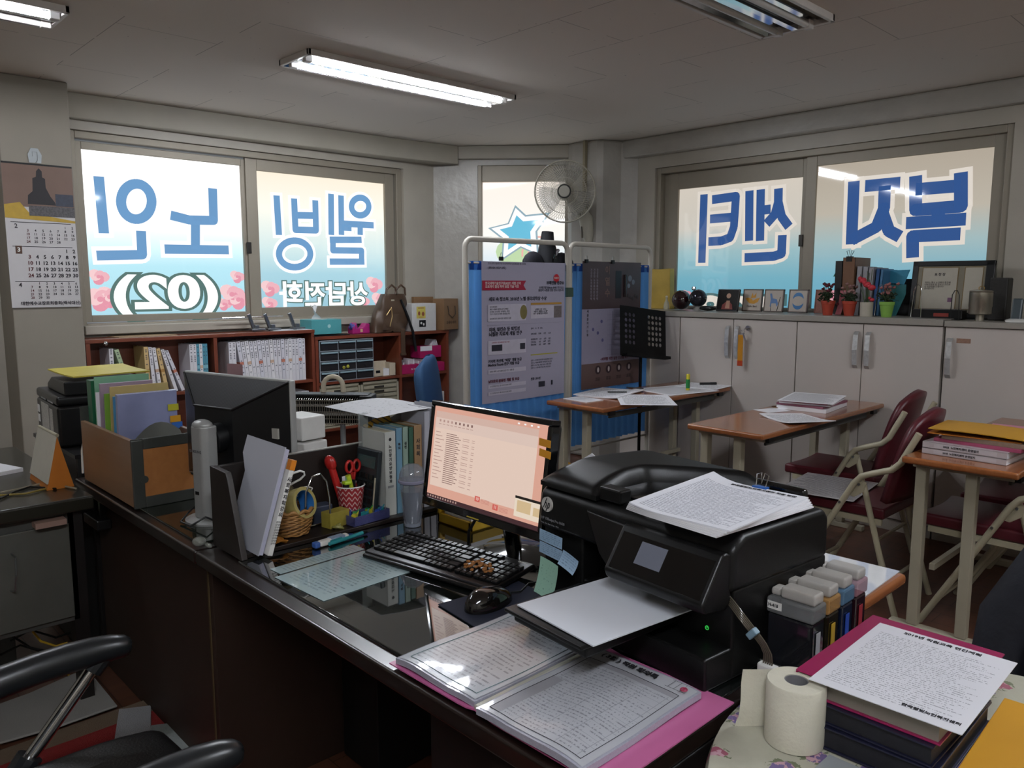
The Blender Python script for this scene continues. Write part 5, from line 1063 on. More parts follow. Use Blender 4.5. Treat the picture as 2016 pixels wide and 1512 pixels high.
t = tag(obj('envelope', yb, mat('envelope_yellow', '#b58420', .5, var=.05), None, (1.04, 2.77, TT + .080), (0, 0, .04), smooth=True), 'yellow envelope folder bulging on top of the right table stack', 'envelope', 'stack on the right table')
slab('ring_binder', 'pink and white binder lying further back on the right table', 'binder', (.33, .24, .05), (.02, .36), 0, .2, pk, bevel=.002); slab('document_sheet', 'white folded document beside the pink binder on the right table', 'paper', (.12, .20, .004), (-.07, .30), .051, .5, paper); slab('folder', 'pale pink folder on the far pink binder of the right table', 'folder', (.26, .20, .005), (.06, .38), .0555, .1, mat('folder_pale_pink', '#c07f93', .5)); slab('sticky_pad', 'teal sticky note pad on the right table folders', 'sticky pad', (.04, .04, .004), (.14, .33), .0608, .1, mat('pad_teal', '#3f8f92', .5))
# side table behind the printer
sheet('plastic_sleeve', 'sheet in a shiny plastic sleeve on the low side table', 'paper', (1.185, 1.06, .7355), .03, .235, .30, mat('sleeve_sheet', '#c9cdd2', .25, var=.02, coat=1.0, bump=.35, bscale=25), .003)
sheet('document_sheet', 'large white sheet under the plastic sleeve on the low side table', 'paper', (1.02, 1.03, .7352), .0, .42, .29, paper, .0002)

# dark coat over a chair at the right edge
nav = mat('coat_navy', '#10121c', .75, var=.2, scale=12, bump=.8, bscale=30)
t = thing('padded_coat', 'dark navy padded coat heaped over a chair at the right edge', 'coat', (1.73, 1.84, 0))
def coat(i, j):
    a = 2 * PI * i; h = j; rr = (.30 + .10 * (1 - h) - .20 * max(0, h - .55) ** 1.3) * (1 + .05 * math.sin(6 * a + 7 * h) + .04 * math.sin(13 * h + 2 * a)) * math.sqrt(max(.02, 1 - max(0, (h - .7) / .3) ** 3))
    return (rr * .80 * math.cos(a) , rr * math.sin(a), .22 + .60 * h + .02 * math.sin(3 * a))
obj('coat_body', MB().grid(coat, 48, 22), nav, t, smooth=True); obj('sleeve', MB().tube([(-.20, -.12, .70), (-.29, -.18, .52), (-.30, -.26, .33), (-.24, -.30, .22)], .07, 14, rs=[.085, .08, .07, .055]), nav, t, smooth=True)
obj('collar', MB().tube([(.1 * math.cos(a), .12 * math.sin(a), .80 + .02 * math.sin(a)) for a in [k * PI / 8 for k in range(16)]], .04, 10, closed=True), nav, t, smooth=True)
obj('chair_legs_frame', MB().tube([(-.2, -.2, 0), (-.2, -.2, .3), (.2, -.2, .3), (.2, -.2, 0)], .012, 8).tube([(-.2, .2, 0), (-.2, .2, .3), (.2, .2, .3), (.2, .2, 0)], .012, 8), ctube, t)

# ---------------------------------------------------------------- desks
dw = wood('desk_dark', '#120d0b', '#241813', .28, 'X', coat=.4); dw2 = mat('desk_panel_dark', '#0d0908', .5, var=.2, scale=6); dbr = mat('desk_panel_brown', '#2a1b13', .55, var=.2, scale=5)
glass = mat('desk_glass', '#0d1110', .04, var=0, spec=.9, coat=1.0); glass.node_tree.nodes['Principled BSDF'].inputs['Coat IOR'].default_value = 1.75; glass.node_tree.nodes['Principled BSDF'].inputs['Coat Roughness'].default_value = .02
def desk(name, label, x0, x1, y0, y1, panels):
    t = thing(name, label, 'desk', (x0, y0, 0)); W, D = x1 - x0, y1 - y0
    obj('desktop', MB().box(0, W, 0, D, .700, .738), dw, t, bevel=.007, bseg=3)
    for p in panels: obj(p[0], MB().box(*p[1]), p[2], t, bevel=.002)
    return t
W1 = 1.40
t = desk('office_desk', 'near black office desk with the keyboard and printer on its glass top', -.055, 1.345, 0, .855,
         [('side_panel', (0, .03, .03, .82, 0, .70), dbr), ('side_panel', (W1 - .03, W1, .03, .82, 0, .70), dw2), ('back_panel', (.03, W1 - .03, .78, .80, .08, .70), dw2)])
obj('edge_highlight', MB().box(-.001, .008, .028, .0305, 0, .70), mat('highlight_tan', '#4a3c22', .6), t)  # highlight down the panel's front edge, put in as a tan strip
for k in range(3): d = obj('drawer', MB().box(W1 - .44, W1 - .035, .045, .07, .06 + .205 * k, .255 + .205 * k), dw2, t, bevel=.003); obj('drawer_handle', MB().box(W1 - .29, W1 - .19, .032, .045, .15 + .205 * k, .165 + .205 * k), steel, d, bevel=.002)
obj('pedestal_box', MB().box(W1 - .45, W1 - .03, .07, .60, .04, .70), dw2, t)
g1 = tag(obj('glass_plate', MB().box(.165, W1 - .02, .045, .82, 0, .006), glass, None, (-.055, 0, .7385), bevel=.0015), 'sheet of desk glass covering the near desk', 'glass plate'); DZ = .745
t = desk('office_desk', 'far black office desk carrying the document box and the old monitor', -1.16, -.062, 0, .86,
         [('front_panel', (.04, 1.08, .06, .08, .0, .70), dbr), ('side_panel', (0, .03, .05, .82, 0, .70), dw2), ('side_panel', (1.06, 1.09, .08, .82, 0, .70), dw2)])
tag(obj('glass_plate', MB().box(.03, 1.06, .03, .83, 0, .006), mat('desk_glass_green', '#1c211b', .07, var=.5, scale=3, coat=.4), None, (-1.16, 0, .7385), bevel=.0015), 'sheet of greenish glass covering the far desk', 'glass plate')
t = thing('office_desk', 'dark desk at the left edge with the desk calendar and telephone', 'desk', (-1.95, -1.3, 0)); obj('desktop', MB().box(0, 1.11, 0, 1.275, .695, .742), mat('desk_olive', '#24231c', .3, var=.3, scale=4, coat=.3), t, bevel=.008, bseg=3)
obj('drawer_unit', MB().box(.58, 1.07, .55, 1.22, .31, .695), mat('drawer_dark', '#3c3c38', .6, var=.1), t, bevel=.003)
d = obj('drawer_front', MB().box(1.07, 1.082, .58, 1.20, .33, .655), mat('drawer_front_dark', '#4a4a44', .6, var=.1), t, bevel=.003)
obj('wire_handle', MB().tube([(1.082, 1.03, .59), (1.115, 1.035, .585), (1.125, 1.03, .53), (1.115, 1.025, .475), (1.082, 1.02, .47)], .0025, 6), steel, d)
obj('side_leg', MB().box(1.03, 1.07, 1.20, 1.245, 0, .695), dw2, t); obj('side_leg', MB().box(0.0, .04, 1.20, 1.245, 0, .695), dw2, t); obj('side_leg', MB().box(0.0, .04, .02, .06, 0, .695), dw2, t); obj('side_leg', MB().box(1.03, 1.07, .02, .06, 0, .695), dw2, t)
obj('keyboard_tray', MB().box(.62, 1.02, .45, 1.17, .662, .69), mat('tray_tan', '#6c5b4a', .5), t)
flat('paper_slip', 'pinkish slip of paper jutting from under the left desk edge', 'paper', (-.853, -.16, .664), (.05, .09, .018), 0, mat('slip_pink', '#8f7468', .6))

# floor: mats, cloths, cables
t = thing('floor_mat', 'red floor mat with a beige border under the desk chair', 'mat', (-.745, -1.3, .001), 0); obj('mat_field', MB().box(.09, 1.2, 0, 1.46, 0, .012), mat('mat_red', '#7c1a18', .95, var=.2, bump=.6, bscale=300), t); obj('mat_border', MB().box(0, .09, 0, 1.55, 0, .013).box(.09, 1.2, 1.46, 1.55, 0, .013), mat('mat_beige', '#6b5a49', .95, bump=.5, bscale=300), t)
def rag(label, poly, m, z, nm='cloth', cat='cloth'):
    P = [hz(x, y, 0) for x, y in poly]; cx = sum(p.x for p in P) / len(P); cy = sum(p.y for p in P) / len(P)
    return tag(obj(nm, MB().prism([(p.x - cx, p.y - cy) for p in P], 0, .008), m, None, (cx, cy, z), bevel=.003), label, cat)
towel = mat('towel_white', '#9a9a9c', .95, var=.06, bump=1.0, bscale=350)
rag('large white cloth spread on the floor by the left desk', [(0, 1397), (60, 1375), (150, 1335), (185, 1342), (232, 1400), (120, 1440), (0, 1475)], mat('cloth_white', '#8f8c88', .9, var=.08, scale=6, bump=.3), .0145)
rag('small square white towel on the edge of the red mat', [(235, 1408), (298, 1400), (298, 1455), (288, 1462), (226, 1468)], towel, .0146)
rag('grey crumpled cloth on the red mat beside the towel', [(298, 1440), (395, 1428), (400, 1485), (375, 1500), (290, 1462)], mat('cloth_grey', '#7f8482', .9, var=.2, scale=20, bump=.8, bscale=60), .0146)
rag('pale board lying on the floor under the far desk', [(152, 1192), (210, 1178), (222, 1190), (165, 1208)], mat('board_tan', '#6d5647', .7), .002, 'floor_board', 'board')
cy_ = mat('cable_yellow', '#a8861c', .5); cb_ = mat('cable_black', '#131313', .5)
def cable(label, px, m, r=.004, z=.006, X=None):
    pts = [hz(x, y, z) if X is None else onx(x, y, X) for x, y in px]; o = pts[0].copy()
    return tag(obj('cable', MB().tube([p - o for p in pts], r, 6), m, None, o, smooth=True), label, 'cable')
cable('yellow network cable hanging behind the left desk leg', [(60, 1238), (80, 1262), (110, 1272), (131, 1265), (131, 1290)], cy_, .004, X=-1.0)
cable('lower yellow network cable on the floor below the left desk', [(10, 1297), (60, 1303), (120, 1310), (140, 1335)], cy_, .004, .012)
for k, pts in enumerate(([(5, 1240), (60, 1275), (130, 1290)], [(20, 1262), (60, 1240), (110, 1255), (140, 1245)], [(0, 1290), (40, 1270), (90, 1285), (130, 1300)])): cable(['black cable sagging under the left drawer unit', 'black cable crossing the yellow one under the left desk', 'lowest black cable under the left desk'][k], pts, cb_, .004, X=-1.05 - .04 * k)
c = onx(120, 1275, -1.1); flat('power_strip', 'grey metal box on the floor under the left desk with cables behind it', 'box', (-1.3, c.y - .32, .0), (.2, .40, .22), 0, mat('metal_box', '#4a4d4b', .5), bevel=.004)
t = thing('router', 'small black router with three green lights under the left desk corner', 'router', (-1.02, .04, .60)); obj('router_body', MB().box(-.10, .06, -.030, .018, -.02, .015), black_p, t, bevel=.004)
obj('bracket', MB().box(-.02, .0, .0, .018, .015, .095), black_p, t)
for x in (136, 141, 146): p = ony(x, 1001, .009) - t.location; obj('status_light', MB().ball(tuple(p), .0022, 6), mat('led_green', '#203020', .5, var=0, emit='#a8ffb0', estr=2.5), t)
t = thing('computer_tower', 'black computer tower with a green light in the dark under the near desk', 'computer', (.0, .40, 0)); obj('case_body', MB().box(0, .19, 0, .34, .01, .43), mat('tower_black', '#0a0a0a', .5), t, bevel=.004); p = ony(547, 1396, .399) - t.location; obj('power_light', MB().ball(tuple(p), .0025, 6), MC['led_green'], t)

# desk chair in the lower left corner
t = thing('desk_chair', 'black office chair with looped arms in the lower left corner', 'chair', (.50, -.50, 0), 0); lea = mat('leather_black', '#0e0f10', .35, bump=.2, bscale=200); armm = mat('arm_black', '#17191b', .32, spec=.6)
obj('seat', MB().grid(lambda i, j: (-.25 + .5 * i, -.27 + .56 * j, .485 + .015 * math.sin(PI * i) - .03 * max(0, j - .7) ** 2 * 8), 12, 12, th=.08), lea, t, bevel=.03, bseg=4)
for s in (-1, 1):
    x = .275 * s; pts = [(x, .245, .655), (x, .21, .668), (x, .12, .672), (x, .0, .665), (x, -.12, .64), (x, -.22, .60), (x, -.30, .53)]
    b = MB(); b.tube(pts, .03, 14, rs=[.022, .03, .033, .033, .032, .030, .026]); b.v = [(v[0], v[1], v[2]) for v in b.v]
    a = obj('armrest', b, armm, t, smooth=True, sub=1)
    st = obj('arm_strut', MB().cyl((x, .17, .64), (x * .98, .02, .47), .014, 12), chrome, t, smooth=True); obj('strut_cap', MB().cyl((x, .185, .655), (x, .16, .628), .022, 12), armm, st); obj('strut_foot', MB().cyl((x * .98, .035, .49), (x * .98, .0, .445), .026, 12), armm, st)
obj('backrest', MB().grid(lambda i, j: (-.24 + .48 * i, -.31 - .06 * j - .05 * math.sin(PI * i) * .5, .50 + .5 * j), 10, 10, th=.02), lea, t, smooth=True)
obj('gas_post', MB().cyl((0, 0, .07), (0, 0, .42), .028, 12), black_p, t)
for k in range(5): a = k * 2 * PI / 5 + .3; l = obj('base_leg', MB().tube([(0, 0, .11), (.28 * math.cos(a), .28 * math.sin(a), .08)], .022, 8), black_p, t); obj('caster', MB().ball((.29 * math.cos(a), .29 * math.sin(a), .042), .028, 12), black_p, l, smooth=True)
# ---------------------------------------------------------------- left desk: printer, calendar, telephone
t = thing('printer_stand', 'low black stand under the small black printer by the column', 'stand', (-1.80, .02, 0)); b = MB(); b.box(0, .60, .0, .42, .0, .80); obj('stand_body', b, mat('stand_dark', '#171717', .5), t, bevel=.004); obj('stand_shelf', MB().box(-.005, .605, -.005, .42, .80, .815), black_p, t)
pt = thing('small_printer', 'small black printer with white spec labels, by the column behind the left desk', 'printer', (-1.77, .03, .8155), math.radians(-3))
obj('printer_body', MB().box(0, .40, 0, .33, 0, .16), black_p, pt, bevel=.012, bseg=3); obj('scanner_lid', MB().box(.0, .40, .0, .33, .162, .20), black_p, pt, bevel=.012, bseg=3); obj('paper_feeder', MB().prism([(.08, .20), (.40, .20), (.40, .255), (.16, .255), (.08, .225)], -.32, -.03, M=Matrix.Rotation(PI / 2, 4, 'X')), black_p, pt, bevel=.006)
lbm = printed('spec_label', '#b9b6ae', rows=9, words=8, mx=.03, my=.03, dens=.6)
for a, c, zz0, zz1 in ((.10, .24, .02, .15), (.26, .31, .03, .14)): obj('spec_label', MB().box(a, c, -.002, .0, zz0, zz1), mat('label_spec', '#a5a29a', .5, var=.5, scale=120), pt)
for z in (.10, .06): obj('small_label', MB().box(.02, .055, -.002, 0, z, z + .03), white_p, pt)
for k in range(2): obj('lid_slot', MB().box(.1 + .13 * k, .2 + .13 * k, -.001, .0, .166, .172), gray_p, pt)
tag(obj('booklet', MB().grid(lambda i, j: (-.13 + .26 * i, -.16 + .30 * j, .01 + .012 * (1 - i) ** 2), 6, 6, th=.005), mat('booklet_yellow', '#b3a53a', .4, var=.15, scale=20), None, (-1.52, .22, 1.079), (0, 0, .1), smooth=True), 'yellow glossy booklets lying on top of the small black printer', 'booklet')
t = thing('desk_calendar', 'tent desk calendar with a white page and an orange base on the left desk', 'calendar', (-1.128, -.125, .7425), 0); L_, D_, Hc = .235, .085, .185
# local: x along the ridge, y depth
cream_c = mat('calendar_cream', '#b6b1a2', .6); orc = mat('calendar_orange', '#b56a1c', .55, var=.1)
obj('white_page', MB().add([(-L_ / 2, .001, .022), (L_ / 2, .001, .022), (L_ / 2, D_ / 2 - .005, Hc), (-L_ / 2, D_ / 2 - .005, Hc), (-L_ / 2, .006, .022), (L_ / 2, .006, .022), (L_ / 2, D_ / 2, Hc), (-L_ / 2, D_ / 2, Hc)], [(0, 1, 2, 3), (4, 7, 6, 5), (0, 4, 5, 1), (2, 6, 7, 3), (1, 5, 6, 2), (3, 7, 4, 0)]), cream_c, t)
obj('card_base', MB().add([(-L_ / 2, 0, 0), (L_ / 2, 0, 0), (L_ / 2, D_, 0), (-L_ / 2, D_, 0), (-L_ / 2, D_ / 2, Hc - .003), (L_ / 2, D_ / 2, Hc - .003)], [(0, 3, 2, 1), (0, 1, 5, 4), (2, 3, 4, 5), (0, 4, 3), (1, 2, 5)]), orc, t)
obj('binding_strip', MB().cyl((-L_ / 2, D_ / 2 + .001, Hc + .002), (L_ / 2, D_ / 2 + .001, Hc + .002), .006, 10), mat('strip_cream', '#97917b', .5), t)
t = thing('telephone', 'dark grey desk telephone with a grey display at the left edge', 'telephone', (-1.28, -.50, .7425), math.radians(10)); obj('phone_base', MB().prism([(0, 0), (.20, 0), (.20, .03), (0, .075)], -.10, .10, M=Matrix.Rotation(PI / 2, 4, 'X')), mat('phone_dark', '#1d2124', .45), t, bevel=.006)
obj('display', MB().cb((.06, .04, .095), (.075, .11, .012), ry=.45), mat('display_grey', '#5b6466', .2), t, bevel=.004); obj('display_rim', MB().cb((.06, .04, .088), (.088, .123, .012), ry=.45), mat('rim_grey', '#8f9090', .3), t, bevel=.004); obj('curly_cord', MB().tube([(.1 + .06 * math.sin(k * .1) + .007 * math.cos(k * 1.3), .14 + .05 * math.cos(k * .1), .012 + .007 * math.sin(k * 1.3)) for k in range(60)], .003, 5), black_p, t, smooth=True)
sheet('paper_stack', 'stack of white papers behind the telephone on the left desk', 'paper', (-1.50, -.26, .7425), .3, .30, .21, paper, .014)
for k, (px, m_) in enumerate((([(0, 970), (40, 962), (90, 950), (150, 962)], mat('cable_cream', '#8d8572', .5)), ([(0, 982), (30, 968), (60, 958), (110, 962)], cb_), ([(0, 975), (50, 972), (100, 960)], mat('cable_olive', '#7c6a2a', .5)))):
    pts = [hz(x, y, .747) for x, y in px]; pts[-1] = pts[-1]; o = pts[0].copy(); tag(obj('cable', MB().tube([p - o for p in pts], .0035, 6), m_, None, o, smooth=True), ['cream cable lying across the left desk before the calendar', 'black cable lying across the left desk', 'olive cable on the left desk between the cream and black ones'][k], 'cable')
t = thing('white_power_cable', 'white cable loop hanging between the small printer and the document box', 'cable', (-1.155, .05, .75)); obj('cable_loop', MB().tube([(0, 0, .17), (-.035, 0, .13), (-.04, -.01, .08), (-.01, -.02, .0)], .004, 6), white_p, t, smooth=True)

# ---------------------------------------------------------------- far desk
bx = thing('document_box', 'wooden-sided document box with grey metal ends on the far desk', 'box', (-1.075, .012, DZ)); bw1 = wood('box_wood', '#6e5138', '#86664a', .45, 'X', coat=.1); bo = wood('box_orange_wood', '#8e5a2c', '#a96f3c', .45, 'X', coat=.2); bg = mat('box_metal', '#3f413d', .45, .3)
LB, DBx, HB = .512, .225, .217
obj('side_board', MB().box(0, LB, 0, .014, .004, HB), bw1, bx, bevel=.001); obj('side_board', MB().box(0, LB, DBx - .014, DBx, .004, HB), bw1, bx, bevel=.001); obj('bottom_board', MB().box(0, LB, .014, DBx - .014, .0, .008), bg, bx)
obj('end_plate', MB().box(LB - .0, LB + .004, 0, DBx, 0, HB + .004), bg, bx, bevel=.001); obj('end_plate', MB().box(-.004, 0, 0, DBx, 0, HB + .05), bg, bx, bevel=.001)
e = obj('end_rim', MB().box(LB + .004, LB + .010, 0, .035, 0, HB).box(LB + .004, LB + .010, DBx - .035, DBx, 0, HB).box(LB + .004, LB + .010, .035, DBx - .035, 0, .035).box(LB + .004, LB + .010, .035, DBx - .035, HB - .03, HB + .004), bg, bx, bevel=.002)
obj('orange_wood_panel', MB().box(LB + .004, LB + .007, .034, DBx - .034, .034, HB - .028), bo, bx)
for y in (.034, DBx - .034): obj('rivet_tab', MB().cyl((LB + .006, y, HB * .42), (LB + .011, y, HB * .42), .012, 14), bg, bx)
dv = obj('curved_divider', MB().prism([(0, 0)] + [(.19 * math.cos(a), .19 + .055 * math.sin(a)) for a in [k * PI / 16 for k in range(0, 17)]][0:0] + [(.195, 0), (.195, .155)] + [(.195 - .195 * k / 10, .155 + .085 * math.sin(PI * (.12 + .88 * k / 10)) ) for k in range(1, 11)] + [(0, .15)], 0, .002, M=Matrix.Translation((LB - .10, .016, .01)) @ Matrix.Rotation(PI / 2, 4, 'Z') @ Matrix.Rotation(PI / 2, 4, 'X')), mat('divider_grey', '#6d6e68', .4, .3), bx)
def fold(nm, label, x, y0, y1, z1, m, th=.004, lean=0.0, cat='folder', z0=.010):
    t = tag(obj(nm, MB().box(-th / 2, th / 2, 0, y1 - y0, 0, z1 - z0), m, None, (bx.location.x + x, .012 + y0, DZ + z0), (0, lean, 0), bevel=.001), label, cat, 'folders standing in the document box'); return t
gf = mat('folder_green', '#1c5a3c', .35); fold('box_file', 'dark green box file at the back of the document box', .05, .02, .20, .365, gf, .05); fold('folder', 'pale green folder sticking up highest in the document box', .115, .018, .20, .382, mat('folder_pale_green', '#6f9e80', .4), .004, .02)
fold('folder', 'white file beside the dark green box file', .135, .017, .16, .33, paper, .01); fold('folder', 'lilac plastic folder in the document box', .165, .017, .19, .365, mat('folder_lilac', '#927f92', .3), .012, .05); fold('folder', 'bright green folder in the document box', .21, .017, .20, .335, mat('folder_green_b', '#6f9a3c', .3), .006, .05)
fold('folder', 'cream cardboard folder in front of the green one', .27, .016, .205, .365, mat('folder_cream', '#ab965f', .5), .004, .06); fold('folder', 'sky blue folder in the document box', .30, .017, .20, .335, mat('folder_sky', '#4b86a8', .3), .006, .05)
fold('folder', 'pale violet-blue plastic folder at the front of the document box', .335, .017, .207, .345, mat('folder_violet', '#8388aa', .25, coat=.3), .020, .05)
for dy, z, m_, nm in ((.175, .275, '#a9a52a', 'yellow-green'), (.18, .235, '#c08a1c', 'orange'), (.185, .212, '#28599c', 'blue')):
    tag(obj('index_tab', MB().box(0, .0012, 0, .035, 0, .022), mat('tab_' + nm, m_, .4), None, (bx.location.x + .362, .012 + dy, DZ + z)), nm + ' index tab sticking out of the violet folder', 'tab')

# old monitor seen from behind
mb_ = mat('monitor_back', '#101113', .38); sil = mat('monitor_silver', '#9b9c9a', .4, .35); L0 = Vector((-.538, .178)); R0 = Vector((-.062, .296))
dm = (R0 - L0); Wm = dm.length; rzm = math.atan2(dm.y, dm.x); t = thing('computer_monitor', 'old black monitor seen from behind, on the far desk', 'monitor', (L0.x, L0.y, DZ), rzm)
zb, zt = .095, .427
obj('bezel', MB().box(0, Wm, .0, .022, zb, zt), sil, t, bevel=.004); obj('screen_panel', MB().box(.02, Wm - .02, .022, .024, zb + .02, zt - .02), black_p, t)
sx_ = .235; sy_ = -.10; cx0, cx1, cz0, cz1 = Wm * .24, Wm * .60, zb + .05, zt - .095
fr_ = [(.004, zb + .005), (Wm - .004, zb + .005), (Wm - .004, zt - .005), (.004, zt - .005)]; bk_ = [(cx0, cz0), (cx1, cz0), (cx1, cz1), (cx0, cz1)]
vs = [(p[0], 0, p[1]) for p in fr_] + [(p[0], -.05, p[1]) for p in bk_]
obj('back_shell', MB().add(vs, [(0, 1, 5, 4), (1, 2, 6, 5), (3, 0, 4, 7), (4, 5, 6, 7)]), mb_, t)
def vent():
    k = NT('vent_stripes'); sp = k.n('ShaderNodeSeparateXYZ', {0: k.coord()}); a = k.mth('LESS_THAN', k.mth('FRACT', k.mth('MULTIPLY', sp.outputs[0], 150.0)), .5)
    k.set(Base_Color=k.mix(a, L('#1b1c1e'), L('#030303')), Roughness=.5); return k.m
obj('vent_grille', MB().add([vs[2], vs[3], vs[7], vs[6]], [(0, 1, 2, 3)]), vent(), t)
obj('vent_trim', MB().tube([vs[3], vs[7], vs[6], vs[2]], .004, 8), mb_, t)
obj('hinge', MB().cyl((sx_, -.04, cz0 + .10), (sx_, -.085, cz0 + .095), .045, 24), mb_, t, smooth=True); obj('white_label', MB().box(.40, .45, -.016, -.010, .255, .285), mat('label_silver', '#9c9a92', .4), t)
sx_ = .235; sy_ = -.10
obj('stand_column', MB().prism([(sx_ - .035, sy_ - .02), (sx_ - .02, sy_ - .035), (sx_ + .02, sy_ - .035), (sx_ + .035, sy_ - .02), (sx_ + .035, sy_ + .015), (sx_ - .035, sy_ + .015)], .012, .29), sil, t, bevel=.006, bseg=3); obj('stand_cap', MB().ball((sx_, sy_ - .01, .29), .035, 16, sc=(1, .75, .5)), sil, t, smooth=True)
obj('stand_base', MB().lathe([(.085, 0), (.085, .006), (.05, .014)], 28, (sx_, sy_ + .02, 0)), sil, t, smooth=True); text('stand_lettering', 'SAMSUNG', .012, frame((sx_ - .03, sy_ - .036, .215), (1, 0, 0), (0, 0, 1)), mat('letter_grey', '#55575a', .5), t, .0002)
obj('port_icon', MB().box(sx_ - .012, sx_ + .004, sy_ - .0365, sy_ - .035, .085, .095), black_p, t)
obj('monitor_cable', MB().tube([(sx_ - .03, sy_, .06), (sx_ - .06, sy_ - .03, .02), (sx_ - .04, sy_ - .07, .006), (sx_ + .02, sy_ - .08, .006), (sx_ + .05, sy_ - .05, .03), (sx_ + .06, sy_ - .02, .01)], .003, 6), black_p, t, smooth=True)
t = thing('sticky_note', 'pink note sticking up above the old monitor', 'note', (-.36, .26, DZ + .42)); obj('note_sheet', MB().grid(lambda i, j: (-.035 + .07 * i, .02 * math.sin(2 * i), .035 * j), 6, 2, th=.0), mat('note_pink', '#96767a', .6), t)
t = thing('label_printer', 'small white two-part label printer behind the old monitor', 'printer', (-.90, .72, DZ + .002), .15)
obj('upper_case', MB().box(-.06, .09, 0, .12, .075, .17), white_p, t, bevel=.006); obj('lower_case', MB().box(-.06, .10, 0, .12, 0, .068), white_p, t, bevel=.006); obj('paper_tongue', MB().cb((.13, .04, .03), (.06, .04, .003), ry=-.4), white_p, t)
tag(obj('plastic_ball', MB().ball((0, 0, .012), .018, 14, sc=(1.2, 1, .7)).ball((.03, .012, .006), .012, 10, sc=(1.8, .6, .5)), mat('clear_wrap', '#8d9088', .1, alpha=.55, coat=.6), None, (-.075, .02, DZ), smooth=True), 'crumpled clear plastic wrapper at the joint of the two desks', 'wrapper')

# ---------------------------------------------------------------- near desk: book rack and its contents
rk = mat('rack_dark', '#1d1613', .4, var=.2, scale=9)
t = thing('desk_book_rack', 'dark wooden desk book rack standing across the near desk', 'book rack', (-.055, .05, DZ))
obj('back_board', MB().box(-.0, .014, .016, .78, 0, .218), rk, t, bevel=.002); obj('base_board', MB().box(.014, .165, .016, .78, 0, .012), rk, t, bevel=.002)
obj('end_board', MB().prism([(0, 0), (.175, 0), (.108, .20), (.098, .217), (0, .22)], -.016, 0, M=Matrix.Rotation(PI / 2, 4, 'X')), rk, t, bevel=.0015); obj('end_board', MB().prism([(0, 0), (.165, 0), (.105, .20), (0, .22)], -.796, -.78, M=Matrix.Rotation(PI / 2, 4, 'X')), rk, t, bevel=.0015)
RZ = DZ + .0125
obj('lit_top_edge', MB().box(.0, .014, .2, .55, .2181, .2195), mat('top_edge_highlight', '#8d8982', .5), t)  # light caught on the board's top edge, painted as a pale strip
# leaning documents
dm_ = mat('doc_scuffed', '#a9abb4', .5, var=.06, scale=9)
t = thing('document_folder', 'scuffed white document file leaning at the near end of the book rack', 'document', (.072, .083, RZ)); t.rotation_euler = (-.30, .03, math.radians(2))
obj('outer_sheet', MB().prism([(-.10, 0), (.07, 0), (.07, .285), (-.135, .285), (-.135, .235), (-.10, .19)], 0, .002, M=Matrix.Rotation(PI / 2, 4, 'X')), dm_, t); obj('page_block', MB().box(-.098, .068, .001, .012, .002, .28), mat('page_block', '#a8a9bc', .6, var=.1, scale=160), t)
sbk = thing('thin_book', 'white thin book with a black Korean title on its spine, leaning with the document file', 'book', (.082, .101, RZ)); sbk.rotation_euler = (-.30, .03, math.radians(2))
obj('cover', MB().box(-.10, .072, 0, .014, 0, .25), white_p, sbk, bevel=.001); obj('orange_corner', MB().box(.055, .0735, -.0005, .0145, .225, .2515), mat('orange_sticker', '#c4761f', .4), sbk)
for k, cch in enumerate('사회복지학강의'): text('spine_title', cch, .0135, frame((.0728, .007, .20 - .0155 * k), (0, 1, 0), (0, 0, 1)), ink, sbk, .0003, 'CENTER')
for k in range(9): text('spine_authors', '김이박', .006, frame((.0728, .007, .088 - .007 * k), (0, 1, 0), (0, 0, 1)), ink, sbk, 0, 'CENTER')
# basket with tapes
wk = mat('wicker', '#9a6f3c', .55, var=.25, scale=60)
bk_o = Vector((.035, .235, RZ)); t = thing('wicker_basket', 'small wicker basket holding rolls of tape', 'basket', bk_o)
b = MB()
for k in range(13):
    z = .005 + .0052 * k; r = .045 + .012 * math.sin(k / 12 * 1.7); b.tube([((r + .0016 * math.cos(9 * a + k * PI)) * math.cos(a), (r + .0016 * math.cos(9 * a + k * PI)) * math.sin(a), z + .0012 * math.sin(9 * a + k * PI)) for a in [q * PI / 27 for q in range(54)]], .0026, 6, closed=True)
obj('woven_wall', b, wk, t, smooth=True); obj('braided_rim', MB().tube([(.059 * math.cos(a), .059 * math.sin(a), .072 + .003 * math.sin(12 * a)) for a in [q * PI / 36 for q in range(72)]], .005, 6, closed=True), wk, t, smooth=True)
obj('basket_bottom', MB().lathe([(.001, .003), (.044, .003), (.055, .03), (.052, .065)], 28, caps=False), mat('wicker_dark', '#5b3f22', .7), t)
def tape(label, c, rot, R1, R0, W_, m, inner):
    t = thing('tape_roll', label, 'tape', c); t.rotation_euler = rot
    obj('tape_body', MB().lathe([(R0, -W_ / 2), (R1, -W_ / 2), (R1, W_ / 2), (R0, W_ / 2), (R0, -W_ / 2)], 32, caps=False), m, t, smooth=True); obj('core', MB().lathe([(R0 - .0005, -W_ / 2 - .0005), (R0 - .0005, W_ / 2 + .0005)], 32, caps=False), inner, t, smooth=True); return t
tape('cream packing tape roll standing tilted in the wicker basket', bk_o + Vector((.02, .012, .085)), Vector((.80, .30, .30)).to_track_quat('Z', 'Y').to_euler(), .044, .034, .052, mat('tape_cream', '#a79a5e', .25, coat=.4), mat('core_blue', '#2d6cab', .5, var=.4, scale=40))
tape('clear tape roll behind the cream one in the basket', bk_o + Vector((-.03, -.01, .105)), (math.radians(80), 0, math.radians(50)), .036, .026, .02, mat('tape_clear', '#6f664c', .15), mat('core_tan', '#8b7650', .6))
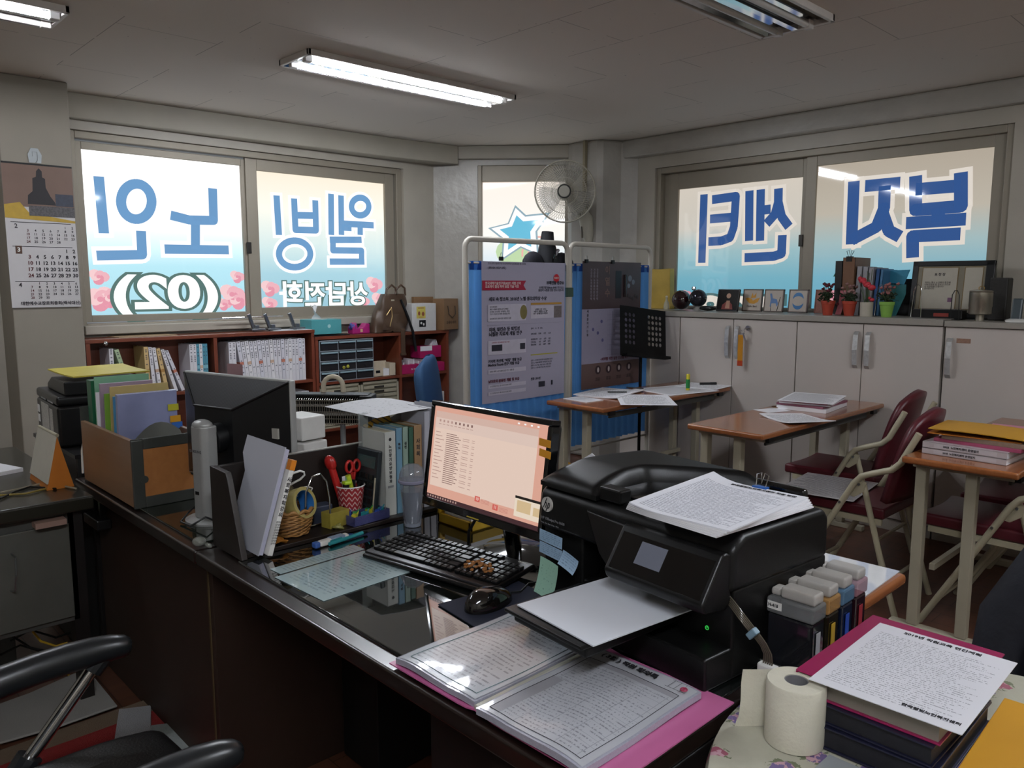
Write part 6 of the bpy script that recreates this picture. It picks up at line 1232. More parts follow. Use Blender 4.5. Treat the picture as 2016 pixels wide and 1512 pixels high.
tape('dark blue tape roll at the left of the wicker basket', bk_o + Vector((-.012, -.045, .06)), (math.radians(75), 0, math.radians(30)), .034, .02, .03, mat('tape_navy', '#1d2c4a', .3), MC['core_tan'])
tag(obj('small_box', MB().box(-.012, .012, -.02, .02, 0, .06), mat('box_cream', '#a3977a', .6), None, bk_o + Vector((.012, -.03, .035)), (0, .1, .4), bevel=.001), 'small cream carton upright in the wicker basket', 'box')
t = thing('charging_cable', 'white charging cable looped above the wicker basket', 'cable', bk_o + Vector((-.03, 0, .13))); obj('cable_loop', MB().tube([(-.02, -.06, -.06), (.0, -.03, .0), (.02, .02, .045), (.03, .05, .04), (.02, .05, .015), (-.01, -.02, -.01), (.01, -.05, -.035), (.03, .0, -.01), (.04, .06, .0), (.04, .07, -.02), (.01, .02, -.03), (-.01, -.04, -.05)], .0042, 8), white_p, t, smooth=True, sub=1)
t = thing('wire_book_stop', 'chrome wire arch standing right of the wicker basket', 'wire stand', (.075, .305, RZ)); obj('wire', MB().tube([(0, -.05, .02), (0, -.045, .12), (0, -.025, .16), (0, .0, .165), (0, .02, .14), (0, .028, .09), (0, .03, .004)], .0028, 8), chrome, t, smooth=True); obj('wire_foot', MB().tube([(0, .03, .004), (-.05, .03, .004), (-.05, -.03, .004), (0, -.05, .02)], .0028, 8), chrome, t, smooth=True)
tag(obj('snack_wrapper', MB().grid(lambda i, j: (-.02 + .045 * i, -.03 + .06 * j, .004 + .012 * math.sin(PI * j) + .006 * math.sin(9 * i + 5 * j)), 8, 8, th=.002), mat('wrapper_orange', '#9a6322', .3, var=.3, scale=50), None, (.085, .155, RZ), smooth=True), 'orange-brown foil wrapper beside the thin white book', 'wrapper')
tag(obj('erasing_box', MB().box(-.02, .02, -.035, .035, 0, .045), mat('box_yellow', '#8f8236', .4, var=.2, scale=70), None, (.055, .362, RZ), (0, 0, .15), bevel=.001), 'small yellow printed box right of the wicker basket', 'box')
tag(obj('stamp_pad', MB().box(-.022, .022, -.03, .03, 0, .055), mat('pad_slate', '#343b4c', .4), None, (-.0, .345, RZ), (0, 0, -.1), bevel=.004), 'slate grey stamp box behind the yellow box', 'box')
tag(obj('clear_clip', MB().tube([(.012 * math.cos(k * .7) + .002 * k - .01, .012 * math.sin(k * .7), .008 + .004 * math.sin(k)) for k in range(16)], .004, 6), mat('clip_olive', '#8c8a4c', .2, coat=.5), None, (.09, .345, RZ), smooth=True), 'translucent yellowish clip in front of the yellow box', 'clip')
# chevron cup
def chevron():
    k = NT('chevron_red_white'); sp = k.n('ShaderNodeSeparateXYZ', {0: k.coord()}); an = k.mth('ARCTAN2', sp.outputs[1], sp.outputs[0]); u = k.mth('MULTIPLY', an, 14 / (2 * PI)); tri = k.mth('ABSOLUTE', k.mth('SUBTRACT', k.mth('FRACT', k.mth('ADD', u, 20.0)), .5))
    v = k.mth('ADD', k.mth('MULTIPLY', sp.outputs[2], 62.0), k.mth('MULTIPLY', tri, 1.5)); a = k.mth('LESS_THAN', k.mth('FRACT', v), .26)
    k.set(Base_Color=k.mix(a, L('#8f2028'), L('#c9b5ae')), Roughness=.5); return k.m
cpo = Vector((.005, .445, RZ)); t = thing('pen_cup', 'red and white zigzag paper cup full of pens and scissors', 'pen cup', cpo)
obj('cup_wall', MB().lathe([(.031, 0), (.0425, .095), (.041, .095), (.030, .003)], 36), chevron(), t, smooth=True); obj('cup_rim', MB().tube([(.0425 * math.cos(a), .0425 * math.sin(a), .095) for a in [q * PI / 18 for q in range(36)]], .002, 6, closed=True), white_p, t, smooth=True)
def pen(nm, label, cat, dx, dy, L_, r, m, lean, az, cap=None, capm=None, cz=.02):
    o = thing(nm, label, cat, cpo + Vector((dx, dy, cz))); o.rotation_euler = (lean * math.cos(az), lean * math.sin(az), 0); obj('barrel', MB().cyl((0, 0, 0), (0, 0, L_), r, 12), m, o, smooth=True)
    if cap: obj('cap', MB().cyl((0, 0, L_ - cap), (0, 0, L_ + .004), r * 1.25, 12), capm, o, smooth=True)
    return o
red = mat('plastic_red', '#a11f1c', .3, coat=.3)
st = pen('stapler', 'red stapler standing in the zigzag cup', 'stapler', -.012, -.012, .13, .011, red, -.25, .5); st.rotation_euler = (.20, -.16, .3); st.location += Vector((.002, -.008, .015)); obj('stapler_head', MB().ball((.0, 0, .135), .018, 12, sc=(1.1, .8, 1.4)), red, st, smooth=True)
pen('highlighter', 'yellow-green highlighter leaning right in the cup', 'highlighter', .012, .012, .11, .008, mat('hl_yellow', '#a5b32a', .3), .0 - .22, 2.9)
pen('marker_pen', 'green-capped marker in the middle of the cup', 'marker', .008, -.0, .105, .007, mat('hl_green', '#7fa886', .3), -.12, 2.9); h = pen('highlighter', 'black highlighter with a bright yellow-green clip at the cup\'s left', 'highlighter', .01, -.025, .09, .010, black_p, -.05, 0); obj('clip_end', MB().cb((.004, 0, .088), (.02, .024, .01)), mat('hl_lime', '#a9c92c', .3), h, bevel=.003)
for k in range(3): pen('pen', ['black pen at the back of the zigzag cup', 'second black pen in the zigzag cup', 'short black pen in the zigzag cup'][k], 'pen', -.008 + .01 * k, .002 + .006 * k, .10 - .01 * k, .005, black_p, -.1 + .1 * k, 1.0 + k)
sc = thing('scissors', 'red-handled scissors standing in the zigzag cup', 'scissors', cpo + Vector((-.008, .016, .03)))
for s in (-1, 1): obj('handle', MB().tube([(.0, s * .013 + .011 * math.cos(a), .118 + .017 * math.sin(a)) for a in [q * PI / 9 for q in range(18)]], .0045, 8, closed=True).tube([(0, s * .006, .10), (0, 0, .075)], .005, 8), red, sc, smooth=True); obj('blade', MB().cb((.001 * s, s * .002, .035), (.0015, .009, .09)), steel, sc)
tag(obj('card_slip', MB().box(0, .001, -.018, .018, .03, .12), paper, None, cpo + Vector((-.02, .0, 0)), (0, 0, .2)), 'white card slip standing in the cup behind the pens', 'card')
# calculator, pencil case, pens
cal_ = thing('calculator', 'large dark calculator leaning against the books behind the cup', 'calculator', (.022, .482, RZ)); cal_.rotation_euler = (0, -.12, math.radians(-88))
obj('calculator_body', MB().box(-.008, .008, -.055, .055, 0, .20), mat('calc_dark', '#22282b', .35), cal_, bevel=.004); obj('display', MB().box(.008, .0095, -.042, .042, .145, .18), mat('calc_display', '#3a4a48', .1), cal_)
for r in range(5):
    for c_ in range(4): obj('key', MB().box(.008, .012, -.042 + .022 * c_, -.026 + .022 * c_, .015 + .024 * r, .031 + .024 * r), mat('calc_key', '#121314', .4), cal_, bevel=.001)
obj('cream_stripe', MB().box(.0085, .0095, .047, .053, .01, .12), beige_p, cal_)
t = thing('pencil_tray', 'clear violet-blue tray of clips and pens in front of the cup', 'tray', (.075, .452, RZ), .1); b = MB(); b.box(-.03, .03, -.065, .065, 0, .003); b.box(.027, .03, -.065, .065, 0, .028); b.box(-.03, -.027, -.065, .065, 0, .028); b.box(-.03, .03, -.065, -.062, 0, .028); b.box(-.03, .03, .062, .065, 0, .028); obj('tray_body', b, mat('tray_violet', '#474a78', .15, alpha=.75, coat=.5), t, bevel=.001)
for k in range(8): c = [(-.02, -.05), (-.01, -.03), (.01, -.01), (0, .01), (.015, .03), (-.015, .02), (0, .05), (.01, -.045)][k]; tag(obj('binder_clip', MB().cb((0, 0, .006), (.014, .018, .011), rz=k).tube([(.005, 0, .01), (.012, .006, .022), (.016, 0, .012)], .0012, 5), mat(['clip_blue', 'clip_green', 'clip_teal', 'clip_yellow'][k % 4], ['#2c4a9c', '#2d8c46', '#26828c', '#b5ad2c'][k % 4], .3), None, (.075 + c[0], .452 + c[1], RZ + .018)), ['blue clip at the near end of the violet tray', 'green clip near the front of the violet tray', 'teal clip in the middle of the violet tray', 'yellow clip in the middle of the violet tray', 'blue clip at the front right of the violet tray', 'green clip at the back of the violet tray', 'teal clip at the far end of the violet tray', 'yellow clip at the near front corner of the violet tray'][k], 'clip', 'small clips in the violet tray')
c = hz(655, 1070, DZ); t = thing('correction_pen', 'white and blue correction pen lying before the book rack', 'correction pen', (c.x, c.y, DZ + .010), math.atan2(.2, -.02)); obj('barrel', MB().box(-.045, .05, -.010, .010, -.008, .008), white_p, t, bevel=.005, bseg=3); obj('blue_cap', MB().box(-.062, -.045, -.010, .010, -.008, .008), mat('cap_blue', '#3f62a8', .35), t, bevel=.004); obj('tip', MB().cyl((.05, 0, 0), (.068, 0, 0), .005, 10, r1=.002), mat('tip_blue', '#2d4c84', .4), t); obj('printed_band', MB().box(-.01, .035, -.0102, .0102, -.0082, .0082), mat('band_print', '#8fa3bf', .4, var=.4, scale=120), t)
c = hz(690, 1062, DZ); t = thing('ballpoint_pen', 'turquoise ballpoint pen lying beside the correction pen', 'pen', (c.x, c.y, DZ + .007), math.atan2(.2, -.035)); tq = mat('pen_turquoise', '#2f8f96', .3, coat=.3); obj('barrel', MB().cyl((-.075, 0, 0), (.045, 0, 0), .0052, 12, r1=.0056), tq, t, smooth=True); obj('grip', MB().cyl((.045, 0, 0), (.062, 0, 0), .0055, 12, r1=.003), black_p, t, smooth=True); obj('clip', MB().box(-.07, -.03, -.0015, .0015, .005, .009), tq, t); 
# books on the far end of the rack
def sbook(label, y, th, h, dp, m, rxl=0.0, title=None, tm=None, xx=.085, top=False):
    t = thing('book', label, 'book', (xx, y, RZ), 0, 'books at the far end of the desk rack'); t.rotation_euler = (rxl, 0, 0); b = MB(); b.box(-dp, 0, 0, .002, 0, h); b.box(-dp, 0, th - .002, th, 0, h); b.box(-.002, 0, 0, th, 0, h); obj('cover', b, m, t, bevel=.0008)
    obj('pages', MB().box(-dp + .003, -.002, .002, th - .002, .003, h - .004), mat('aged_pages', '#98937f', .7, var=.15, scale=220), t)
    if title:
        for k, ch_ in enumerate(title[0]): text('spine_title', ch_, title[1], frame((.0008, th / 2, h - title[2] - k * title[1] * 1.15), (0, 1, 0), (0, 0, 1)), tm or ink, t, .0003, 'CENTER')
    return t
bwh = mat('book_white', '#a8aaa4', .4, var=.04); bgn = mat('book_green_grey', '#7c9084', .45)
y = .515
b1 = sbook('thick white hardback with a vertical Korean title, nearest in the desk rack', y, .040, .255, .12, bwh, 0, ('노인장기요양보험과', .0115, .045)); obj('publisher_mark', MB().lathe([(.0005, 0), (.005, 0)], 14, M=Matrix.Translation((.001, .020, .232)) @ Matrix.Rotation(PI / 2, 4, 'Y')), ink, b1); obj('spine_box', MB().box(0, .001, .010, .030, .085, .092), gray_p, b1); y += .042
sbook('pale blue-spined book next to the thick white hardback', y, .022, .262, .12, mat('book_pale_blue', '#5f8398', .45), 0, ('복지', .010, .05)); y += .024
sbook('white and green book with worn pages in the desk rack', y, .020, .262, .12, bgn, 0, ('실천', .010, .05)); y += .022
sbook('dark green-spined book in the desk rack', y, .018, .258, .12, mat('book_dark_green', '#2f5040', .45)); y += .020
sbook('tan book titled in bold Korean beside the leaning file sheets', y, .030, .262, .12, mat('book_tan', '#8b6f50', .45), 0, ('사회복', .017, .05)); y += .034
for k in range(3): tt_ = sbook(['grey-white paper file right of the tan book', 'taller white file with pencilled lines behind the tumbler', 'white file at the far end of the desk rack'][k], y, .022, .30 + .008 * k, .12, mat('file_white', '#9fa0a8', .5, var=.06, scale=40), -.02); y += .026
t = thing('bent_notebook', 'yellow and black striped notebook leaning on top of the files', 'notebook', (-.05, .60, RZ + .222)); t.rotation_euler = (math.radians(20), math.radians(-8), 0)
def stripes():
    k = NT('yellow_black_stripes'); sp = k.n('ShaderNodeSeparateXYZ', {0: k.coord()}); v = k.mth('ADD', k.mth('MULTIPLY', sp.outputs[1], 55.0), k.mth('MULTIPLY', sp.outputs[2], 40.0)); k.set(Base_Color=k.mix(k.mth('LESS_THAN', k.mth('FRACT', v), .3), L('#b8912a'), L('#3a2d14')), Roughness=.5); return k.m
obj('notebook_cover', MB().box(-.002, .0, -.05, .05, -.045, .055), stripes(), t); obj('note_page', MB().box(-.006, -.003, .05, .13, -.06, .03), printed('scribble', '#9b9b9a', rows=6, words=6, vert=False, dens=.4), t)
cc = Vector((-.085, .635, 1.052)); t = thing('document_holder', 'clear plastic arm holding a sheet of paper above the books', 'document holder', (-.03, .60, RZ)); obj('plastic_arm', MB().box(-.002, .002, -.10, -.065, .0, .30), mat('acrylic', '#9da3a0', .08, alpha=.35, coat=.6), t, bevel=.001)
t = tag(obj('document_sheet', MB().grid(lambda i, j: (-.155 + .30 * i + .03 * (j - .5), -.12 + .24 * j, .012 * math.sin(2.2 * j) - .02 * max(0, j - .8)), 10, 10, th=.0008), printed('print_hood', '#c3c4c8', rows=16, words=16, dens=.4, rough=.6), None, (-.08, .635, 1.052), (0, 0, .0), smooth=True), 'white printed sheet lying flat on top of the books and holder', 'paper')
# tumbler
t = thing('tumbler', 'clear plastic tumbler with a domed lid, half filled', 'tumbler', (.178, .545, DZ + .001)); clr = mat('tumbler_clear', '#b9bccc', .06, alpha=.32, coat=.8, spec=.8)
obj('cup_wall', MB().lathe([(.024, 0), (.026, .004), (.036, .125), (.0375, .13)], 32, caps=False), clr, t, smooth=True); obj('drink', MB().lathe([(.022, .012), (.0335, .105)], 28), mat('drink_dark', '#39454a', .12, coat=.5), t, smooth=True)
obj('lid_ring', MB().lathe([(.0375, .128), (.041, .131), (.041, .137), (.038, .139)], 32), mat('lid_lilac', '#8d8ba0', .15, alpha=.8), t, smooth=True); obj('dome_lid', MB().lathe([(.038, .139), (.037, .155), (.030, .172), (.018, .182), (.001, .185)], 32, caps=False), mat('dome_clear', '#8d9098', .1, alpha=.55, coat=.8), t, smooth=True)
obj('thick_bottom', MB().lathe([(.024, 0), (.025, .01)], 28), mat('bottom_clear', '#9aa6b4', .08, alpha=.6, coat=.6), t, smooth=True)
# sheets under and on the glass
def quadsheet(label, corner, a, b_, w_, h_, m, z, th=.0008, nm='document_sheet'):
    p = hz(*corner, z); q = hz(*a, z); rz = math.atan2(q.y - p.y, q.x - p.x); M = Matrix.Rotation(rz, 3, 'Z'); c = p + M @ Vector((w_ / 2, h_ / 2 * b_, 0)); return sheet(nm, label, 'paper', (c.x, c.y, z), rz, w_, h_, m, th)
lite = printed('print_cyan', '#a4b9bc', '#5d6e74', rows=22, words=22, dens=.5, mx=.12, rough=.08, dark=.6, coat=.8)
P = hz(541, 1137, DZ); Q = hz(637, 1184, DZ); R2 = hz(812, 1122, DZ); rzp = math.atan2(Q.y - P.y, Q.x - P.x); wq = (Q - P).length; hq = (R2 - Q).length
M3 = Matrix.Rotation(rzp, 3, 'Z'); cq = P + M3 @ Vector((wq / 2, hq / 2, 0)); sheet('document_sheet', 'pale cyan printed sheet lying flat on the desk glass left of the keyboard', 'paper', (cq.x, cq.y, DZ + .0002), rzp, wq, hq, lite, .0008)
P2_ = hz(530, 1120, DZ); c2_ = P2_ + M3 @ Vector((.028, .125, 0)); sheet('document_sheet', 'narrow pale sheet strip beyond the cyan sheet on the desk', 'paper', (c2_.x, c2_.y, DZ + .0002), rzp, .05, .25, lite, .0006)
# ---------------------------------------------------------------- monitor, keyboard, mouse
scr_m = thing('computer_monitor', 'black widescreen monitor with a pinkish desktop picture on the near desk', 'monitor', (.335, .46, DZ)); scr_m.rotation_euler = (0, 0, 0)
gb = mat('gloss_black', '#08080a', .10, var=0, spec=.6, coat=.5); WM, HM = .447, .281; TL = math.atan2(.04, .28)
MM = Matrix.Translation((0, 0, .116)) @ Matrix.Rotation(-TL, 4, 'X')
b = MB(); bz = .014; b.box(0, WM, 0, .03, 0, .022, M=MM); b.box(0, WM, 0, .03, HM - bz, HM, M=MM); b.box(0, bz, 0, .03, .022, HM - bz, M=MM); b.box(WM - bz, WM, 0, .03, .022, HM - bz, M=MM); obj('bezel', b, gb, scr_m, bevel=.003)
b = MB(); b.box(.01, WM - .01, .03, .05, .01, HM - .01, M=MM); obj('back_shell', b, black_p, scr_m, bevel=.01)
def lit(nm, c, s=1.0): return mat('lit_' + nm, '#000000', .3, var=0, emit=c, estr=s)
SW, SH = WM - 2 * bz, HM - bz - .022
def sp_(nm, a, b_, c, d, m, l, parent=None):
    return obj(nm, MB().box(bz + SW * a, bz + SW * b_, -l + .004, -l + .0042, .022 + SH * (1 - d), .022 + SH * (1 - c), M=MM), m, parent or scr_m)
panel = sp_('screen', 0, 1, 0, 1, lit('desktop', '#dba592', .95), 0)
sp_('taskbar', 0, 1, .955, 1, lit('taskbar', '#4a3034', .8), .0006, panel)
sp_('window_bar', .02, .93, .05, .12, lit('bar', '#d3b3a6', .95), .0006, panel); sp_('window_page', .02, .93, .12, .86, lit('window', '#e4cabb', .95), .0006, panel); sp_('ribbon_area', .02, .93, .12, .23, lit('ribbon', '#dfc6ba', .93), .0009, panel)
lt = lit('text', '#8d6c66', .8); lt2 = lit('text_soft', '#bd9a90', .85)
for k in range(26): sp_('file_row', .14, .14 + .10 + .05 * ((k * 7) % 5) / 5, .27 + .021 * k, .277 + .021 * k, lt, .0012, panel)
for k in range(26):
    if k % 3: sp_('file_date', .30, .36, .27 + .021 * k, .276 + .021 * k, lt2, .0012, panel); sp_('file_date', .385, .41, .27 + .021 * k, .276 + .021 * k, lt2, .0012, panel)
for k in range(14): sp_('side_entry', .035, .08 + .02 * (k % 3), .27 + .038 * k, .278 + .038 * k, lt2, .0012, panel)
for k in range(9): sp_('tool_icon', .06 + .038 * k, .075 + .038 * k, .135, .16, lt if k > 3 else lt2, .0013, panel); sp_('tool_caption', .055 + .038 * k, .08 + .038 * k, .18, .187, lt2, .0013, panel)
for k in range(4): sp_('corner_icon', .76 + .052 * k, .775 + .052 * k, .02, .035, lit('white', '#ffffff', .9), .001, panel)
for k in range(12): sp_('task_icon', .01 + .025 * k, .022 + .025 * k, .966, .985, lit('icon', '#b99a90', .8), .001, panel)
sp_('popup_bar', .80, 1, .72, .745, lit('popup', '#2a2422', .7), .0012, panel); sp_('popup_page', .80, 1, .745, .92, lit('popup_page', '#e8d8c4', .95), .0012, panel); sp_('popup_picture', .82, .93, .76, .87, lit('picture', '#d2b88f', .95), .0016, panel); sp_('popup_picture', .95, 1, .79, .87, lit('picture', '#d2b88f', .95), .0016, panel)
for nb, a, c in (('10', .46, .84), ('11', .62, .87)):
    sp_('calendar_badge', a, a + .045, c, c + .055, lit('badge', '#d4655c', .9), .0009, panel); text('badge_number', nb, .011, MM @ frame((bz + SW * (a + .0225), .0028, .022 + SH * (1 - c - .027)), (1, 0, 0), (0, 0, 1)), lit('badge_text', '#f2c9bd', .9), scr_m, .0002, 'CENTER')
    for k in range(4): sp_('calendar_dots', a + .055, a + .13, c + .015 + .012 * k, c + .019 + .012 * k, lit('dots', '#c98478', .9), .0009, panel)
obj('power_key', MB().box(WM * .42, WM * .52, -.001, .001, .004, .007, M=MM), mat('key_yellow', '#b7a23a', .3), scr_m)
obj('neck', MB().tube([(WM / 2, .05, .20), (WM / 2, .11, .12), (WM / 2, .13, .02)], .022, 14), gb, scr_m, smooth=True); obj('foot', MB().lathe([(.125, .001), (.125, .008), (.06, .02), (.02, .024)], 40, (0, 0, 0), M=Matrix.Translation((WM / 2 + .02, .15, 0)) @ Matrix.Diagonal((1, .72, 1, 1))), gb, scr_m, smooth=True)
obj('video_cable', MB().tube([(WM * .42, .06, .14), (WM * .36, .03, .07), (WM * .30, .05, .02), (WM * .22, .08, .008)], .004, 8), black_p, scr_m, smooth=True)
for k in range(2): tag(obj('index_flag', MB().box(0, .035, -.0015, 0, 0, .017), mat('flag_orange', '#c98a26', .5), None, (.335 + WM - .006, .462, DZ + .116 + HM - .055 - .0235 * k), (0, .06 * (1 + k), 0)), ['upper orange index flag stuck to the right edge of the monitor', 'lower orange index flag stuck to the right edge of the monitor'][k], 'sticky flag')
t = thing('memo_card', 'yellow and white card standing behind the monitor and printer', 'card', (.70, .735, DZ)); obj('white_card', MB().prism([(-.08, 0), (.10, 0), (.10, .215), (.0, .27), (-.08, .22)], 0, .003, M=Matrix.Rotation(PI / 2, 4, 'X')), paper, t); obj('yellow_area', MB().prism([(-.08, 0), (.06, 0), (.03, .19), (-.08, .235)], .003, .0035, M=Matrix.Rotation(PI / 2, 4, 'X')), mat('card_yellow', '#c08c1e', .5), t)
t = thing('yellow_case', 'yellow frame-shaped letter tray on the desk between tumbler and monitor', 'tray', (.30, .66, DZ)); b = MB(); b.box(-.10, .05, -.04, -.03, 0, .03); b.box(-.10, .05, .10, .11, 0, .03); b.box(-.10, .05, -.04, .11, 0, .006); b.box(.04, .05, -.04, .11, 0, .03); b.box(-.10, -.09, -.04, .11, 0, .10); obj('tray_frame', b, mat('tray_yellow', '#b89420', .4), t, bevel=.002)
obj('tray_papers', MB().box(-.085, .035, -.025, .095, .006, .05), paper, t)

kb = thing('keyboard', 'black computer keyboard with biscuits scattered on its numeric keys', 'keyboard', (.305, .296, DZ + .001), .157); kw, kd = .43, .165
KM = Matrix.Rotation(.07, 4, 'X')
obj('keyboard_base', MB().box(0, kw, 0, kd, .002, .016, M=KM), mat('kb_black', '#0c0c0d', .3, spec=.5), kb, bevel=.005, bseg=3)
keys = MB(); leg = MB(); rnd = random.Random(3)
cols = [(.012, 15), (.292, 3), (.352, 4)]
for r in range(6):
    yy_k = .022 + r * .0225 + (.004 if r == 5 else 0)
    for x0, n in cols:
        pitch = .0182
        k = 0
        while k < n:
            wk_ = 1
            if x0 == .012 and r == 0 and k == 4: wk_ = 6
            if x0 == .012 and r in (1, 2, 3) and k in (0, 13): wk_ = 2 if k == 13 else 1
            if x0 == .292 and r == 2: k += 1; continue
            if x0 == .292 and r == 1 and k != 1: k += 1; continue
            if x0 == .352 and r == 5: k += 1; continue
            a = x0 + k * pitch; keys.box(a, a + pitch * wk_ - .003, yy_k, yy_k + .0175, .016, .0225, M=KM)
            if wk_ == 1: leg.box(a + .003, a + .007 + .002 * rnd.random(), yy_k + .010, yy_k + .0135, .0225, .0227, M=KM)
            k += wk_
obj('keys', keys, mat('key_black', '#141415', .35), kb, bevel=.0015); obj('key_legends', leg, mat('legend_grey', '#8d8d92', .5, var=0), kb)
obj('wrist_edge', MB().box(.004, kw - .004, -.012, .004, .0, .012), mat('kb_edge', '#101011', .2), kb, bevel=.005, bseg=3); text('keyboard_lettering', 'Qmax', .009, KM @ frame((kw - .045, .154, .0164), (1, 0, 0), (0, 1, 0)), white_p, kb, .0002)
bis = mat('biscuit_brown', '#8a5a2c', .7, var=.25, scale=120)
for k in range(34):
    a, r = rnd.uniform(0, 6.28), rnd.uniform(0, 1) ** .6; lx, ly = .335 + .045 * r * math.cos(a), .065 + .028 * r * math.sin(a); p = Matrix.Rotation(.157, 3, 'Z') @ (KM.to_3x3() @ Vector((lx, ly, .0255 + (.006 if k % 5 == 0 else 0))))
    if k == 0: pb_ = obj('biscuit_bit', MB().ball((0, 0, 0), .0048, 10, sc=(1.3, 1, .7)), bis, smooth=True); o = pb_
    else: o = pb_.copy(); C.objects.link(o)
    o.location = Vector((.305, .296, DZ + .001)) + p; o.rotation_euler = (0, 0, rnd.uniform(0, 3)); tag(o, 'small brown biscuit piece in the pile on the keyboard\'s numeric keys', 'snack', 'brown biscuit pieces on the keyboard')
ms = thing('computer_mouse', 'black glossy computer mouse on the dark blue pad', 'mouse', (.765, .318, DZ + .0045), .05)
def mouse(i, j):
    a = 2 * PI * i; th = PI / 2 * j; r = math.cos(th) ** .8 if j < 1 else 0
    return (.036 * r * math.cos(a) * (1 - .12 * math.sin(a)), .066 * r * math.sin(a), .040 * math.sin(th) * (1 - .25 * r * math.sin(a)))
obj('mouse_shell', MB().grid(mouse, 32, 10), mat('mouse_black', '#0f0d0c', .14, coat=.6), ms, smooth=True); obj('mouse_wheel', MB().cyl((-.004, .036, .021), (.004, .036, .021), .006, 14), gray_p, ms)
obj('mouse_cable', MB().tube([(0, .066, .008), (.01, .09, .006), (-.01, .14, .006), (.02, .20, .006)], .002, 6), black_p, ms, smooth=True)
P = hz(862, 1192, DZ); Q = hz(918, 1234, DZ); R2 = hz(1060, 1180, DZ); rzp = math.atan2(Q.y - P.y, Q.x - P.x)
tag(obj('mouse_pad', MB().box(0, .185, 0, .225, 0, .003), mat('pad_navy', '#161b2c', .8, var=.1), None, (P.x, P.y, DZ + .0005), (0, 0, rzp + .08), bevel=.001), 'dark blue mouse pad partly under the pink file', 'mouse pad')

# ---------------------------------------------------------------- inkjet printer
pr = thing('inkjet_printer', 'large black inkjet printer with a small grey touch screen on the near desk', 'printer', (.80, .455, DZ), math.radians(-5)); pk_ = mat('printer_black', '#0c0c0c', .38, bump=.08, bscale=600, spec=.35); pgl = mat('printer_gloss', '#0b0b0c', .12, coat=.6)
W_ = .51
b = MB(); b.box(0, .125, 0, .30, .002, .17); b.box(.375, W_, -.002, .30, .002, .17); b.box(.125, .375, .05, .30, .002, .17); b.box(.125, .375, -.0, .10, .002, .075); obj('lower_body', b, pk_, pr, bevel=.006, bseg=3)
obj('paper_cassette', MB().box(.11, .508, -.075, .02, .0, .062), pk_, pr, bevel=.006, bseg=3)
obj('upper_body', MB().prism([(-.018, .165), (.30, .165), (.30, .25), (.28, .268), (.02, .268), (-.012, .245)], -W_ - .004, .004, M=Matrix.Rotation(PI / 2, 4, 'Z') @ Matrix.Rotation(PI / 2, 4, 'X') @ Matrix.Scale(-1, 4, (0, 0, 1))), pk_, pr, bevel=.014, bseg=4)
# document feeder: raised dome on the left, open glossy well on its right
def adf(i, j):
    x = -.002 + (.175 + .27 * (max(0, (j - .5) / .5)) ** 1.4) * i; y = -.01 + .31 * j
    h = .268 + .040 * math.sqrt(max(0, 1 - (max(0, .18 - i) / .18) ** 2)) * (min(1, j / .35) ** .5) * (1 if i < .86 else max(.05, 1 - ((i - .86) / .14) ** 2 * .95)) * (1 if j < .92 else (1 - j) / .08)
    return (x, y, h)
obj('feeder_cover', MB().grid(adf, 30, 24, th=.01), pk_, pr, smooth=True)
obj('feeder_well', MB().box(.16, .46, .03, .275, .2685, .273), pgl, pr, bevel=.002); obj('feeder_rail', MB().box(.20, .47, .275, .295, .272, .296), pgl, pr, bevel=.008, bseg=3); obj('feeder_edge', MB().box(.175, .235, -.004, .03, .262, .290), pk_, pr, bevel=.004)
cpn = obj('control_panel', MB().prism([(0, 0), (.012, .018), (.012, .10), (-.004, .106), (-.018, .102), (-.070, .026), (-.062, .008)], 0, .235, M=Matrix.Translation((.272, -.018, .135)) @ Matrix.Rotation(PI / 2, 4, 'Z') @ Matrix.Rotation(PI / 2, 4, 'X')), pk_, pr, bevel=.006, bseg=3)
# sloped face of the panel carries the screen
obj('front_fairing', MB().add([(.274, -.078, .160), (.274, -.03, .236), (.150, -.017, .236), (.195, -.020, .152), (.274, 0, .150), (.274, 0, .236), (.150, 0, .236), (.195, 0, .152)], [(0, 3, 2, 1), (4, 5, 6, 7), (0, 4, 7, 3), (1, 2, 6, 5), (2, 3, 7, 6), (0, 1, 5, 4)]), pk_, pr, bevel=.004, bseg=3)
pa, pb2 = Vector((0, -.018 - .070, .161)), Vector((0, -.018 - .018, .237)); up = (pb2 - pa).normalized()
def onp(x, v, w2, h2, nm, m, lift=.0008):
    q = [pa + Vector((x + a, 0, 0)) + up * (v + c) for a, c in ((0, 0), (w2, 0), (w2, h2), (0, h2))]; nrm = Vector((1, 0, 0)).cross(up)
    obj(nm, MB().add([tuple(p + nrm * lift) for p in q] + [tuple(p - nrm * .001) for p in q], [(0, 1, 2, 3), (4, 7, 6, 5), (0, 4, 5, 1), (1, 5, 6, 2), (2, 6, 7, 3), (3, 7, 4, 0)]), m, cpn)
onp(.335, .030, .062, .044, 'touch_screen', mat('screen_grey_lit', '#3b3e47', .15, emit='#585b66', estr=.55)); onp(.283, .008, .215, .074, 'panel_glass', pgl, .0003)
0 and obj('front_recess_trim', MB().tube([(.105, -.004, .16), (.125, -.006, .13), (.155, -.006, .085), (.175, -.006, .078), (.26, -.006, .078)], .004, 8), pk_, pr, smooth=True)
obj('logo_disc', MB().cyl((.028, -.0135, .220), (.028, -.0185, .220), .0165, 28), mat('logo_white', '#b9b6b0', .4), pr); lg = MB()
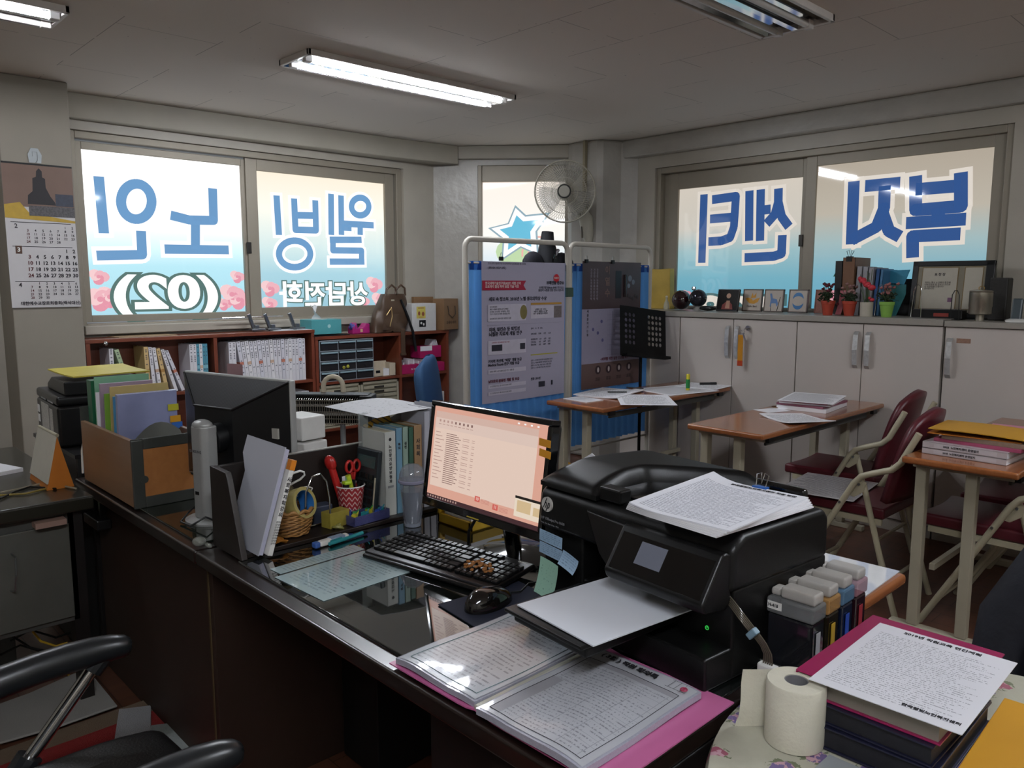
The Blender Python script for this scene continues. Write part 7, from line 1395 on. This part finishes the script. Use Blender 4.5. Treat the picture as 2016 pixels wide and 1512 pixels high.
for seg_ in ([(.0015, .0150), (-.0105, -.0085)], [(-.0060, .0015), (-.0015, .0045), (.0005, .0030), (-.0005, -.0010), (-.0035, -.0080)], [(.0075, .0050), (-.0020, -.0155)], [(.0055, .0045), (.0095, .0045), (.0105, .0010), (.0085, -.0050), (.0045, -.0075), (.0020, -.0070)]):
    for pg in strokes([seg_], .0024): lg.add([(.028 + q.x, -.0190, .220 + q.y) for q in pg], [tuple(range(len(pg)))])
obj('logo_letters', lg, black_p, pr)
text('model_lettering', 'HP Officejet Pro 8600', .0085, frame((.010, -.0185, .188), (1, 0, 0), (0, 0, 1)), mat('letter_silver', '#77777a', .4), pr, .0001); text('model_lettering', 'Print  Fax  Scan  Copy  Web', .005, frame((.010, -.0185, .177), (1, 0, 0), (0, 0, 1)), MC['letter_silver'], pr)
obj('power_light', MB().tube([(.455 + .0035 * math.cos(a), -.003, .082 + .0035 * math.sin(a)) for a in [k * PI / 6 for k in range(12)]], .0008, 5, closed=True).cb((.455, -.003, .084), (.0012, .001, .005)), mat('led_printer', '#0a1a0a', .5, var=0, emit='#3fdc5a', estr=.6), pr)
for x in (.315, .33): obj('white_mark', MB().cb((x, -.076, .045), (.006, .001, .0015)), white_p, pr)
tr = obj('output_tray', MB().box(.193, .402, -.268, .06, .096, .104), pk_, pr, bevel=.003); obj('tray_support', MB().box(.20, .395, -.25, .0, .075, .094), pk_, pr, bevel=.004)
P = hz(1018, 1190, .853); Q = hz(1168, 1271, .853); rzt = math.atan2(Q.y - P.y, Q.x - P.x); c = P + Matrix.Rotation(rzt, 3, 'Z') @ Vector((.105, .1485, 0))
sheet('blank_sheet', 'blank white sheet lying on the printer output tray', 'paper', (c.x, c.y, DZ + .1055), rzt, .21, .297, mat('sheet_bluish', '#d6dae2', .5, var=.01), .0025)
# stack on the printer lid
sm = printed('print_register', '#dcdde4', '#55566a', rows=40, words=34, dens=.55, mx=.06, my=.05, fill=.42, grid=8, head=.08, dark=.62)
P = hz(1250, 968, 1.045); Q = hz(1427, 1033, 1.045); rzs = .02; c = Vector((1.212, .512, DZ + .2775))
st = thing('paper_stack', 'thick stack of printed lists with fanned corners on the printer lid', 'paper', c, rzs)
for k in range(5): obj('sheet_layer', MB().grid(lambda i, j, k=k: (-.105 + .21 * i, -.1485 + .297 * j, .003 * k + .001 + (.004 + .003 * k) * max(0, .35 - i) ** 2 * 8 * (.5 + .5 * j)), 12, 6, th=.0026), [sm if k == 4 else paper], st, rot=(0, 0, .03 * (k - 4)))
text('heading', '2019년 한국웰빙노인복지센터 직원 명단', .0105, frame((-.085, .128, .0145), (1, 0, 0), (0, 1, 0)), ink, st, .0003)
ck = thing('binder_clip', 'blue binder clip on the far edge of the printer paper stack', 'clip', c + Vector((.0, .150, .008))); obj('clip_body', MB().prism([(-.016, -.008), (.016, -.008), (.016, .008), (-.016, .008)], -.006, .008), mat('clip_royal', '#2257a0', .35), ck, bevel=.002); obj('clip_wire', MB().tube([(-.010, .0, .006), (-.013, .008, .030), (-.004, .010, .034), (0, .004, .012), (.004, .010, .034), (.013, .008, .030), (.010, 0, .006)], .0013, 6), chrome, ck, smooth=True)
# sticky notes on the printer front
bn = printed('note_blue', '#8fabc4', '#48627c', rows=6, words=7, dens=.5, mx=.06, my=.1, dark=.6); gn = printed('note_green', '#93bda8', '#3d5a4c', rows=12, words=6, dens=.4, mx=.1, my=.1, dark=.7)
def note(label, x, z, w_, h_, m, rot=0.0, bend=0.0, yo=-.0196):
    R5 = Matrix.Translation((.80, .455, DZ)) @ Matrix.Rotation(math.radians(-5), 4, 'Z') @ Matrix.Translation((x, yo, z)) @ Matrix.Rotation(PI / 2, 4, 'X') @ Matrix.Rotation(rot, 4, 'Z')
    o = obj('sticky_note', MB().grid(lambda i, j: (w_ * i, h_ * j, .0006 + bend * (1 - j) ** 2 + bend * .5 * i * i), 6, 6, th=.0004), m, smooth=True); o.matrix_world = R5; return tag(o, label, 'sticky note', 'sticky notes on the printer front')
note('upper blue sticky note on the left front of the printer', .006, .135, .075, .026, bn, -.05); note('second blue sticky note, just under the upper one', .006, .107, .075, .026, bn, -.06); note('curled blue sticky note sticking out to the right of the other two', .080, .103, .055, .030, bn, -.18, .012); note('tall pale green sticky note hanging lowest on the printer front', .006, .018, .068, .080, gn, -.05, .016)
# ink tanks
tk = thing('ink_tank_holder', 'clear plastic tray carrying the ink tanks beside the printer', 'tray', (1.312, .495, DZ + .0005)); b = MB(); b.box(0, .105, 0, .26, 0, .003); b.box(0, .105, 0, .002, .003, .016); b.box(.103, .105, 0, .26, .003, .016); obj('tray_body', b, mat('tray_clear', '#8f918c', .1, alpha=.4, coat=.5), tk, bevel=.001)
capm = mat('cap_frosted', '#b4b0aa', .3, alpha=.72); icol = [('black', '#17181c', '#7d7f80', '#a0a1a4'), ('yellow', '#1d1810', '#b58a55', '#b08c28'), ('blue', '#10182a', '#5c7f9c', '#2a4aa0'), ('magenta', '#241018', '#a0707c', '#8c2a34')]
for k in range(4):
    nm, body, tint, dot = icol[k]; t = thing('ink_tank', ['ink tank with the black refill, nearest of the four and bearing a small printed label', 'ink tank with the amber-tinted cap, second from the front', 'ink tank with the bluish cap, third from the front', 'ink tank with the pinkish cap, farthest of the four'][k], 'ink tank', (1.318, .505 + .060 * k, DZ + .0045), 0, 'ink tanks beside the printer'); t.scale = (1, 1, 1.18)
    obj('ink_level', MB().box(.002, .088, .002, .050, .001, .086), mat('ink_' + nm, body, .12, coat=.6), t, bevel=.004); obj('upper_wall', MB().box(0, .09, 0, .052, .0865, .112), mat('wall_' + nm, tint, .12, alpha=.6, coat=.4), t, bevel=.004)
    obj('tall_cap', MB().box(.022, .088, .008, .044, .112, .130), capm, t, bevel=.005, bseg=3); obj('small_cap', MB().box(.002, .020, .012, .040, .112, .124), capm, t, bevel=.004)
    obj('side_mark', MB().box(.0895, .0905, .015, .030, .035, .070), mat('mark_' + nm, dot, .4), t)
    if k == 0: obj('tank_label', MB().box(.003, .030, -.001, 0, .094, .106), white_p, t); text('label_text', 'H-418', .0075, frame((.0045, -.0014, .100), (1, 0, 0), (0, 0, 1)), ink, t, .0002)
t = thing('ink_hose_bundle', 'flat bundle of thin ink hoses running from the printer to the tanks', 'hose', (1.30, .40, DZ + .14))
for k in range(5): o_ = .0042 * (k - 2); obj('hose', MB().tube([(-.02, .02, .012 + o_), (.02, -.01, .01 + o_), (.045, -.01 + o_ * .5, -.015 + o_ * .6), (.07 + o_ * .6, .01, -.05 + o_ * .3), (.078 + o_, .015, -.08), (.062 + o_, .01, -.115), (.05 + o_, .02, -.125), (.055 + o_, .06, -.128)], .0019, 6), mat('hose_amber', '#4a4238', .2, coat=.5), t, smooth=True, sub=1)
obj('white_clamp', MB().cb((.074, .014, -.095), (.034, .016, .022)), white_p, t, bevel=.003); obj('hose_tie', MB().cb((.055, -.008, -.028), (.012, .014, .02), ry=.7), mat('tie_blue', '#6d8796', .4), t, bevel=.002)

# ---------------------------------------------------------------- open pink file on the near desk
pf = thing('open_file', 'open pink clear-pocket file with printed forms on the near desk', 'file', (.835, .005, DZ + .001), .01); pinkc = mat('file_pink', '#b5618e', .35, var=.04)
obj('pink_cover', MB().grid(lambda i, j: (.52 * i, .335 * j, .003 + .006 * math.exp(-((i - .47) / .04) ** 2)), 24, 2, th=.0025), pinkc, pf, smooth=True)
pg_l = printed('form_left', '#b3b8bf', '#3c414c', rows=24, words=22, dens=.52, mx=.10, my=.07, fill=.36, coat=1.0, rough=.3, dark=.6); pg_r = printed('form_right', '#aeb0b6', '#45454f', rows=34, words=26, dens=.48, mx=.08, my=.05, fill=.34, grid=5, coat=1.0, rough=.3, head=.13, dark=.6)
slv = mat('sleeve_edge', '#9fa0ac', .25, coat=.8, var=.2, scale=300)
def pageblock(nm, x0, x1, y0, y1, h, m, side):
    f = lambda i, j: (x0 + (x1 - x0) * i, y0 + (y1 - y0) * j, .008 + h * (math.sin(PI * min(1, (i if side < 0 else 1 - i) * 1.1 + .25) / 1.35) ** .8) + .0015 * math.sin(9 * i + 6 * j))
    obj(nm + '_pile', MB().grid(lambda i, j: (f(i, j)[0], f(i, j)[1], f(i, j)[2] - .0012), 16, 10, th=.011), slv, pf, smooth=True)
    return obj(nm, MB().grid(lambda i, j: (x0 + .004 + (x1 - x0 - .008) * i, y0 + .005 + (y1 - y0 - .01) * j, f(i, j)[2]), 24, 12), m, pf, smooth=True), f
lp_, fl_ = pageblock('left_page', .012, .232, .006, .312, .012, pg_l, -1); rp_, fr2 = pageblock('right_page', .252, .478, -.008, .300, .016, pg_r, 1)
def border(f, nm, a0, a1, c0, c1, x0, x1, y0, y1, m, wd=.0012):
    b = MB()
    for (p, q) in (((a0, c0), (a1, c0)), ((a1, c0), (a1, c1)), ((a1, c1), (a0, c1)), ((a0, c1), (a0, c0))):
        pts = [(lambda s: (p[0] + (q[0] - p[0]) * s, p[1] + (q[1] - p[1]) * s))(k / 16) for k in range(17)]; b.tube([(f(*s)[0], f(*s)[1], f(*s)[2] + .0006) for s in pts], wd / 2, 4)
    obj(nm, b, m, pf)
border(fl_, 'page_border', .10, .93, .06, .92, 0, 0, 0, 0, mat('border_teal', '#39595a', .5)); border(fr2, 'page_border', .07, .93, .05, .86, 0, 0, 0, 0, ink)
obj('grey_band', MB().grid(lambda i, j: (lambda q: (q[0], q[1], q[2] + .0004))(fr2(.07 + .86 * i, .815 + .045 * j)), 14, 1), mat('band_grey', '#8d8d92', .4), pf); obj('grey_band', MB().grid(lambda i, j: (lambda q: (q[0], q[1], q[2] + .0004))(fr2(.07 + .10 * i, .05 + .50 * j)), 4, 8), MC['band_grey'], pf)
text('form_title', '( 3월 ) 직원 회의록', .0155, frame((.285, .275, .0262), (1, 0, 0), (0, 1, 0)), ink, pf, .0006)
sl = MB()
q0_ = fr2(.83, .90); 
for k in range(3): sl.box(.435 + .012 * k, .4354 + .012 * k, .262, .288, .0262, .0265)
sl.box(.43, .47, .262, .2624, .0262, .0265); sl.box(.43, .47, .288, .2884, .0262, .0265); obj('approval_box', sl, ink, pf)
obj('red_seal', MB().tube([(.461 + .0055 * math.cos(a), .273 + .0055 * math.sin(a), .0262) for a in [k * PI / 8 for k in range(16)]], .0012, 5, closed=True).cb((.461, .273, .0262), (.004, .005, .0008)), mat('seal_red', '#a02a4c', .5), pf)
obj('binder_spine', MB().box(.236, .248, .0, .30, .006, .016), mat('spine_clear', '#a9a79c', .2, coat=.6), pf, bevel=.003)
for nm, f, pl in (('left', fl_, [[(.10, .28), (.28, .36), (.42, .30), (.30, .22)], [(.12, .16), (.45, .17), (.78, .27)], [(.62, .06), (.78, .16), (.9, .30)]]), ('right', fr2, [[(.45, .22), (.56, .18), (.66, .08), (.74, .07)], [(.42, .10), (.45, .09)]])):
    pass

# ---------------------------------------------------------------- round table with the stack, roll and folders
def floral():
    k = NT('floral_cloth'); co = k.coord(); v = k.n('ShaderNodeTexVoronoi', {'Vector': co, 'Scale': 15.0}, voronoi_dimensions='2D'); n = k.n('ShaderNodeTexNoise', {'Vector': co, 'Scale': 60.0, 'Detail': 3.0}); d = k.mth('ADD', v.outputs[0], k.mth('MULTIPLY', k.mth('SUBTRACT', n.outputs[0], .5), .35))
    g = k.n('ShaderNodeSeparateColor', {0: v.outputs[1]}); pick = k.mth('GREATER_THAN', g.outputs[0], .25); isp = k.mth('GREATER_THAN', g.outputs[1], .5)
    petal = k.mth('MULTIPLY', k.mth('LESS_THAN', d, .27), pick); leafr = k.mth('MULTIPLY', k.mth('MULTIPLY', k.mth('LESS_THAN', d, .42), k.mth('GREATER_THAN', n.outputs[0], .53)), pick)
    fc = k.mix(isp, L('#a05a6c'), L('#6f5f8c')); fc = k.mix(k.mth('GREATER_THAN', n.outputs[0], .52), fc, L('#c29aa6')); base = k.mix(n.outputs[0], L('#aaa896'), L('#b6b4a4'))
    c = k.mix(leafr, base, L('#6c7458')); c = k.mix(petal, c, fc); k.set(Base_Color=c, Roughness=.45); return k.m
RC = (1.80, .40); RT = .742
t = thing('round_table', 'round side table at the lower right', 'table', (RC[0], RC[1], 0)); obj('tabletop', MB().lathe([(.43, .70), (.446, .705), (.446, .736), (.43, .739)], 64), dbr, t, smooth=True); obj('pedestal', MB().cyl((0, 0, .03), (0, 0, .70), .035, 16), black_p, t, smooth=True); obj('round_base', MB().lathe([(.24, 0), (.24, .02), (.05, .04)], 40), black_p, t, smooth=True)
tc = tag(obj('tablecloth', MB().lathe([(.001, .7395), (.44, .7395), (.450, .736), (.456, .72), (.462, .66), (.458, .655), (.452, .715), (.44, .7392)], 72, caps=False), floral(), None, (RC[0], RC[1], .001), smooth=True), 'cream tablecloth with pink and purple flowers on the round table', 'tablecloth')
c = Vector((1.468, .325, RT)); t = thing('toilet_roll', 'white toilet paper roll with a hanging torn end on the floral cloth', 'toilet roll', c); tw = mat('tissue_cream', '#c9c5b4', .85, bump=.25, bscale=160)
obj('paper_roll', MB().lathe([(.018, 0), (.044, 0), (.0445, .004), (.0445, .097), (.043, .099), (.018, .099), (.018, 0)], 48, caps=False), tw, t, smooth=True); obj('cardboard_core', MB().lathe([(.0178, 0), (.0178, .098), (.016, .098), (.016, 0)], 32, caps=False), mat('core_grey', '#6f6e70', .8), t, smooth=True)
ang0 = math.atan2(-.69, -.724) 
def tail(i, j):
    a0 = math.radians(100)
    px3, py3 = .0445 * math.cos(a0 + 1.2), .0445 * math.sin(a0 + 1.2)
    d3 = Vector((-.72, -.69)); s = .045 * i + .012 * (1 - j) * i
    return (px3 * (1 - i) + (px3 + d3.x * s) * i + .003 * math.sin(5 * j), py3 * (1 - i) + (py3 + d3.y * s) * i, .002 + .094 * j - .004 * i + .003 * math.sin(20 * j) * i)
obj('hanging_end', MB().grid(tail, 8, 14), tw, t, smooth=True)
nv = mat('planner_navy', '#12142a', .45, var=.3, scale=14, coat=.3)
def rbook(nm, label, x0, x1, y0, y1, z0, z1, m, rz=0.0, pages=None):
    t = thing(nm, label, 'book', ((x0 + x1) / 2, (y0 + y1) / 2, z0), rz, 'stack on the round table'); w2, h2, d = (x1 - x0) / 2, (y1 - y0) / 2, z1 - z0
    obj('cover', MB().box(-w2, w2, -h2, h2, 0, .003).box(-w2, w2, -h2, h2, d - .003, d).box(-w2, -w2 + .003, -h2, h2, .003, d - .003), m, t, bevel=.001); obj('pages', MB().box(-w2 + .004, w2 - .004, -h2 + .005, h2 - .004, .003, d - .003), pages or paper, t); return t
blk = mat('pages_black', '#16161c', .6, var=.5, scale=60)
rbook('planner', 'dark navy planner at the bottom of the stack on the floral cloth', 1.475, 1.668, .335, .60, RT, RT + .036, nv, .02, blk); rbook('planner', 'second dark navy planner on the lower one', 1.468, 1.664, .34, .60, RT + .0365, RT + .068, nv, -.01, blk)
mgf = mat('file_magenta', '#8e1c4c', .3, coat=.3); rbook('ring_file', 'magenta ring file on the navy planners with grey page edges', 1.455, 1.668, .348, .645, RT + .0685, RT + .104, mgf, .0, mat('page_grey', '#8a857a', .6))
rp = printed('print_plan', '#dadae0', '#62626e', rows=44, words=30, dens=.5, mx=.07, my=.06, fill=.40, head=.06, dark=.6); sh_ = sheet('document_sheet', 'white printed plan sheet on top of the magenta ring file', 'paper', (1.590, .470, RT + .1065), .02, .212, .285, rp, .0012); text('heading', '2019년 직원교육 연간계획', .011, frame((-.06, .128, .0016), (1, 0, 0), (0, 1, 0)), ink, sh_, .0003); text('footer', '한국웰빙노인복지센터', .0085, frame((.02, -.118, .0016), (1, 0, 0), (0, 1, 0)), ink, sh_, .0003)
ye = mat('folder_yellow', '#c08a1e', .5, var=.03); P = hz(1868, 1500, RT + .01)
yf = thing('yellow_folder', 'yellow folder with a white name label at the lower right corner', 'folder', (1.675, .385, RT + .001), .04); obj('folder_body', MB().box(0, .32, -.03, .30, 0, .010), ye, yf, bevel=.002); obj('name_label', MB().box(.025, .115, .012, .034, .010, .0106), white_p, yf); text('label_text', '® 김정숙', .016, frame((.03, .023, .0109), (1, 0, 0), (0, 1, 0)), ink, yf, .0005)
cs = sheet('clear_sheet', 'clear-sleeved sheet headed with the year at the bottom of the round table', 'paper', (1.63, .215, RT + .0006), .0, .21, .22, printed('sleeve_2019', '#9ea3a6', '#4a3f48', rows=14, words=14, grid=4, dens=.4, rough=.15, coat=.8, head=.2), .001); text('heading', '2019년', .020, frame((-.06, .092, .0014), (1, 0, 0), (0, 1, 0)), ink, cs, .0004)
# ---------------------------------------------------------------- lettering becomes real meshes
bpy.context.view_layer.update()
dgr = bpy.context.evaluated_depsgraph_get()
fonts = [o for o in S.objects if o.type == 'FONT']
made = [(o, bpy.data.meshes.new_from_object(o.evaluated_get(dgr)), o.name, o.parent, o.matrix_local.copy()) for o in fonts]
for o, me, nm, par, ml in made: o.name = 'lettering_curve'
for o, me, nm, par, ml in made:
    n = bpy.data.objects.new(nm, me); C.objects.link(n); n.parent = par; n.matrix_local = ml
bpy.data.batch_remove([o for o, *_ in made])
